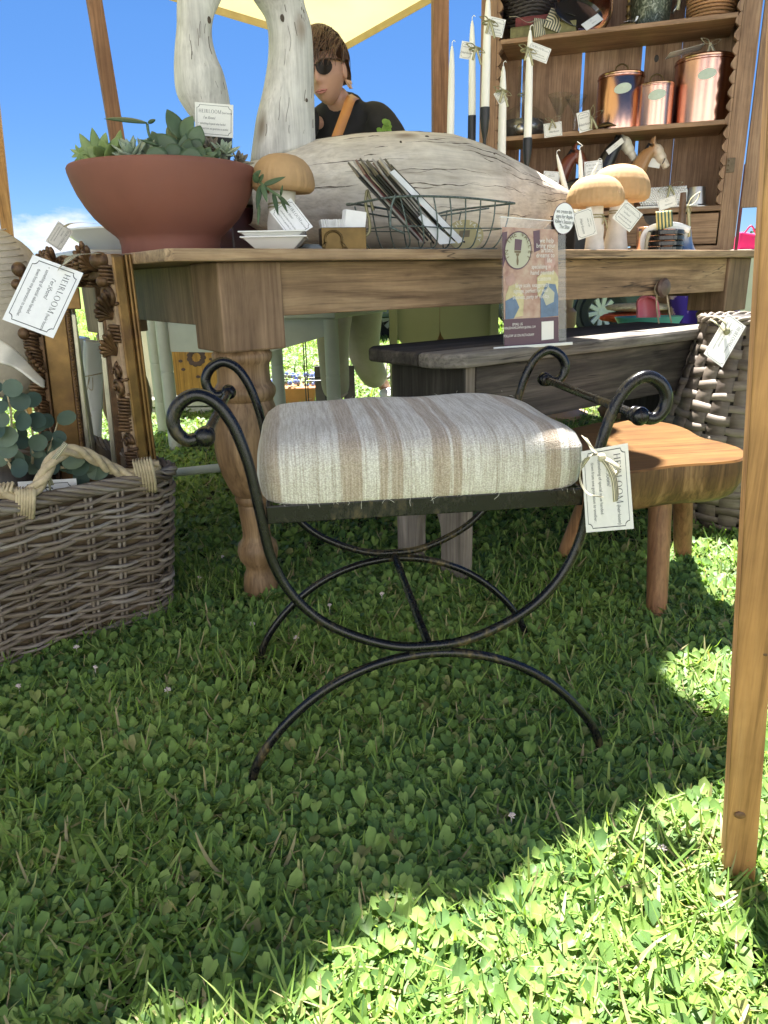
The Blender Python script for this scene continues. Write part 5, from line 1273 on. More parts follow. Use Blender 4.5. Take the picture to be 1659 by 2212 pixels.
# leaflets leaning to the left
M_bro = {k: mat('leaflet_' + k, c, .35, var=.12, scale=20) for k, c in dict(dark=(.03, .028, .03), maroon=(.10, .03, .035), grey=(.30, .29, .29), peach=(.45, .25, .18), white=(.7, .7, .72), cream=(.52, .46, .36)).items()}
def slip(lab, bx, by, tx, ty, n, w, mt, th=.0042, gp='leaflets in the wire basket'):
    a, b = tpl(bx, by, n), tpl(tx, ty, n); d = (b - a); L = d.length; d.normalize(); e = (Vector((.16, 1, 0)) - d * d.dot(Vector((.16, 1, 0)))).normalized(); nn = d.cross(e).normalized()
    t = thing('leaflet', lab, 'leaflet', a, 0, gp)
    MB().hexa([a - nn * th / 2, a + e * w - nn * th / 2, b + e * w - nn * th / 2, b - nn * th / 2], [a + nn * th / 2, a + e * w + nn * th / 2, b + e * w + nn * th / 2, b + nn * th / 2]).build('sheet', mt, t); return t
for i in range(13):
    k = ('dark', 'grey', 'maroon', 'dark', 'cream', 'dark')[i % 6]
    slip({'dark': 'glossy black leaflet', 'grey': 'grey edged leaflet', 'maroon': 'maroon leaflet', 'cream': 'cream edged leaflet'}[k] + ' in the fanned sheaf leaning in the wire basket', 905 + i * 6.5, 520 + (i % 3) * 3, 775 + i * 6.8 + (i % 2) * 3, 383 - (i % 4) * 3, -.035 + .004 * (i % 3), .10, M_bro[k])
t = slip('folded leaflet with a peach picture panel, tallest in the wire basket', 968, 527, 842, 372, -.052, .10, M_bro['grey'])
a, b = tpl(930, 470, -.056), tpl(888, 424, -.056)
def quad(t, pts, name, mt, n=.0014):
    return MB().hexa([tpl(x, y, n) for x, y in pts], [tpl(x, y, n - .0008) for x, y in pts]).build(name, mt, t)
quad(t, [(905, 442), (897, 424), (940, 458), (945, 467)], 'peach_panel', M_bro['peach'], -.054)
quad(t, [(842, 372), (852, 366), (1003, 520), (990, 526)], 'page_edge', M_bro['white'], -.0555)
quad(t, [(903, 470), (912, 462), (985, 525), (950, 528)], 'inner_page', M_bro['white'], -.0535)
t = slip('dark fronted leaflet at the right of the sheaf in the wire basket', 1004, 524, 872, 386, -.045, .10, M_bro['dark'])
st_ = thing('round_gold_sticker_card', 'round pale gold paint brush emblem card behind the wires of the basket', 'card', tpl(1008, 505, .02), 0)
cc = tpl(1005, 508, .02)
disc = [cc + TT * .062 * math.cos(R_(a)) + Vector((0, 0, .036 * math.sin(R_(a)))) + TN * (-.012 * math.sin(R_(a)) * 0) for a in range(0, 360, 10)]
MB().hexa([p + TN * .001 for p in disc], [p - TN * .001 for p in disc]).build('disc', mat('pale_gold_card', (.42, .35, .17), .5, var=.1), st_)
def emblem_letters(parent, c, ex, ez, rx, rz, word, size, a0, a1, mt, nrm, name='lettering'):
    n_ = len(word)
    for i, ch_ in enumerate(word):
        if ch_ == ' ': continue
        a = R_(a0 + (a1 - a0) * i / (n_ - 1)); p = c + ex * rx * math.cos(a) + ez * rz * math.sin(a) + nrm * .0016
        mb, w_ = serif_mb(ch_, size, 0) if ch_ in 'HEIRLOM' else (None, 0)
        up = (ex * math.cos(a) * rx + ez * math.sin(a) * rz).normalized(); rt = up.cross(nrm); rt = rt if rt.dot(ex) * math.sin(a) >= 0 else -rt
        M_ = Matrix((rt, up, rt.cross(up))).transposed().to_4x4(); M_.translation = p
        o = text(ch_, size * 1.35, parent, (0, 0, 0), 'CENTER', mt); o.matrix_local = WM[parent].inverted() @ M_
M_emb = mat('brown_emboss', (.16, .12, .07), .6, var=.2)
emblem_letters(st_, cc, TT, Vector((0, 0, 1)), .043, .025, 'IN THE VALLEY', .011, 200, -20, M_card, -TN)
MB().hexa([cc + TT * x + Vector((0, 0, z)) - TN * .0012 for x, z in ((-.022, -.006), (.012, -.004), (.014, .012), (-.020, .010))], [cc + TT * x + Vector((0, 0, z)) - TN * .0022 for x, z in ((-.022, -.006), (.012, -.004), (.014, .012), (-.020, .010))]).build('brush_emblem', M_emb, st_)

# ================================================================== MARBLE SLAB AND WHITE DISH (left end)
mbl = thing('marble_board', 'grey veined marble board on the table behind the succulent bowl', 'board', tabP(-.05, .62), TA)
MB().box(tabP(.02, .70, TZ + .012), (.38, .40, .022), qT).build('slab', M_marble, mbl, bevel=.006)
dsh = thing('white_oval_dish', 'white enamel dish standing on the marble board', 'dish', tabP(.04, .72))
MB().lathe([(.09, .0), (.11, .006), (.165, .048), (.175, .052), (.175, .056), (.165, .054), (.11, .012), (.001, .008)], tabP(.03, .68, TZ + .0235), 40, sx=1.05).build('dish', M_white, dsh, smooth=True)
t = ptag('cream HEIRLOOM tag hanging off the white dish at the left end of the table', (158, 500), (131, 543), (128, 474), (1.83, 1.80, 1.82))
ribbon_strip(spline([P(139, 490, 1.80), P(152, 483, 1.82), P(180, 481, 1.88), P(215, 484, 1.95)], 5), .009, M_rib, t, up=Vector((0, -.5, 1)))

# ================================================================== SIGN HOLDER on the bench
sa, sb = G(1084, 750, .5465), G(1226, 741, .5465); SX = (sb - sa); SX.z = 0; SX.normalize(); SNr = Vector((-SX.y, SX.x, 0))
def sp(px, py, off=0.): return PV(px, py, sa + SNr * off, SNr)
sg = thing('sign_holder', 'clear acrylic stand with a printed flyer on the plank bench', 'sign', sa, math.atan2(SX.y, SX.x))
def sq_(pts, name, mt, off, th=.0006, parent=None): return MB().hexa([sp(x, y, off) for x, y in pts], [sp(x, y, off) + SNr * th for x, y in pts]).build(name, mt, parent or sg)
sq_([(1082, 468), (1222, 479), (1224, 741), (1087, 750)], 'acrylic_sheet', M_acryl, -.0012, .0035)
sq_([(1082, 467), (1222, 478), (1222, 480), (1082, 469)], 'top_edge', M_white, -.0016, .0040)
MB().hexa([sp(1066, 757, -.018), sp(1237, 745, -.018), sp(1237, 745, .022), sp(1066, 757, .022)], [sp(1066, 757, -.018) + Vector((0, 0, .007)), sp(1237, 745, -.018) + Vector((0, 0, .007)), sp(1237, 745, .022) + Vector((0, 0, .007)), sp(1066, 757, .022) + Vector((0, 0, .007))]).build('acrylic_foot', mat('frosted_acrylic', (.62, .64, .62), .25, var=.03), sg, bevel=.001)
def _fly():
    m, nt, b = newmat('flyer_brick_print'); cv = coords(nt, (28, 28, 28)); n = noise(nt, cv.outputs[0], 1.5, 4)
    r = ramp(nt, [(.3, (.26, .13, .10)), (.5, (.40, .25, .19)), (.7, (.47, .36, .27))]); nt.links.new(n.outputs[0], r.inputs[0]); nt.links.new(r.outputs[0], b.inputs['Base Color']); b.inputs['Roughness'].default_value = .35; return m
fly = sq_([(1085, 490), (1205, 496), (1207, 741), (1090, 748)], 'flyer', _fly(), -.0020)
M_plum = mat('plum_print', (.085, .035, .06), .35, var=.06); M_yel = mat('yellow_print', (.50, .44, .24), .4, var=.2, scale=60); M_blu = mat('blue_print', (.10, .16, .26), .4, var=.2, scale=60); M_oliv = mat('sage_print', (.42, .42, .31), .4, var=.05); M_pinkp = mat('rose_print', (.42, .26, .22), .4, var=.2, scale=50); M_whitep = mat('white_print', (.74, .72, .68), .4, var=.02)
sq_([(1088, 690), (1206, 684), (1207, 741), (1090, 748)], 'plum_band', M_plum, -.0028)
sq_([(1152, 499), (1166, 497), (1167, 540), (1154, 545)], 'plum_plaque', M_plum, -.0027)
sq_([(1085, 502), (1096, 500), (1092, 560), (1086, 580)], 'plum_plaque', M_plum, -.0027)
for nm, pts, mt in (('figure_print', [(1092, 640), (1100, 618), (1118, 612), (1132, 640), (1130, 682), (1094, 690)], M_yel), ('figure_print', [(1092, 650), (1112, 640), (1122, 664), (1110, 688), (1092, 690)], M_blu), ('figure_print', [(1092, 600), (1108, 590), (1115, 606), (1104, 618), (1094, 616)], M_pinkp),
                    ('figure_print', [(1160, 600), (1172, 588), (1198, 586), (1206, 600), (1205, 650), (1162, 640)], M_yel), ('figure_print', [(1168, 640), (1180, 612), (1200, 614), (1206, 640), (1206, 682), (1168, 686)], M_blu), ('figure_print', [(1172, 640), (1184, 618), (1198, 632), (1196, 652), (1180, 660)], M_oliv), ('figure_print', [(1176, 552), (1192, 546), (1200, 566), (1192, 588), (1178, 584)], M_pinkp)):
    sq_(pts, nm, mt, -.0030 - .0002 * (mt in (M_blu,)) - .0004 * (mt in (M_oliv,)))
lc = sp(1119, 541, -.0036); ex = SX; ez = Vector((0, 0, 1)); kx = (sp(1149, 541) - sp(1090, 541)).length / 2; kz = (sp(1119, 500) - sp(1119, 583)).length / 2
for k, mt, nm in ((1.0, M_plum, 'emblem_rim'), (.93, M_oliv, 'emblem_disc')):
    o_ = -.0004 * (k < 1)
    d = [lc + ex * kx * k * math.cos(R_(a)) + ez * kz * k * math.sin(R_(a)) + SNr * o_ for a in range(0, 360, 8)]
    MB().hexa(d, [p + SNr * .0003 for p in d]).build(nm, mt, sg)
q = lambda pts: MB().hexa([lc + ex * x * kx + ez * z * kz - SNr * .0009 for x, z in pts], [lc + ex * x * kx + ez * z * kz - SNr * .0006 for x, z in pts])
q([(-.28, .02), (.20, .0), (.26, .55), (-.26, .6)]).build('brush_head', M_plum, sg)
q([(-.26, -.12), (.18, -.14), (.20, -.02), (-.28, .0)]).build('brush_ferrule', M_emb, sg); q([(-.10, -.30), (.04, -.30), (.10, -.15), (-.16, -.15)]).build('brush_neck', M_emb, sg)
q([(-.06, -.75), (.03, -.78), (.06, -.55), (.0, -.3), (-.07, -.3), (-.10, -.55)]).build('brush_handle', M_emb, sg)
emblem_letters(sg, lc - SNr * .0006, ex, ez, kx * .74, kz * .74, 'IN THE VALLEY', .0105, 205, -25, M_emb, -SNr)
def stext(body, px, py, size, mt=M_whitep, align='CENTER', xs=.8, off=-.0044, parent=None, rot=0.):
    p = sp(px, py, off); par = parent or sg
    o = text(body, size, par, (0, 0, 0), align, mt); M_ = Matrix((SX, Vector((0, 0, 1)), -SNr)).transposed().to_4x4(); M_.translation = p
    o.matrix_local = WM[par].inverted() @ M_ @ Matrix.Rotation(rot, 4, 'Z') @ Matrix.Diagonal((xs, 1, 1, 1)); return o
for b_, x, y in (('we help', 1181, 524), ('bring your', 1179, 535), ('artistic', 1182, 545), ('dreams to', 1178, 556), ('life', 1187, 567), ('specializing in', 1169, 580), ('hand painted', 1171, 593), ('custom', 1176, 606), ('large scale, exaggerated', 1150, 620), ('signage. perfect for your', 1147, 632), ('business, party or holiday.', 1148, 645)):
    stext(b_, x, y, .0135 if len(b_) < 14 else .0125, xs=.85 if len(b_) < 14 else .72)
stext('EMAIL US', 1118, 703, .0080); stext('HAVENLEDHOMECOMPANY@GMAIL.COM', 1121, 710, .0072, xs=.62); stext('FOLLOW US ON INSTAGRAM', 1121, 727, .0078, xs=.75)
sq_([(1170, 695), (1196, 693), (1196, 732), (1170, 735)], 'white_panel', M_whitep, -.0036)
# round badge clipped to the top corner
bd_ = thing('round_badge', 'round white badge with handwriting fixed to the top corner of the flyer stand', 'badge', sp(1218, 472, -.006), math.atan2(SX.y, SX.x))
bc = sp(1218, 472, -.006); bx = (sp(1242, 472) - sp(1196, 472)).length / 2; bz = (sp(1218, 438) - sp(1218, 507)).length / 2
for k, mt, nm, o_ in ((1.0, M_plum, 'badge_rim', 0), (.955, M_cardw, 'badge_face', -.0006)):
    d = [bc + ex * bx * k * math.cos(R_(a)) + ez * bz * k * math.sin(R_(a)) + SNr * o_ for a in range(0, 360, 8)]
    MB().hexa(d, [p + SNr * .0005 for p in d]).build(nm, mt, bd_)
for i, b_ in enumerate(('we create the', 'signs for Apple', "Valley's Season at", 'The Silos')):
    stext(b_, 1219, 461 + i * 11.0, .0115, M_ink, xs=.62, off=-.0075, parent=bd_, rot=R_(-4))

# ================================================================== TAPER CANDLES behind the swan
def taper(lab, px, ytip, ybot, w, n, holder=None, lean=0., tagc=None):
    b = ontab(px, n); Y = b.y; t = thing('taper_candle', lab, 'candle', b, 0, 'tall white taper candles'); k = Y * .97 / FPX
    zt, zb = P(px, ytip, Y).z, P(px, ybot, Y).z; c = P(px, (ytip + ybot) / 2, Y); r = w * k / 2
    base = Vector((c.x, Y, zb)); dirn = Vector((lean, 0, 1))
    h = zt - zb; pts = [base + dirn * h * q for q in (0, .3, .6, .8, .93, .985)]
    MB().tube(pts, [r, r * .97, r * .88, r * .74, r * .5, r * .22], 12).build('wax', M_candle, t, smooth=True, angle=60)
    tp = base + dirn * h * .985; MB().tube(spline([tp, tp + Vector((0, 0, .010)), tp + Vector((.006, 0, .016)), tp + Vector((.010, 0, .012))], 4), .0011, 5).build('wick', M_candle, t)
    hz = zb - TZ
    if holder is not None:
        rr = r * 1.12; o = Vector((base.x, Y, TZ))
        pf = [(.042, 0), (.044, .004), (.03, .010), (.008, .016), (.006, .03)] + [(.006, max(.04, hz - .095)), (.008, hz - .085), (rr * .8, hz - .06), (rr, hz - .03), (rr * 1.02, hz + .004), (rr * .9, hz + .004)] if holder == 'tulip' else [(.045, 0), (.045, .006), (rr * 1.05, .014), (rr, .05), (rr, hz + .003), (rr * .9, hz + .003)]
        MB().lathe(pf, o, 20).build('holder', M_blackm, t, smooth=True, angle=50)
    else:
        MB().lathe([(.03, 0), (.03, .008), (r * 1.1, .014), (r * 1.1, hz + .01 if hz < .1 else .1)], Vector((base.x, Y, TZ)), 18).build('holder', M_blackm, t, smooth=True)
        if hz > .03: MB().tube([Vector((base.x, Y, TZ + .01)), base], r, 12).build('wax', M_candle, t, smooth=True)
    return t
taper('shortest of the candles, just right of the brown post, no tag card in view', 973, 96, 330, 15, .62, None, .015)
taper('candle in a black cup holder with a cream tag on its left side', 1021, 42, 252, 14.5, .66, 'cup', -.012)
taper('tallest candle in a black tulip holder before the hutch stile', 1050, -14, 235, 17, .60, 'tulip', .012)
taper('candle with a sideways tag, standing in front of the hutch stile behind the swan back', 1086, 140, 350, 17, .62, None, -.006)
taper('candle in front of the hutch shelves with a black tulip holder', 1144, 62, 301, 16, .52, 'tulip', -.012)
for lab, A, B, D, Y, kx_, ky_, st in (('cream tag tied to the tallest candle', (1060, 35), (1093, 43), (1059, 76), 2.42, 1056, 46, 'heirloom'), ('cream tag tied to the candle in front of the hutch shelves', (1147, 89), (1191, 106), (1136, 121), 2.48, 1139, 106, 'heirloom'), ('yellowish tag on the candle in the black cup holder', (998, 88), (1022, 92), (997, 126), 2.44, 1027, 104, 'back'), ('narrow tag turned edge on beside the candle at the hutch stile', (1066, 203), (1084, 190), (1068, 236), 2.44, 1085, 196, 'back')):
    t = ptag(lab, A, B, D, Y, st); c = P(kx_, ky_, Y - .012)
    MB().tube([c + Vector((.016 * math.cos(R_(a)), .012 + .016 * math.sin(R_(a)), 0)) for a in range(0, 360, 20)], .003, 6, closed=True).build('string', M_rib2, t)
    bow(t, c + Vector((0, -.006, 0)), .007, .026, M_rib2)

# ================================================================== HUTCH
ht = thing('pine_hutch', 'open pine hutch with notched shelf supports standing behind the table', 'hutch', hut(.5, 0, .775), math.atan2(HT.y, HT.x))
qH = Matrix.Rotation(math.atan2(HT.y, HT.x), 3, 'Z')
def hb(u0, u1, v0, v1, z0, z1, nm, mt, bv=.002, par=None):
    return MB().box(hut((u0 + u1) / 2, (v0 + v1) / 2, (z0 + z1) / 2), (abs(u1 - u0), abs(v1 - v0), abs(z1 - z0)), qH).build(nm, mt, par or ht, bevel=bv)
ZT = 2.12
hb(1.02, 1.09, 0, .022, .78, ZT, 'face_stile', M_hutch); hb(-.022, .046, 0, .022, .78, ZT, 'face_stile', M_hutch)
hb(1.055, 1.078, .023, .30, .78, ZT, 'side_board', M_hutch); hb(-.010, .012, .023, .30, .78, ZT, 'side_board', M_hutch)
hb(-.02, 1.09, -.01, .31, ZT + .001, ZT + .03, 'top_board', M_hutchx)
for z in (1.650, 1.270): hb(.062, 1.005, .004, .275, z, z + .0185, 'shelf', M_hutchx)
hb(.047, 1.019, -.012, .285, .938, .958, 'ledge_board', M_hutchx); hb(.013, 1.054, .0, .285, .781, .80, 'bottom_board', M_hutchx)
ug = [hpl(1257, 190, .29), hpl(1388, 150, .29)]; ug = [(p - HA).dot(HT) for p in ug]
edges = [1.053, ug[0] + .28, ug[0], ug[1], ug[1] - .16, .014]
for i in range(5):
    a, b = edges[i], edges[i + 1]; g_ = .0065
    hb(b + (g_ if i < 4 else 0), a - (g_ if i > 0 else 0), .286, .30, .80, ZT, 'back_board', M_hutch, .001) if i in (1, 2) else hb(b + (g_ if i in (0, 1, 2) and i + 1 in (2, 3) else .0008), a - (g_ if i in (2, 3) else .0008), .286, .30, .80, ZT, 'back_board', M_hutch, .001)
for u, sg_, v0, v1 in ((1.019, -1, .001, .02), (.047, 1, .001, .02), (1.054, -1, .255, .275), (.013, 1, .255, .275)):   # notched supports
    pt = .0505; z0 = .962; n_ = int((ZT - z0) / pt); mb = MB()
    for i in range(n_):
        z = z0 + i * pt; w = .022 if v0 < .1 else .03
        poly = [(u, z), (u + sg_ * w * .35, z), (u + sg_ * w, z + pt * .30), (u + sg_ * w, z + pt * .52), (u + sg_ * w * .35, z + pt * .97), (u, z + pt * .97)]
        mb.hexa([hut(a, v0, b) for a, b in poly], [hut(a, v1, b) for a, b in poly])
    mb.build('notched_rail', M_hutch, ht)
hb(.62, 1.015, -.004, .018, .806, .93, 'drawer_front', M_hutchx, .003); hb(.052, .60, -.004, .018, .806, .93, 'drawer_front', M_hutchx, .003)
nt_ = MB().hexa([hut(.30 + .055 * math.cos(R_(a)), -.0046, .93 - .045 * math.sin(R_(a))) for a in range(0, 181, 15)], [hut(.30 + .055 * math.cos(R_(a)), -.0042, .93 - .045 * math.sin(R_(a))) for a in range(0, 181, 15)]); nt_.build('pull_notch', M_dkwood, ht)
for r_, (u, v, z) in ((.016, (.80, .285, 1.78)), (.010, (.35, .285, 1.60))):
    MB().ball(hut(u, v, z), (r_, .002, r_ * 1.5), 12, 6, qH).build('knot', M_dkwood, ht, smooth=True)
# open glazed-style door folded back on the right
dr = sub_empty('door', ht)
hb(-.030, -.118, .001, .022, .945, ZT, 'door_stile', M_hutch, .003, dr); hb(-.1185, -.46, .002, .021, .945, 1.085, 'door_rail', M_hutchx, .003, dr); hb(-.1185, -.46, .002, .021, ZT - .09, ZT, 'door_rail', M_hutchx, .003, dr); hb(-.4605, -.545, .001, .022, .945, ZT, 'door_stile', M_hutch, .003, dr)
hc = hpl(1576, 357, -.004); hu = (hc - HA).dot(HT)
hb(hu - .020, hu + .012, -.004, -.001, hc.z - .028, hc.z + .028, 'hinge', mat('dark_brass_hinge', (.12, .09, .055), .5, metal=.7, var=.3, scale=80), .001)
for dz in (-.018, 0, .018): MB().ball(hc + Vector((-.006, -.002, dz)), .003, 8, 6).build('screw', M_brass, ht)
# stand that carries the hutch
hs = thing('pedestal_stand', 'pale turned pedestal stand carrying the hutch, seen under the farm table', 'table', hut(.6, .15, 0), math.atan2(HT.y, HT.x))
MB().box(hut(.53, .16, .757), (1.24, .46, .034), qH).build('stand_top', M_hutchx, hs, bevel=.004)
for u in (.70, .22):
    MB().lathe([(.16, 0), (.16, .03), (.08, .06), (.05, .12), (.045, .25), (.05, .40), (.075, .46), (.075, .52), (.055, .54), (.06, .60), (.085, .62), (.085, .739)], hut(u, .14, 0), 24).build('pedestal', mat('pale_pedestal_wood', (.34, .23, .14), .6, var=.15), hs, smooth=True, angle=40)

# ---- things on the shelves
def on_shelf(px, z, v): 
    p = hpl(px, 300, v); return Vector((p.x, p.y, z))
def kpx(Y): return Y * .965 / FPX
ZS1, ZS2, ZS3 = 1.6687, 1.2887, .9582
# top shelf
b = on_shelf(1133, ZS1, .14); t = thing('dark_wicker_basket', 'nearly black wicker basket at the left of the top hutch shelf', 'basket', b)
for j in range(9):
    r = .085 + .004 * j
    MB().tube([b + Vector(((r + .004 * math.cos(q * math.pi + j * math.pi)) * math.cos(q * .1745), (r + .004 * math.cos(q * math.pi + j * math.pi)) * math.sin(q * .1745) * .8, .075 + .013 * j + .006 * math.sin(q * .5))) for q in range(36)], .0075, 6, closed=True).build('weaver', M_dkwick, t, smooth='all')
MB().lathe([(.076, 0), (.083, .07), (.115, .18)], b, 24, sy=.8).build('lining', M_dkwick, t)
def book(lab, pxa, pxb, z, th, v, d, mt):
    a, b_ = on_shelf(pxa, z, v), on_shelf(pxb, z, v); c = (a + b_) / 2; L = (b_ - a).length; t = thing('old_book', lab, 'book', c, math.atan2((b_ - a).y, (b_ - a).x), 'stacked old books'); q2 = Matrix.Rotation(math.atan2((b_ - a).y, (b_ - a).x), 3, 'Z')
    def bx_(x, y, zz, sx, sy, sz, nm, m_): MB().box(c + q2 @ Vector((x, y, zz)), (sx, sy, sz), q2).build(nm, m_, t, bevel=.0015)
    bx_(0, d / 2, .002, L, d, .004, 'cover', mt); bx_(0, d / 2, th - .002, L, d, .004, 'cover', mt); bx_(0, .002, th / 2, L, .004, th - .0085, 'spine', mt); bx_(0, d / 2 + .003, th / 2, L - .01, d - .012, th - .0085, 'pages', M_card); return t
book('green cloth book, lower of the stack on the top hutch shelf', 1096, 1232, ZS1, .045, .02, .16, mat('olive_book_cloth', (.16, .15, .065), .8, var=.25, scale=60))
t = book('dark red book, upper of the stack on the top hutch shelf', 1106, 1210, ZS1 + .0455, .038, .035, .14, mat('red_book_cloth', (.14, .025, .025), .7, var=.3, scale=60))
Yb = on_shelf(1150, 0, .01).y - .012
rbn = thing('striped_book_ribbon', 'wide green striped ribbon tied round the two old books', 'ribbon', P(1178, 60, Yb))
ribbon_strip(spline([P(1182, 36, Yb), P(1196, 44, Yb - .006), P(1197, 62, Yb - .004), P(1178, 84, Yb + .012)][:2] + [P(1190, 64, Yb - .012)], 5), .075, M_ribw, rbn, up=Vector((0, -1, .1)))
ribbon_strip(spline([P(1166, 40, Yb), P(1164, 58, Yb - .005), P(1166, 79, Yb - .002)], 5), .05, M_ribw, rbn, up=Vector((0, -1, 0)))
ribbon_strip(spline([P(1168, 40, Yb), P(1140, 48, Yb - .004), P(1118, 36, Yb - .01), P(1100, 36, Yb - .004)], 5), .026, M_ribw, rbn, up=Vector((0, -.4, 1)))
ribbon_strip(spline([P(1195, 30, Yb), P(1222, 28, Yb - .01), P(1242, 34, Yb - .002)], 5), .018, M_ribw, rbn, up=Vector((0, -.3, 1)))
c = on_shelf(1252, ZS1 + .11, .13); t = thing('copper_bowl', 'copper bowl leaning on its rim on the top hutch shelf behind the tag', 'bowl', on_shelf(1252, ZS1, .13))
axc = Matrix.Rotation(R_(-62), 3, 'X') @ Matrix.Rotation(R_(25), 3, 'Y')
MB().lathe([(.001, .07), (.05, .066), (.09, .045), (.108, .0), (.112, -.002), (.109, -.004), (.088, .04), (.001, .063)], c, 32, axis=axc).build('bowl', M_copper, t, smooth='all')
c = on_shelf(1233, ZS1 + .055, .06); t = thing('black_round_tray', 'black round tray leaning below the copper bowl on the top hutch shelf', 'tray', on_shelf(1233, ZS1, .06))
MB().lathe([(.001, .004), (.10, .004), (.112, .014), (.114, .013), (.102, 0), (.001, 0)], c + Vector((0, 0, .02)), 32, axis=Matrix.Rotation(R_(65), 3, 'X') @ Matrix.Rotation(R_(15), 3, 'Y') @ Matrix.Diagonal((1, .62, 1))).build('tray', M_blackg, t, smooth=True)
Yt = on_shelf(1285, 0, .02).y
ptag('grey cream tag leaning on the copper bowl on the top hutch shelf', (1255, 53), (1291, 29), (1268, 66), (Yt, Yt + .05, Yt - .01), 'back')
b = on_shelf(1338, ZS1, .05); t = thing('brass_candlestick', 'slim turned brass candlestick on the top hutch shelf beside the green jug', 'candlestick', b)
MB().box(b + Vector((0, 0, .006)), (.062, .05, .012), qH).build('foot', M_brass, t, bevel=.002)
pf = [(.018, .012), (.010, .018), (.006, .03)]
for i in range(7): pf += [(.006, .036 + i * .034), (.012, .044 + i * .034), (.006, .052 + i * .034), (.0085, .060 + i * .034)]
MB().lathe(pf, b, 16).build('stem', M_brass, t, smooth=True, angle=60)
ribbon_strip(spline([b + Vector((-.025, -.03, .014)), b + Vector((0, -.03, .018)), b + Vector((.022, -.03, .016)), b + Vector((.03, -.03, .034))], 4), .01, M_cardw, t, up=Vector((0, -.3, 1)))
b = on_shelf(1384, ZS1, .13); t = thing('green_metal_jug', 'embossed grey green metal jug on the top hutch shelf', 'jug', b); kx_ = kpx(b.y)
def _jug():
    m, nt, b_ = newmat('embossed_green_metal'); cv = coords(nt, (55, 55, 38)); n = noise(nt, cv.outputs[0], 1., 3, .5, 2.2); r = ramp(nt, [(.4, (.055, .065, .042)), (.55, (.12, .135, .09)), (.66, (.28, .29, .22))]); nt.links.new(n.outputs[0], r.inputs[0]); nt.links.new(r.outputs[0], b_.inputs['Base Color']); b_.inputs['Metallic'].default_value = .6; b_.inputs['Roughness'].default_value = .42; bump(nt, b_, n.outputs[0], .9, .004); return m
MB().lathe([(.080, 0), (.083, .006), (.076, .012), (.080, .06), (.086, .14), (.084, .22), (.080, .225), (.083, .235), (.07, .24)], b, 32).build('body', _jug(), t, smooth=True, angle=60)
MB().tube(spline([b + Vector((.08, -.01, .20)), b + Vector((.115, -.02, .19)), b + Vector((.125, -.02, .13)), b + Vector((.09, -.01, .06))], 5), .006, 8).build('handle', M_pewter, t, smooth='all')
ribbon_strip(spline([b + Vector((.098, -.045, .24)), b + Vector((.10, -.06, .15)), b + Vector((.088, -.07, .055))], 5), .014, M_rib2, t, up=Vector((0, -1, 0)))
b = on_shelf(1508, ZS1, .13); t = thing('honey_cane_basket', 'honey coloured woven bucket basket at the right of the top hutch shelf', 'basket', b)
for j in range(15):
    z = .008 + j * .0125; r = .079 + .026 * (j / 14) ** .8; n_ = 60
    MB().tube([b + Vector(((r + .0028 * math.cos(q * math.pi + j * math.pi)) * math.cos(2 * math.pi * q / n_), (r + .0028 * math.cos(q * math.pi + j * math.pi)) * math.sin(2 * math.pi * q / n_), z)) for q in range(n_)], .0062, 5, closed=True).build('weaver', M_cane, t, smooth='all')
MB().lathe([(.076, 0), (.10, .19)], b, 30).build('lining', M_cane, t)
# middle shelf
b = on_shelf(1128, ZS2, .15); t = thing('glass_demijohn', 'round glass demijohn with a narrow neck on the middle hutch shelf', 'bottle', b)
MB().lathe([(.085, .001), (.105, .012), (.112, .05), (.098, .10), (.062, .13), (.030, .145), (.025, .165), (.024, .28), (.030, .285), (.030, .30), (.022, .30)], b, 32).build('glass', M_glass, t, smooth='all')
MB().lathe([(.08, .004), (.100, .014), (.106, .05), (.098, .078), (.001, .08)], b, 32).build('contents', mat('smoky_contents', (.16, .15, .14), .12, metal=.5, var=.1), t, smooth='all')
MB().ball(b + Vector((-.03, -.115, .03)), .022, 14, 10).build('stopper', M_pewter, t, smooth='all')
MB().tube([b + Vector((.027 * math.cos(R_(a)), .027 * math.sin(R_(a)), .19)) for a in range(0, 360, 20)], .003, 6, closed=True).build('ribbon', M_rib2, t)
def coupe(lab, px, v, sc=1.):
    b = on_shelf(px, ZS2, v); t = thing('cocktail_glass', lab, 'glass', b, 0, 'cocktail glasses')
    MB().lathe([(.036 * sc, 0), (.036 * sc, .002), (.006, .006), (.005, .02), (.011, .045), (.005, .06), (.012, .072), (.012, .076), (.050 * sc, .15 * sc), (.0515 * sc, .152 * sc), (.049 * sc, .15 * sc), (.008, .08), (.001, .078)], b, 28).build('glass', M_glass, t, smooth='all'); return b
coupe('front cocktail glass with a wide cone on the middle hutch shelf', 1206, .07, 1.05); coupe('second cocktail glass, lower and nearer the copper canisters', 1240, .06, .95)
Ys = on_shelf(1200, 0, .005).y - .012
t = ptag('cream tag hanging over the middle shelf edge below the cocktail glass', (1174, 268), (1213, 262), (1178, 298), Ys, 'back'); bow(t, P(1192, 260, Ys - .004), .007, .03, M_rib2, Vector((-1, 0, .2)), Vector((1, 0, .5)))
Ys = on_shelf(1260, 0, .0).y - .012
t = ptag('pale tag with a loose ribbon bow by the copper canisters', (1245, 245), (1273, 237), (1247, 289), Ys, 'back'); bow(t, P(1277, 254, Ys - .006), .010, .045, M_rib2, Vector((.1, 0, 1)), Vector((1, 0, .55)))
b = on_shelf(1305, ZS2, .04); t = thing('gilt_wheat_dish', 'small gilt leaf shaped dish lying before the copper canisters', 'dish', b)
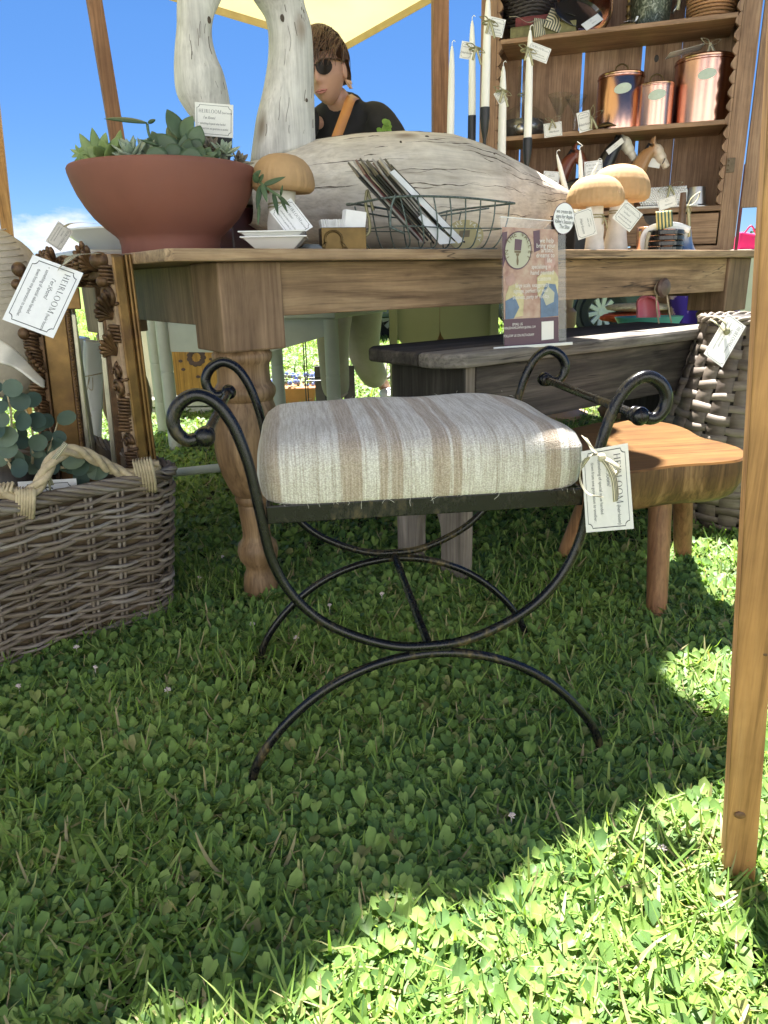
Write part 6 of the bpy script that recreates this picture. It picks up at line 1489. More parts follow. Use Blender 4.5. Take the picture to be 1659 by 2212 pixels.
for k in range(9):
    a = -.5 + k * .13; MB().tube(spline([b + Vector((-.05, 0, .004)), b + Vector((0, -.02 + .01 * k * .4, .016 + .004 * (k % 3))), b + Vector((.055 - .004 * abs(k - 4), -.03 + .008 * k, .012 + .003 * (k % 2)))], 4), [.002, .003, .004, .005, .006, .006, .005, .004, .002], 6).build('leaf', M_brass, t, smooth='all')
M_enam = mat('pale_enamel', (.45, .52, .40), .35, var=.06); 
def canister(lab, pxc, w, ytop, v, handle=True):
    b = on_shelf(pxc, ZS2, v); Y = b.y; k = kpx(Y); t = thing('copper_canister', lab, 'canister', b, 0, 'copper canisters'); R = w * k / 2; H = P(pxc, ytop, Y).z - ZS2
    MB().lathe([(R, 0), (R, H * .88), (R * .99, H * .885)], b, 40).build('body', M_copper, t, smooth=True, angle=40)
    MB().lathe([(R * 1.0, H * .885), (R * 1.03, H * .89), (R * 1.03, H * .91), (R * 1.0, H * .925), (R * 1.01, H * .945), (R * .97, H * .965), (R * .6, H * .985), (.001, H)], b, 40).build('lid', M_copper, t, smooth=True, angle=30)
    if handle: MB().tube(spline([b + Vector((-.026, 0, H * .975)), b + Vector((-.024, 0, H + .022)), b + Vector((0, 0, H + .034)), b + Vector((.024, 0, H + .022)), b + Vector((.026, 0, H * .975))], 5), .0038, 8).build('handle', M_brass, t, smooth='all')
    th0 = math.atan2(-b.y, -b.x) + .1; vs = []; n_ = 24
    for rr in (.001, .3, .55, .8, 1.):
        for i in range(n_):
            a = 2 * math.pi * i / n_; th = th0 + rr * .036 / R * math.cos(a); vs.append(b + Vector((1.012 * R * math.cos(th), 1.012 * R * math.sin(th), H * .66 + rr * .020 * math.sin(a) + .004 * math.cos(a) * rr)))
    MB().add(vs, [(j * n_ + i, j * n_ + (i + 1) % n_, (j + 1) * n_ + (i + 1) % n_, (j + 1) * n_ + i) for j in range(4) for i in range(n_)] + [tuple(range(n_))]).build('enamel_label', M_enam, t, smooth='all')
    for sg_ in (-1, 1): th = th0 + sg_ * .031 / R; MB().ball(b + Vector((1.016 * R * math.cos(th), 1.016 * R * math.sin(th), H * .66)), .0018, 8, 5).build('rivet', M_card, t)
    return b, R, H
canister('medium copper canister with a pale enamel label, left of the three', 1333, 88, 158, .12)
canister('smallest copper canister, middle of the three', 1408, 70, 180, .075)
b, R, H = canister('largest copper canister, at the right end of the middle hutch shelf', 1507, 110, 122, .145, False)
t = make_tag('tag with a striped bow lying on the lid of the largest canister', b + Vector((-.16, -.02, H + .012)), b + Vector((-.02, -.03, H + .040)), b + Vector((-.15, .05, H + .006)), 'back')
bow(t, b + Vector((-.0, -.03, H + .036)), .011, .04, M_rib, Vector((-1, 0, .5)), Vector((1, 0, .4)))
# bottom ledge: model horses
def horse(lab, px, py, col1, col2, sc=1., v=.09, halter=False, colm=None):
    c = hpl(px, py, v); t = thing('model_horse', lab, 'figurine', (c.x, c.y, ZS3), R_(4), 'model horses')
    m, nt, b_ = newmat('horse_' + colm); cv = nt.nodes.new('ShaderNodeTexCoord'); s3 = nt.nodes.new('ShaderNodeSeparateXYZ'); nt.links.new(cv.outputs['Object'], s3.inputs[0])
    mr = nt.nodes.new('ShaderNodeMapRange'); hx = (WM[t].inverted() @ c); mr.inputs[1].default_value = hx.x - .012 * sc; mr.inputs[2].default_value = hx.x + .006 * sc; nt.links.new(s3.outputs[0], mr.inputs[0])
    nt.links.new(mixrgb(nt, mr.outputs[0], col1, col2), b_.inputs['Base Color']); b_.inputs['Roughness'].default_value = .3
    mb = MB(); X = Vector((1, 0, 0)); Z = Vector((0, 0, 1)); Yv = Vector((0, 1, 0))
    def pt(x, z, y=0): return c + (X * x + Z * z + Yv * y) * sc
    mb.tube(spline([pt(-.012, .012), pt(.008, -.002), pt(.030, -.030), pt(.046, -.052), pt(.052, -.062)], 4), [.020 * sc] * 3 + [.024 * sc] * 3 + [.020 * sc] * 3 + [.015 * sc] * 3 + [.014 * sc] * 3 + [.014 * sc, .008 * sc], 12)
    mb.tube(spline([pt(-.010, .004), pt(-.038, -.028), pt(-.066, -.085), pt(-.09, -.14)], 5), [(.020 + .022 * i / 15) * sc for i in range(16)], 12)
    mb.ball(pt(-.14, -.16), (.085 * sc, .036 * sc, .042 * sc), 14, 10)
    H_ = c.z - .2 * sc - ZS3
    for x in (-.085, -.20):
        for y in (-.02, .02): mb.tube([pt(x, -.17, y), pt(x + .006, -.23, y), Vector((pt(x, 0).x, pt(0, 0, y).y, ZS3 + .002))], [.018 * sc, .010 * sc, .010 * sc], 8)
    for y in (-.011, .011): mb.tube([pt(-.012, .022, y), pt(-.008, .040, y), pt(-.005, .050, y)], [.007 * sc, .006 * sc, .001], 6)
    o = mb.build('body', m, t, smooth='all'); rm = o.modifiers.new('Remesh', 'REMESH'); rm.mode = 'VOXEL'; rm.voxel_size = .0032 * sc; rm.use_smooth_shade = True
    mn = MB()
    for i in range(12):
        q = i / 11; p0 = pt(-.018 - .055 * q, .018 - .085 * q); mn.tube([p0, p0 + Vector((-.008, -.006, .004)) * sc, p0 + Vector((-.012, -.012, -.012)) * sc], [.006 * sc, .005 * sc, .002 * sc], 5)
    mn.build('mane', M_blackm, t, smooth='all')
    for y in (-.0195,): MB().ball(pt(.004, .004, y), .0035 * sc, 8, 6).build('eye', M_blackg, t)
    if halter:
        MB().tube([pt(.034 + .004 * math.sin(a), -.036 + .013 * math.sin(a), .0175 * math.cos(a)) for a in [k * .5236 for k in range(12)]], .0022 * sc, 5, closed=True).build('noseband', M_blackm, t)
    return c
horse('red brown model horse at the left, half hidden by small candles', 1246, 338, (.17, .05, .025), (.20, .07, .035), 1.15, .10, False, 'chestnut')
horse('black model horse with a white face under the middle hutch shelf', 1345, 308, (.014, .014, .016), (.60, .57, .48), 1.15, .08, False, 'black')
horse('tan model horse with a white blaze and a dark noseband', 1414, 325, (.36, .19, .075), (.62, .52, .40), 1.15, .08, True, 'buckskin')
Yh = hpl(1330, 330, .03).y
ptag('cream tag hanging over the neck of the black model horse', (1309, 325), (1343, 297), (1307, 341), Yh, 'back')
ptag('cream tag hanging on the neck of the tan model horse', (1381, 357), (1424, 364), (1376, 328), Yh, 'heirloom')
ptag('white card standing at the left of the small candles', (1175, 369), (1210, 371), (1177, 402), Yh + .0, 'back', mt=M_cardw)
t = ptag('white HEIRLOOM tag tied to the small candle between the horses', (1262, 350), (1301, 345), (1262, 386), Yh - .06, mt=M_cardw)
def small_candle(lab, xb, yb, xt, yt, n):
    a = ontab(xb, n); t = thing('small_taper_candle', lab, 'candle', a, 0, 'small white candles'); q0 = P(xb, yb, a.y); q1 = P(xt, yt, a.y); d = (q1 - q0).normalized(); st_ = q0 - d * ((q0.z - TZ) / d.z)
    L = (q1 - st_).length; MB().tube([st_, st_ + d * L * .6, st_ + d * L * .9, q1], [.0145, .012, .008, .003], 12).build('wax', M_candle, t, smooth=True, angle=60)
    MB().tube(spline([q1, q1 + Vector((.0, 0, .012)), q1 + Vector((.008 if xt > xb - 20 else .006, 0, .016)), q1 + Vector((-.012, 0, .03)) if 'curled' in lab else q1 + Vector((.012, 0, .012))], 4), .0012, 5).build('wick', M_candle, t)
    MB().lathe([(.028, 0), (.028, .006), (.017, .012), (.017, .03)], st_, 16).build('holder', M_blackm, t)
    c = st_ + d * L * .45; MB().tube([c + Vector((.0145 * math.cos(R_(a)), .0145 * math.sin(R_(a)), .002 * math.sin(R_(a)))) for a in range(0, 360, 20)], .0022, 5, closed=True).build('string', M_rib2, t)
    bow(t, c + Vector((.006, -.014, 0)), .006, .03, M_rib2, Vector((-.6, 0, .5)), Vector((1, 0, -.6)))
small_candle('small candle leaning left in front of the red brown horse', 1222, 412, 1203, 334, .60); small_candle('small upright candle with a long curled wick beside a white tag', 1256, 400, 1253, 325, .56); small_candle('small candle leaning right, mostly hidden by the rear mushroom', 1276, 385, 1292, 352, .58)
# milk glass butter dish, pewter cup
b = on_shelf(1452, ZS3, .05); t = thing('milk_glass_dish', 'white hobnail covered dish on the lowest hutch ledge', 'dish', b, math.atan2(HT.y, HT.x))
MB().box(b + Vector((0, 0, .006)), (.25, .12, .010), qH).build('tray', M_white, t, bevel=.004)
MB().box(b + Vector((-.012, 0, .047)), (.185, .085, .070), qH).build('cover', M_white, t, bevel=.014)
hn_ = MB()
for i in range(19):
    for j in range(8): hn_.ball(b + qH @ Vector((.094 - i * .0098 + .012 * 0 + (.0048 if j % 2 else 0), 0, 0)) + HN * -.043 + Vector((-.0115, 0, .018 + j * .0085)), .0046, 6, 4)
    for j in range(8): hn_.ball(b + qH @ Vector((.094 - i * .0098 + (.0048 if j % 2 else 0), 0, 0)) + HN * (-.036 + j * .0105) + Vector((-.0115, 0, .082)), .0046, 6, 4)
tag(hn_.build('hobnails', M_white, t, smooth='all'), kind='stuff')
bow(t, b + Vector((-.01, -.05, .085)), .010, .05, M_rib2, Vector((-1, 0, -.4)), Vector((1, 0, .3)))
b = on_shelf(1517, ZS3, .06); t = thing('pewter_cup', 'upturned pewter cup beside the white hobnail dish', 'cup', b)
MB().lathe([(.058, 0), (.058, .004), (.042, .012), (.034, .07), (.032, .082), (.001, .083)], b, 24).build('cup', M_pewter, t, smooth=True, angle=50)

# ---- things at the right end of the table
b = ontab(1478, .03); t = thing('hand_bell', 'pewter hand bell with a dark wooden handle at the right end of the table', 'bell', b)
k = b.y * .97 / FPX
MB().lathe([(.041, 0), (.042, .003), (.036, .010), (.028, .028), (.023, .05), (.020, .068), (.012, .074), (.001, .075)], ontab(1474, .03), 28).build('bell', M_pewter, t, smooth=True, angle=60)
bb = ontab(1467, .03); MB().tube([bb + Vector((0, 0, .06)), bb + Vector((-.001, 0, .10)), bb + Vector((-.004, 0, .155)), bb + Vector((-.005, 0, .178))], [.012, .012, .0105, .009], 12).build('handle', M_dkwood if False else mat('brown_handle', (.10, .055, .03), .5, var=.3, scale=40), t, smooth=True)
t2 = ptag('cream tag tied to the handle of the hand bell', (1420, 434), (1459, 421), (1424, 456), b.y - .015, 'back'); bow(t2, bb + Vector((.006, -.016, .135)), .009, .045, M_rib2, Vector((.7, 0, .9)), Vector((.2, 0, -.4)))
b = ontab(1432, .05); t = thing('black_coaster_stack', 'stack of glossy black coasters with a striped ribbon on the table end', 'coasters', b)
for i in range(4): MB().lathe([(.058, 0), (.060, .002), (.060, .0125), (.058, .0145), (.001, .0146)], b + Vector((0, 0, .0165 * i + .001)), 32).build('coaster', M_blackg, t, smooth=True, angle=40)
ribbon_strip(spline([b + Vector((-.068, -.012, .005)), b + Vector((-.07, -.012, .05)), b + Vector((-.045, -.015, .074)), b + Vector((.02, -.02, .079)), b + Vector((.072, -.02, .064))], 6), .02, M_cardw, t, up=Vector((0, -1, 0)))
ribbon_strip(spline([b + Vector((-.066, -.03, .0)), b + Vector((-.066, -.03, .03)), b + Vector((-.06, -.03, .06))], 4), .012, M_rib, t, up=Vector((0, -1, 0)))
ribbon_strip(spline([b + Vector((-.012, -.03, .070)), b + Vector((-.018, -.036, .095)), b + Vector((-.02, -.03, .122))], 4), .052, M_riby, t, up=Vector((0, -1, 0)))
for i, (px, n, lab) in enumerate(((1396, .30, 'left copper mug behind the black coasters'), (1440, .27, 'right copper mug behind the black coasters'))):
    b = ontab(px, n); t = thing('copper_mug', lab, 'mug', b, 0, 'copper mugs'); MB().lathe([(.03, 0), (.037, .02), (.040, .08), (.041, .095), (.038, .097), (.036, .09), (.001, .02)], b + Vector((0, 0, .0)), 28).build('body', M_copper, t, smooth='all'); MB().tube(spline([b + Vector((.038, 0, .085)), b + Vector((.06, 0, .08)), b + Vector((.06, 0, .035)), b + Vector((.036, 0, .025))], 5), .004, 8).build('handle', M_brass, t, smooth='all')
b = ontab(1240, .20); t = thing('black_boxes', 'dark box standing behind the mushroom stems and the flyer stand', 'box', b, TA); MB().box(b + Vector((0, 0, .055)), (.12, .10, .11), qT).build('box', M_blackm, t, bevel=.003); MB().box(b + Vector((0, 0, .1125)), (.124, .104, .004), qT).build('lid', M_blackm, t, bevel=.001)

# ================================================================== WOMAN leaning over the table
M_skin = mat('skin', (.46, .26, .185), .5, var=.06, scale=14); M_skin.node_tree.nodes['Principled BSDF'].inputs['Subsurface Weight'].default_value = .08
M_shirt = mat('black_shirt', (.012, .012, .014), .9, var=.3, scale=30, bmp=.2); M_trs = mat('khaki_trousers', (.29, .26, .215), .9, var=.1, scale=14, bmp=.5)
M_hair = mat('brown_hair', (.075, .038, .022), .5, var=.6, scale=140)
pw = thing('person', 'woman in a black top and khaki trousers leaning over behind the carved swan, wearing sunglasses', 'person', (-.1, 3.7, 0))
HC = P(701, 153, 3.1)                                   # head centre
NB = P(742, 232, 3.2); HIP = Vector((-.13, 3.66, .90))
def skin_body(name, verts, edges, radii, mt, root=0, sub=2):
    me = bpy.data.meshes.new(name); inv = WM[pw].inverted(); me.from_pydata([inv @ Vector(v) for v in verts], edges, [])
    o = bpy.data.objects.new(name, me); COL.objects.link(o); o.parent = pw; WM[o] = WM[pw]; me.materials.append(mt)
    md = o.modifiers.new('Skin', 'SKIN'); md.use_smooth_shade = True
    for i, r in enumerate(radii):
        sv = me.skin_vertices[0].data[i]; sv.radius = r if isinstance(r, tuple) else (r, r); sv.use_root = (i == root)
    ms = o.modifiers.new('Sub', 'SUBSURF'); ms.levels = sub; ms.render_levels = sub; return o
lf_, rf_ = G(728, 905, 0), P(826, 858, 4.12); lk, rk = Vector((lf_.x + .0, 3.66, .46)), P(778, 748, 3.93)
shR, shL = P(815, 252, 3.22), P(640, 268, 3.12)
elR = P(856, 330, 3.14); haR = P(830, 380, 2.90)
vs = [HIP, HIP.lerp(NB, .5), HIP.lerp(NB, .85), NB, HC + Vector((.02, .03, -.06)), shR, elR, haR, shL, shL + Vector((-.09, -.02, -.25)), shL + Vector((-.10, -.06, -.48)), HIP + Vector((.09, 0, -.06)), rk, rf_ + Vector((0, -.02, .09)), rf_ + Vector((.03, .0, .02)), rf_ + Vector((.05, -.12, .0)), HIP + Vector((-.09, 0, -.06)), lk, lf_ + Vector((0, .0, .08)), lf_ + Vector((0, -.10, .025))]
bk_ = (NB - HIP).normalized().cross(Vector((1, -.12, 0)).normalized()) * .05; vs[1] = vs[1] + bk_; vs[2] = vs[2] + bk_
ed = [(0, 1), (1, 2), (2, 3), (3, 4), (2, 5), (5, 6), (6, 7), (2, 8), (8, 9), (9, 10), (0, 11), (11, 12), (12, 13), (13, 14), (14, 15), (0, 16), (16, 17), (17, 18), (18, 19)]
rd = [.03, .02, .02, .050, .055, .03, .036, .026, .03, .036, .026, .06, .055, .035, .03, .025, .085, .055, .036, .03]
skin_body('body', vs, ed, rd, M_skin)
# head
HR = Matrix.Rotation(R_(-17), 3, 'Z') @ Matrix.Rotation(R_(-6), 3, 'Y') @ Matrix.Rotation(R_(12), 3, 'X')     # faces -Y, turned to the left and down
def hd(x, y, z): return HC + HR @ Vector((x, y, z))
def headf(u, v):
    a = 2 * math.pi * u; e = math.pi * (v - .5); x, y, z = math.cos(a) * math.cos(e), math.sin(a) * math.cos(e), math.sin(e)
    X, Y, Z = x * .074, y * .093, z * .115
    f = max(0, -y)
    if Z < -.02: k = 1 - .30 * min(1, (-.02 - Z) / .09); X *= k; Y = Y * (1 - .10 * min(1, (-.02 - Z) / .09)) - .010 * f * min(1, (-.02 - Z) / .07)
    def g(cx, cz, sx, sz, h): return h * f * math.exp(-((X - cx) / sx) ** 2 - ((Z - cz) / sz) ** 2)
    Y -= g(0, -.018, .010, .022, .020) + g(0, -.032, .014, .010, .012) + g(0, .032, .05, .012, .006) + g(0, -.062, .022, .006, .006) + g(0, -.072, .018, .006, .006) + g(0, -.096, .022, .016, .010) + g(.042, -.02, .02, .02, .004) + g(-.042, -.02, .02, .02, .004)
    Y += g(.032, .012, .016, .010, .010) + g(-.032, .012, .016, .010, .010) + g(0, -.0665, .022, .003, .005)
    return hd(X, Y, Z)
MB().grid(headf, 64, 56, True).build('head', M_skin, pw, smooth='all')
hdo = pw
lip = MB().tube(spline([hd(-.022, -.083, -.066), hd(-.008, -.096, -.0635), hd(0, -.097, -.065), hd(.008, -.096, -.0635), hd(.022, -.083, -.066)], 4), .0035, 6); lip.tube(spline([hd(-.018, -.085, -.070), hd(0, -.097, -.072), hd(.018, -.085, -.070)], 4), .0038, 6)
lip.build('lips', mat('lips', (.36, .14, .12), .4, var=.1), pw, smooth='all')
for sx in (-1, 1): MB().ball(hd(sx * .074, .008, -.012), (.010, .018, .030), 10, 8, HR).build('ear', M_skin, pw, smooth='all')
# hair: shell plus locks
def hairf(u, v):
    a = 2 * math.pi * u; e = math.pi * (v - .5); x, y, z = math.cos(a) * math.cos(e), math.sin(a) * math.cos(e), math.sin(e)
    lim = .050 if y < -.35 else (.012 if y < .25 else -.060)
    zz = max(z, lim / .128); k = 1 + .035 * math.sin(a * 11 + z * 5) + .03 * math.sin(a * 23)
    return hd(x * .092 * k, y * .110 * k + .006, zz * .132 + .006)
MB().grid(hairf, 72, 36, True).build('hair', M_hair, pw, smooth='all')
hr = MB()
for i in range(620):
    a = rnd.uniform(0, 6.283); e = rnd.uniform(.3, 1.5); x, y, z = math.cos(a) * math.cos(e), math.sin(a) * math.cos(e), math.sin(e)
    p = hd(x * .090, y * .108 + .006, z * .130 + .008); fwd = Vector((-.35 + rnd.gauss(0, .2), -.5 if y < .3 else .3, -.55)); fwd = HR @ fwd; nrm = (p - HC).normalized(); fwd = (fwd - nrm * fwd.dot(nrm) * .9).normalized(); L = rnd.uniform(.04, .075)
    hr.tube(spline([p - fwd * L * .3, p + nrm * .010, p + fwd * L * .5 + nrm * .008, p + fwd * L + Vector((0, 0, -.012))], 3), [.0010, .0018, .0025, .0028, .0028, .0026, .0022, .0017, .001, .0005], 4)
hr.build('hair_locks', M_hair, pw, smooth='all')
# sunglasses
gl = MB()
for sx in (-1, 1): gl.lathe([(.001, .0), (.024, 0), (.028, .002), (.028, .005), (.001, .006)], hd(sx * .033, -.094 + abs(0) + .0, .006), 20, axis=HR @ Matrix.Rotation(R_(90), 3, 'X') @ Matrix.Rotation(R_(sx * 10), 3, 'Y') @ Matrix.Diagonal((1.08, .92, 1)))
gl.build('sunglass_lens', M_lens, pw, smooth=True)
fr_ = MB().tube([hd(-.010, -.100, .018), hd(.010, -.100, .018)], .0022, 6)
for sx in (-1, 1): fr_.tube(spline([hd(sx * .008, -.101, .020), hd(sx * .032, -.100, .030), hd(sx * .056, -.088, .026), hd(sx * .078, -.04, .022), hd(sx * .081, .005, .016)], 4), .0038, 6)
fr_.build('sunglass_frame', mat('tortoise_frame', (.06, .03, .015), .3, var=.4, scale=90), pw, smooth='all')
# tassel earring flying out
er = MB(); e0 = P(741, 168, 3.12)
er.tube(spline([hd(.078, .012, -.035), e0, P(746, 172, 3.12)], 4), .0016, 5)
for k in range(22): q = P(756 + rnd.uniform(-4, 5), 182 + rnd.uniform(-8, 10), 3.12 + rnd.uniform(-.008, .008)); er.tube([P(743, 170, 3.12), q], [.0022, .0030], 5)
er.build('tassel_earring', mat('peach_tassel', (.62, .40, .25), .8, var=.2), pw, smooth='all')
# top: loft of the torso with sleeves
ch = HIP.lerp(NB, .80)
axd = (NB - HIP); LT = axd.length; axd.normalize(); sdv = Vector((1, -.12, 0)); sdv = (sdv - axd * sdv.dot(axd)).normalized(); fdv = axd.cross(sdv)
rings_ = [(-.04, .165, .125), (.12, .155, .12), (.35, .155, .118), (.55, .175, .122), (.70, .195, .118), (.80, .205, .105), (.88, .185, .088), (.94, .13, .074), (1.0, .078, .064), (1.03, .070, .060)]
vs = []; sg_ = 24
for t_, a_, b_ in rings_:
    c = HIP + axd * LT * t_ + Vector((0, 0, .012 if t_ > .9 else 0))
    for k in range(sg_):
        an = 2 * math.pi * k / sg_; vs.append(c + sdv * math.cos(an) * a_ + fdv * math.sin(an) * b_)
mb = MB().add(vs, [(i * sg_ + k, i * sg_ + (k + 1) % sg_, (i + 1) * sg_ + (k + 1) % sg_, (i + 1) * sg_ + k) for i in range(len(rings_) - 1) for k in range(sg_)] + [tuple(range(sg_))[::-1], tuple((len(rings_) - 1) * sg_ + k for k in range(sg_))])
mb.tube(spline([shR.lerp(NB, .35) + Vector((0, 0, -.03)), shR + Vector((-.01, 0, -.01)), shR.lerp(elR, .5), shR.lerp(elR, .9)], 4), [.05, .058, .063, .066, .068, .07, .071, .071, .071, .071, .07, .07, .07], 14)
mb.tube(spline([shL.lerp(NB, .4) + Vector((0, 0, -.03)), shL + Vector((.01, 0, -.01)), shL + Vector((-.07, -.04, -.20))], 4), [.05, .058, .063, .066, .067, .068, .068, .068, .068], 14)
o = mb.build('black_top', M_shirt, pw, smooth='all'); md = o.modifiers.new('Remesh', 'REMESH'); md.mode = 'VOXEL'; md.voxel_size = .009; md.use_smooth_shade = True
md = o.modifiers.new('Smooth', 'SMOOTH'); md.iterations = 6; md.factor = .5
skin_body('trousers', [HIP + Vector((0, 0, .04)), HIP + Vector((.10, .01, -.07)), HIP.lerp(rk, .6) + Vector((.03, 0, 0)), rk + Vector((.01, 0, 0)), rk.lerp(rf_, .5), rf_ + Vector((-.01, -.03, .09)), HIP + Vector((-.10, 0, -.07)), HIP.lerp(lk, .6), lk, lf_ + Vector((0, .01, .10))], [(0, 1), (1, 2), (2, 3), (3, 4), (4, 5), (0, 6), (6, 7), (7, 8), (8, 9)], [(.15, .13), .12, .115, .098, .085, .07, .115, .105, .088, .075], M_trs, sub=3)
fo = MB()   # cloth folds down the legs
for A_, B_, C_ in ((HIP.lerp(rk, .3), rk, rf_), (HIP.lerp(lk, .3), lk, lf_)):
    pth = spline([A_, B_, C_ + Vector((0, 0, .1))], 10)
    for i in range(3, len(pth) - 1, 2):
        c = pth[i]; w = .085 * (1 - .30 * i / len(pth)); sl2 = rnd.uniform(-.03, .03)
        fo.tube(spline([c + Vector((.2 * w, -w * .98, -.015 + sl2)), c + Vector((w * .80, -w * .55, .0)), c + Vector((w * 1.0, .0, .02 + sl2))], 4), [.002, .005, .008, .010, .010, .010, .008, .005, .002], 6)
tag(fo.build('trouser_fold', M_trs, pw, smooth='all'), kind='stuff')
for f_, sh in ((rf_, Vector((.03, -.03, 0))), (lf_, Vector((0, -.03, 0)))): MB().ball(f_ + sh + Vector((0, 0, .025)), (.048, .125, .034), 16, 10).build('shoe', M_cardw, pw, smooth='all')
# tan bag strap across the shoulder
ribbon_strip(spline([P(768, 208, 3.2), P(758, 214, 3.06), P(748, 240, 3.0), P(735, 275, 2.98), P(722, 310, 2.98), P(705, 360, 3.02)], 6), .036, mat('tan_leather', (.40, .17, .05), .5, var=.1), pw, 'bag_strap', up=Vector((.1, -1, .1)))
# greenery sprig in front of her arm
spg = thing('green_sprig', 'bright green leafy sprig poking up behind the swan back', 'foliage', ontab(830, .80))
b = ontab(830, .80)
MB().lathe([(.03, 0), (.035, .10), (.03, .22)], b, 16).build('glass_vase', M_glass, spg, smooth='all')
M_spr = leafmat('sprig_leaf', [(0, (.16, .30, .06)), (1, (.26, .42, .10))], .4, .5, 30, island=False)
for i in range(14):
    c = P(rnd.uniform(818, 842), rnd.uniform(262, 300), b.y); MB().tube([b + Vector((0, 0, .15)), c], .001, 4).build('stem', M_spr, spg); round_leaf(c, (rnd.uniform(-.5, .5), -1, rnd.uniform(-.3, .6)), (rnd.uniform(-1, 1), 0, 1), rnd.uniform(.008, .013), spg, M_spr)

# ================================================================== BEHIND AND BELOW THE TABLE
def part_px(mb_fn): return mb_fn
# sage plastic bench/table
st_ = thing('sage_plastic_table', 'low sage green plastic table with jointed legs behind the farm table', 'table', G(520, 960, 0))
zt = .578; cA = [G(318, 691, zt), G(722, 676, zt)]
a, b = P(322, 690, 3.05), P(724, 678, 2.75); a.z = b.z = zt; dv = (b - a).normalized(); dn_ = Vector((-dv.y, dv.x, 0)); 
def sp2(s, n, z): return a + dv * s + dn_ * n + Vector((0, 0, z - zt))
L_ = (b - a).length
MB().hexa([sp2(x, y, zt - .02) for x, y in ((0, 0), (L_, 0), (L_, .55), (0, .55))], [sp2(x, y, zt + .006) for x, y in ((0, 0), (L_, 0), (L_, .55), (0, .55))]).build('tabletop', M_sage, st_, bevel=.006)
MB().hexa([sp2(x, y, zt - .15) for x, y in ((.02, .02), (L_ * .62, .02), (L_ * .62, .035), (.02, .035))], [sp2(x, y, zt - .021) for x, y in ((.02, .02), (L_ * .62, .02), (L_ * .62, .035), (.02, .035))]).build('apron', M_sage, st_)
MB().hexa([sp2(L_ * .625, .02, zt - .15), sp2(L_ - .02, .02, zt - .075), sp2(L_ - .02, .035, zt - .075), sp2(L_ * .625, .035, zt - .15)], [sp2(L_ * .625, .02, zt - .021), sp2(L_ - .02, .02, zt - .021), sp2(L_ - .02, .035, zt - .021), sp2(L_ * .625, .035, zt - .021)]).build('apron', M_sage, st_)
for px_, Y_ in ((356, 3.05), (717, 2.79), (597, 3.2), (334, 3.4)):
    lg_ = P(px_, 760, Y_); MB().tube([Vector((lg_.x, lg_.y, z)) for z in (0, .16, .162, .168, .17, .34, .342, .348, .35, zt - .021)], [.027, .027, .0255, .0255, .027, .027, .0255, .0255, .027, .027], 16).build('leg', M_sage, st_, smooth=True)
bar_ = thing('grey_pipe_rail', 'grey plastic pipe lying low across the grass behind the table leg', 'pipe', G(440, 1035, .05))
p0, p1 = P(366, 1022, 2.35), P(545, 1003, 2.2); MB().tube([p0, p1], .014, 12).build('pipe', M_sage, bar_, smooth=True)
for p in (p0, p1): MB().tube([Vector((p.x, p.y, 0)), p], .012, 10).build('foot', M_sage, bar_, smooth=True); MB().ball(p, .017, 10, 8).build('elbow', M_sage, bar_, smooth=True)
# cream cupboard with scalloped base and painted wooden box
cu = thing('cream_cupboard', 'cream painted cupboard with a scalloped base on the grass behind the tables', 'cupboard', G(430, 915, 0))
Yc = 3.95
def cq(x0_, x1_, y0_, y1_, nm, mt, Y=Yc, d=.02):
    c = [P(x, y, Y) for x, y in ((x0_, y1_), (x1_, y1_), (x1_, y0_), (x0_, y0_))]; xa, xb = c[0].x, c[1].x; za, zb = c[0].z, c[2].z
    return MB().box(((xa + xb) / 2, Y + d / 2, (za + zb) / 2), (xb - xa, d, zb - za)).build(nm, mt, cu, bevel=.003)
for i in range(5): cq(250 + i * 30, 279 + i * 30, 640, 872, 'plank', M_cream, Yc + .28)
cq(310, 560, 858, 880, 'shelf_board', M_cream, Yc - .02, .30); cq(300, 322, 660, 905, 'side_post', M_cream); cq(545, 566, 660, 905, 'side_post', M_cream)
sc_ = MB()
x_, y_ = 322, 881; sx_, ex_ = P(322, 890, Yc), P(545, 890, Yc); n_ = 9
for i in range(n_):
    xa = sx_.x + (ex_.x - sx_.x) * i / n_; xb = sx_.x + (ex_.x - sx_.x) * (i + 1) / n_ - .001; z1 = P(400, 881, Yc).z; zm = P(400, 894, Yc).z; r = (xb - xa) / 2; cxx = (xa + xb) / 2
    poly = [(xa, z1), (xa, zm)] + [(cxx - r * math.cos(R_(q)), zm - .035 * math.sin(R_(q))) for q in range(20, 180, 20)] + [(xb, zm), (xb, z1)]
    sc_.hexa([Vector((x, Yc, z)) for x, z in poly], [Vector((x, Yc + .018, z)) for x, z in poly])
sc_.build('scalloped_skirt', M_cream, cu)
bx = thing('painted_wooden_box', 'ochre wooden box with a painted dark flower on the cream cupboard shelf', 'box', P(424, 858, Yc - .06))
c0, c1 = P(380, 857, Yc - .1), P(470, 742, Yc - .1); mo = wood('ochre_box_wood', (.30, .15, .03), (.40, .21, .05), (.48, .27, .08), 'Z', rough=.6)
MB().box(((c0.x + c1.x) / 2, Yc - .01, (c0.z + c1.z) / 2), (c1.x - c0.x, .18, c1.z - c0.z)).build('box', mo, bx, bevel=.012)
mpt = mat('dark_flower_paint', (.06, .03, .03), .7, var=.3)
for i in range(11):
    a_ = i * .571; c = P(424 + 15 * math.cos(a_), 772 + 15 * math.sin(a_), Yc - .1015); MB().ball(c, (.016, .0012, .014), 8, 4).build('painted_petal', mpt, bx)
for dx, dy in ((-34, 8), (32, 4), (26, 24), (-28, 26), (4, 42), (0, -28)): MB().ball(P(424 + dx, 772 + dy, Yc - .1015), (.012, .0012, .008), 8, 4).build('painted_leaf', mpt, bx)
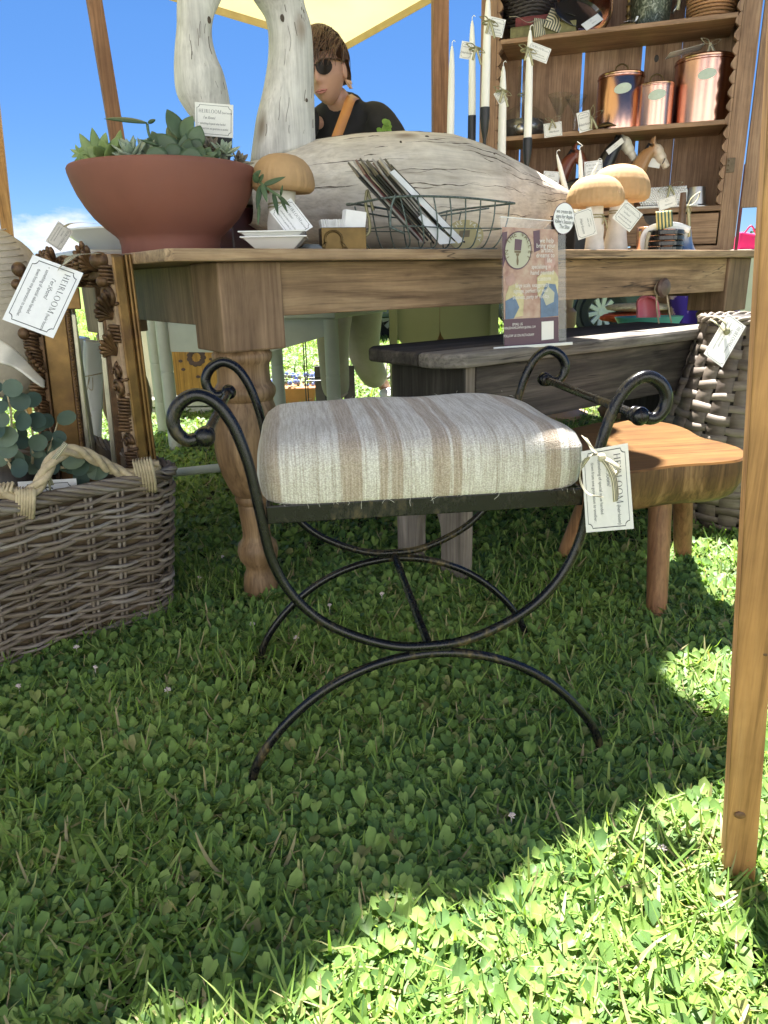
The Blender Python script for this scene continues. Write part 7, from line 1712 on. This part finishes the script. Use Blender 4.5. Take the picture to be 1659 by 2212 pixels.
# flower trough, wire plant stand, dark crate slats
ft = thing('flower_trough', 'terracotta trough of blue flowers on the sunny grass behind the table', 'planter', G(635, 872, 0)); b = G(635, 878, 0)
MB().hexa([b + Vector((x, y, 0)) for x, y in ((-.11, -.07), (.11, -.07), (.11, .07), (-.11, .07))], [b + Vector((x, y, .12)) for x, y in ((-.145, -.09), (.145, -.09), (.145, .09), (-.145, .09))]).build('trough', mat('orange_clay', (.42, .19, .075), .8, var=.12), ft, bevel=.012)
bl = MB(); gr = MB()
for i in range(60):
    p = b + Vector((rnd.uniform(-.13, .13), rnd.uniform(-.07, .07), .125 + rnd.random() * .06)); (bl if rnd.random() < .6 else gr).ball(p, rnd.uniform(.008, .016), 6, 4)
bl.build('blue_blossom', mat('blue_petal', (.20, .28, .62), .7, var=.3), ft); gr.build('grey_foliage', mat('grey_green_foliage', (.20, .24, .16), .8, var=.3), ft)
wsd = thing('wire_plant_stand', 'thin dark wire stand on the grass beside the trouser legs', 'stand', G(700, 900, 0))
b = G(705, 905, 0)
for x in (-.10, .0, .10):
    for y in (0, .12): MB().tube([b + Vector((x, y, 0)), b + Vector((x, y, .42))], .003, 6).build('wire_leg', M_blackm, wsd)
for z in (.02, .2, .42): MB().tube([b + Vector((x, y, z)) for x, y in ((-.10, 0), (.10, 0), (.10, .12), (-.10, .12))], .003, 6, closed=True).build('wire_ring', M_blackm, wsd)
for x0_, x1_, lab in ((684, 706, 'dark slate board leaning left of the trouser legs'), (745, 765, 'dark slate board between the trouser legs')):
    t = thing('slate_board', lab, 'board', G((x0_ + x1_) / 2, 900, 0), 0, 'slate boards'); q0, q1 = P(x0_, 890, 3.9), P(x1_, 790, 3.9); MB().box(((q0.x + q1.x) / 2, 3.9, q1.z / 2), (q1.x - q0.x, .02, q1.z)).build('slate', mat('slate_black', (.05, .045, .042), .7, var=.3), t, bevel=.003)
# two pale green panels (folding chairs) behind the bench
M_pg = mat('pale_green_fabric', (.36, .38, .20), .9, var=.06, scale=6)
sc2 = thing('fabric_screen', 'pale green two panel cloth screen with rounded lower corners behind the plank bench', 'screen', P(950, 760, 3.3)); Yp = 3.25
for x0_, x1_ in ((858, 949.6), (950.6, 1062)):
    a, b = P(x0_, 720, Yp), P(x1_, 720, Yp); zb_, zt_ = P(900, 752 if x0_ < 900 else 746, Yp).z, P(900, 560, Yp).z; r = .07; w0, w1 = a.x, b.x
    poly = [(w0, zt_), (w0, zb_ + r)] + [(w0 + r - r * math.cos(R_(q)), zb_ + r - r * math.sin(R_(q))) for q in range(10, 90, 16)] + [(w1 - r + r * math.sin(R_(q)), zb_ + r - r * math.cos(R_(q))) for q in range(0, 90, 16)] + [(w1, zb_ + r), (w1, zt_)]
    MB().hexa([Vector((x, Yp, z)) for x, z in poly], [Vector((x, Yp + .006, z)) for x, z in poly]).build('cloth_panel', M_pg, sc2)
for x in (850, 1066): p = P(x, 740, Yp - .02); MB().box((p.x, Yp - .02, .36), (.035, .03, .72)).build('screen_post', M_pg, sc2, bevel=.003)
p0, p1 = P(850, 600, Yp - .02), P(1066, 600, Yp - .02); MB().box(((p0.x + p1.x) / 2, Yp - .02, .705), (p1.x - p0.x - .04, .025, .03)).build('screen_rail', M_pg, sc2)
# teal tray with a pink scoop hung by twine
ty = thing('teal_tray', 'teal oval tray with a pale rim behind the plank bench', 'tray', P(1400, 690, 3.1)); ct = P(1402, 685, 3.1)
MB().lathe([(.10, -.030), (.125, -.026), (.14, .0), (.142, .003), (.136, .003), (.12, -.022), (.001, -.024)], ct, 32, sx=1.0, sy=.6).build('tray', mat('teal_enamel', (.10, .40, .36), .35, var=.06), ty, smooth=True)
q0 = Vector((ct.x, ct.y, 0)); MB().lathe([(.12, 0), (.12, .02), (.03, .05), (.03, ct.z - .06), (.09, ct.z - .031)], q0, 20).build('stand', M_dkwood, ty, smooth=True)
pk = thing('pink_scoop', 'coral pink plastic scoop standing up in the teal tray', 'scoop', ct); c = P(1404, 676, 3.08)
def scoop(u, v):
    w = .046 * (1 - .15 * v) ; z = -.045 + .112 * v; x = (u - .5) * 2; top = math.sqrt(max(0, 1 - max(0, (v - .72) / .28) ** 2)); return c + Vector((x * w * top - .012 * v, .022 * (1 - x * x) - .0 + .02 * v, z))
MB().grid(scoop, 16, 24).build('scoop', mat('coral_plastic', (.85, .20, .24), .35, var=.03), pk, smooth='all', solid=.005)
rim2 = [scoop(0, v / 12) for v in range(13)] + [scoop(1, v / 12) for v in range(12, -1, -1)]
MB().tube(rim2, .006, 6).build('scoop_rim', MATS['coral_plastic'], pk, smooth='all')
twn = thing('twine_loop', 'brown twine loop hanging from the dark knob of the table apron', 'twine', tabP(1.35, -.09, .651))
kp = tabP(1.35, -.078, .648)
MB().tube(spline([kp + Vector((-.012, 0, .0)), P(1418, 660, kp.y + .01), P(1424, 703, kp.y + .02)], 6), .0024, 6).build('strand', M_rope, twn); MB().tube(spline([kp + Vector((.014, 0, .0)), P(1445, 670, kp.y + .01), P(1452, 704, kp.y + .02)], 6), .0024, 6).build('strand', M_rope, twn)
MB().tube([kp + Vector((.020 * math.cos(R_(q)), .0, .022 * math.sin(R_(q)))) for q in range(0, 360, 20)], .0024, 6, closed=True).build('strand', M_rope, twn)
pile = thing('folded_blankets', 'pile of folded red and ochre blankets behind the teal tray', 'blankets', G(1370, 860, 0))
b = P(1375, 700, 3.5); b.z = 0
for i, (cl, hgt) in enumerate(((( .16, .10, .05), .10), ((.35, .27, .10), .10), ((.10, .05, .03), .10), ((.30, .22, .07), .10), ((.07, .03, .025), .07), ((.55, .10, .035), .05), ((.62, .55, .40), .04))):
    z0 = (0, .10, .20, .30, .40, .47, .52)[i]; blob(b + Vector((.01 * (-1) ** i, 0, z0 + hgt / 2)), (.16, .14, hgt / 2), i, .04, 4, 28, 12).build('blanket', mat('blanket_%d' % i, cl, .95, var=.3, scale=50), pile, smooth='all')
def _purple():
    m, nt, b_ = newmat('purple_print'); cv = coords(nt, (22, 22, 22)); v = nt.nodes.new('ShaderNodeTexVoronoi'); v.inputs['Scale'].default_value = .62; v.inputs['Randomness'].default_value = .35; nt.links.new(cv.outputs[0], v.inputs['Vector'])
    n = noise(nt, cv.outputs[0], 4, 3); ad = nt.nodes.new('ShaderNodeMath'); ad.operation = 'MULTIPLY_ADD'; ad.inputs[1].default_value = .5; nt.links.new(n.outputs[0], ad.inputs[0]); nt.links.new(v.outputs['Distance'], ad.inputs[2])
    r = ramp(nt, [(.50, (.55, .47, .52)), (.57, (.22, .14, .40)), (.61, (.045, .022, .24))]); nt.links.new(ad.outputs[0], r.inputs[0]); nt.links.new(r.outputs[0], b_.inputs['Base Color']); b_.inputs['Roughness'].default_value = .9; return m
pc = thing('purple_cloth_table', 'side table under a purple cloth with pale flowers, behind the right end of the bench', 'table', G(1500, 860, 0))
ca, cb_ = P(1418, 650, 3.35), P(1600, 650, 3.2); zt = .70
def pcl(u, v):
    x = ca.x + (cb_.x - ca.x) * u; y = ca.y + (cb_.y - ca.y) * u; return Vector((x - .0 + (.06 * (1 - v) if u < .1 else 0) + .10 * v * (1 - u), y + .03 * math.sin(u * 22) * v, zt - (zt - .25 - .12 * u) * v))
MB().grid(pcl, 40, 20).build('cloth', _purple(), pc, smooth='all', solid=.003)
MB().box(((ca.x + cb_.x) / 2, 3.47, zt - .008), (cb_.x - ca.x, .34, .02)).build('tabletop', M_dkwood, pc)
for x in (ca.x + .05, cb_.x - .05): MB().box((x, 3.55, (zt - .02) / 2), (.04, .04, zt - .02)).build('leg', M_dkwood, pc)
# cars parked far back
def wheel(parent, c, R, ax, mt_rim):
    MB().lathe([(R * .66, -.09), (R * .95, -.10), (R, -.06), (R, .06), (R * .95, .10), (R * .66, .09)], c, 36, axis=ax, cap=False).build('tyre', mat('tyre_rubber', (.012, .012, .013), .8, var=.2) if 'tyre_rubber' not in MATS else MATS['tyre_rubber'], parent, smooth=True)
    rm = MB().lathe([(R * .60, .055), (R * .67, .062), (R * .68, .09), (R * .64, .092), (R * .58, .02), (.001, .0)], c, 36, axis=ax, cap=False); rm.build('rim', M_blackm, parent, smooth=True)
    sk = MB()
    for i in range(10):
        a_ = R_(36 * i + 10); d1 = ax @ Vector((math.cos(a_), math.sin(a_), 0)); e = ax @ Vector((-math.sin(a_), math.cos(a_), 0)); n3 = ax @ Vector((0, 0, 1)); w0, w1 = R * .075, R * .12
        sk.hexa([c + d1 * R * .10 - e * w0 + n3 * .05, c + d1 * R * .10 + e * w0 + n3 * .05, c + d1 * R * .62 + e * w1 + n3 * .07, c + d1 * R * .62 - e * w1 + n3 * .07], [c + d1 * R * .10 - e * w0 + n3 * .075, c + d1 * R * .10 + e * w0 + n3 * .075, c + d1 * R * .62 + e * w1 * .7 + n3 * .09, c + d1 * R * .62 - e * w1 * .7 + n3 * .09])
    sk.lathe([(R * .16, .05), (R * .16, .085), (.001, .09)], c, 16, axis=ax); sk.build('spokes', mat('alloy_silver', (.5, .5, .5), .35, var=.05) if 'alloy_silver' not in MATS else MATS['alloy_silver'], parent, smooth=True)
def car(lab, x0_, Y, L, paint, name='parked_car', ang=0.):
    t = thing(name, lab, 'car', (x0_, Y, hz_(Y)), ang, 'cars parked on the field')
    T_ = lambda x, y, z: WM[t] @ Vector((x, y, z)); w = 1.78
    side = [(0, .42), (.02, .72), (.35, .86), (1.05, .95), (1.75, 1.42), (3.2, 1.46), (4.0, 1.05), (L - .05, .95), (L, .5), (L - .05, .36), (.1, .34)]
    MB().hexa([T_(x, 0, z) for x, z in side], [T_(x, w, z) for x, z in side]).build('body', paint, t, bevel=.06)
    MB().hexa([T_(x, -.004, z) for x, z in [(1.25, .98), (1.82, 1.36), (2.42, 1.38), (2.42, .99)]], [T_(x, .004, z) for x, z in [(1.25, .98), (1.82, 1.36), (2.42, 1.38), (2.42, .99)]]).build('window', M_blackg, t)
    MB().hexa([T_(x, -.004, z) for x, z in [(2.5, .99), (2.5, 1.38), (3.15, 1.39), (3.75, 1.04)]], [T_(x, .004, z) for x, z in [(2.5, .99), (2.5, 1.38), (3.15, 1.39), (3.75, 1.04)]]).build('window', M_blackg, t)
    ax = Matrix.Rotation(ang, 3, 'Z') @ Matrix.Rotation(R_(90), 3, 'X')
    for x in (.85, L - .95):
        MB().lathe([(.40, -.02), (.40, .03), (.001, .03)], T_(x, -.01, .34), 30, axis=ax).build('wheel_arch', M_blackm, t)
        wh = sub_empty('wheel', t); wheel(wh, T_(x, .02, .335), .335, ax, M_pewter)
        wh2 = sub_empty('wheel', t); wheel(wh2, T_(x, w - .05, .335), .335, ax, M_pewter)
    MB().box(T_(L / 2, .01, .36), (L - 2.6, .03, .10), Matrix.Rotation(ang, 3, 'Z')).build('sill', M_blackm, t)
    return t
Yk = 10.9; cw = P(1300, 674, Yk)
car('dark blue grey car whose alloy wheel shows below the table', cw.x - 3.34, Yk - .47, 4.3, mat('dark_blue_paint', (.02, .035, .055), .2, var=.05), ang=R_(8))
cw2 = P(1000, 735, 13)
car('silver car far behind the green cloth screen', -.2, 15.5, 4.2, mat('silver_paint', (.5, .52, .56), .25, metal=.4, var=.03))
car('dark teal car behind the woman and the green screen', -3.2, 12.2, 4.4, mat('dark_teal_paint', (.012, .03, .038), .2, var=.05))
# pink bag at the far right, red pole
pb_ = P(1612, 522, 6.0); sd = thing('display_plinth', 'plain plinth out on the grass holding up the hot pink bag', 'plinth', (pb_.x, 6.0, 0))
MB().box((pb_.x, 6.0, (pb_.z - .06) / 2), (.3, .25, pb_.z - .06)).build('plinth', M_cream, sd, bevel=.005)
pg = thing('hot_pink_bag', 'hot pink bag beyond the right end of the table', 'bag', (pb_.x, 6.0, pb_.z - .06))
z0 = pb_.z - .058; MB().hexa([(pb_.x - .085, 5.95, z0), (pb_.x + .09, 5.95, z0), (pb_.x + .09, 6.07, z0), (pb_.x - .085, 6.07, z0)], [(pb_.x - .065, 5.97, z0 + .13), (pb_.x + .085, 5.97, z0 + .105), (pb_.x + .085, 6.05, z0 + .105), (pb_.x - .065, 6.05, z0 + .13)]).build('bag', mat('hot_pink', (.9, .02, .16), .6, var=.03), pg, bevel=.012)
MB().tube(spline([(pb_.x - .04, 5.96, z0 + .12), (pb_.x, 5.95, z0 + .17), (pb_.x + .05, 5.96, z0 + .11)], 5), .006, 6).build('bag_handle', MATS['hot_pink'], pg)
rp = P(1594, 500, 5.5); post('thin_pole', 'thin dark red pole beyond the right end of the table', (rp.x, 5.5, 0), (rp.x, 5.5, P(1597, 455, 5.5).z + .3), .018, mat('dark_red_paint', (.16, .02, .02), .5, var=.1))

# flat lettering becomes plain mesh
bpy.context.view_layer.update()
dg = bpy.context.evaluated_depsgraph_get()
for o in [o for o in S.objects if o.type == 'FONT']:
    me = bpy.data.meshes.new_from_object(o.evaluated_get(dg)); me.name = 'lettering'
    n2 = bpy.data.objects.new('lettering', me); COL.objects.link(n2); n2.parent = o.parent; n2.matrix_local = o.matrix_local.copy()
    cu = o.data; bpy.data.objects.remove(o); bpy.data.curves.remove(cu)
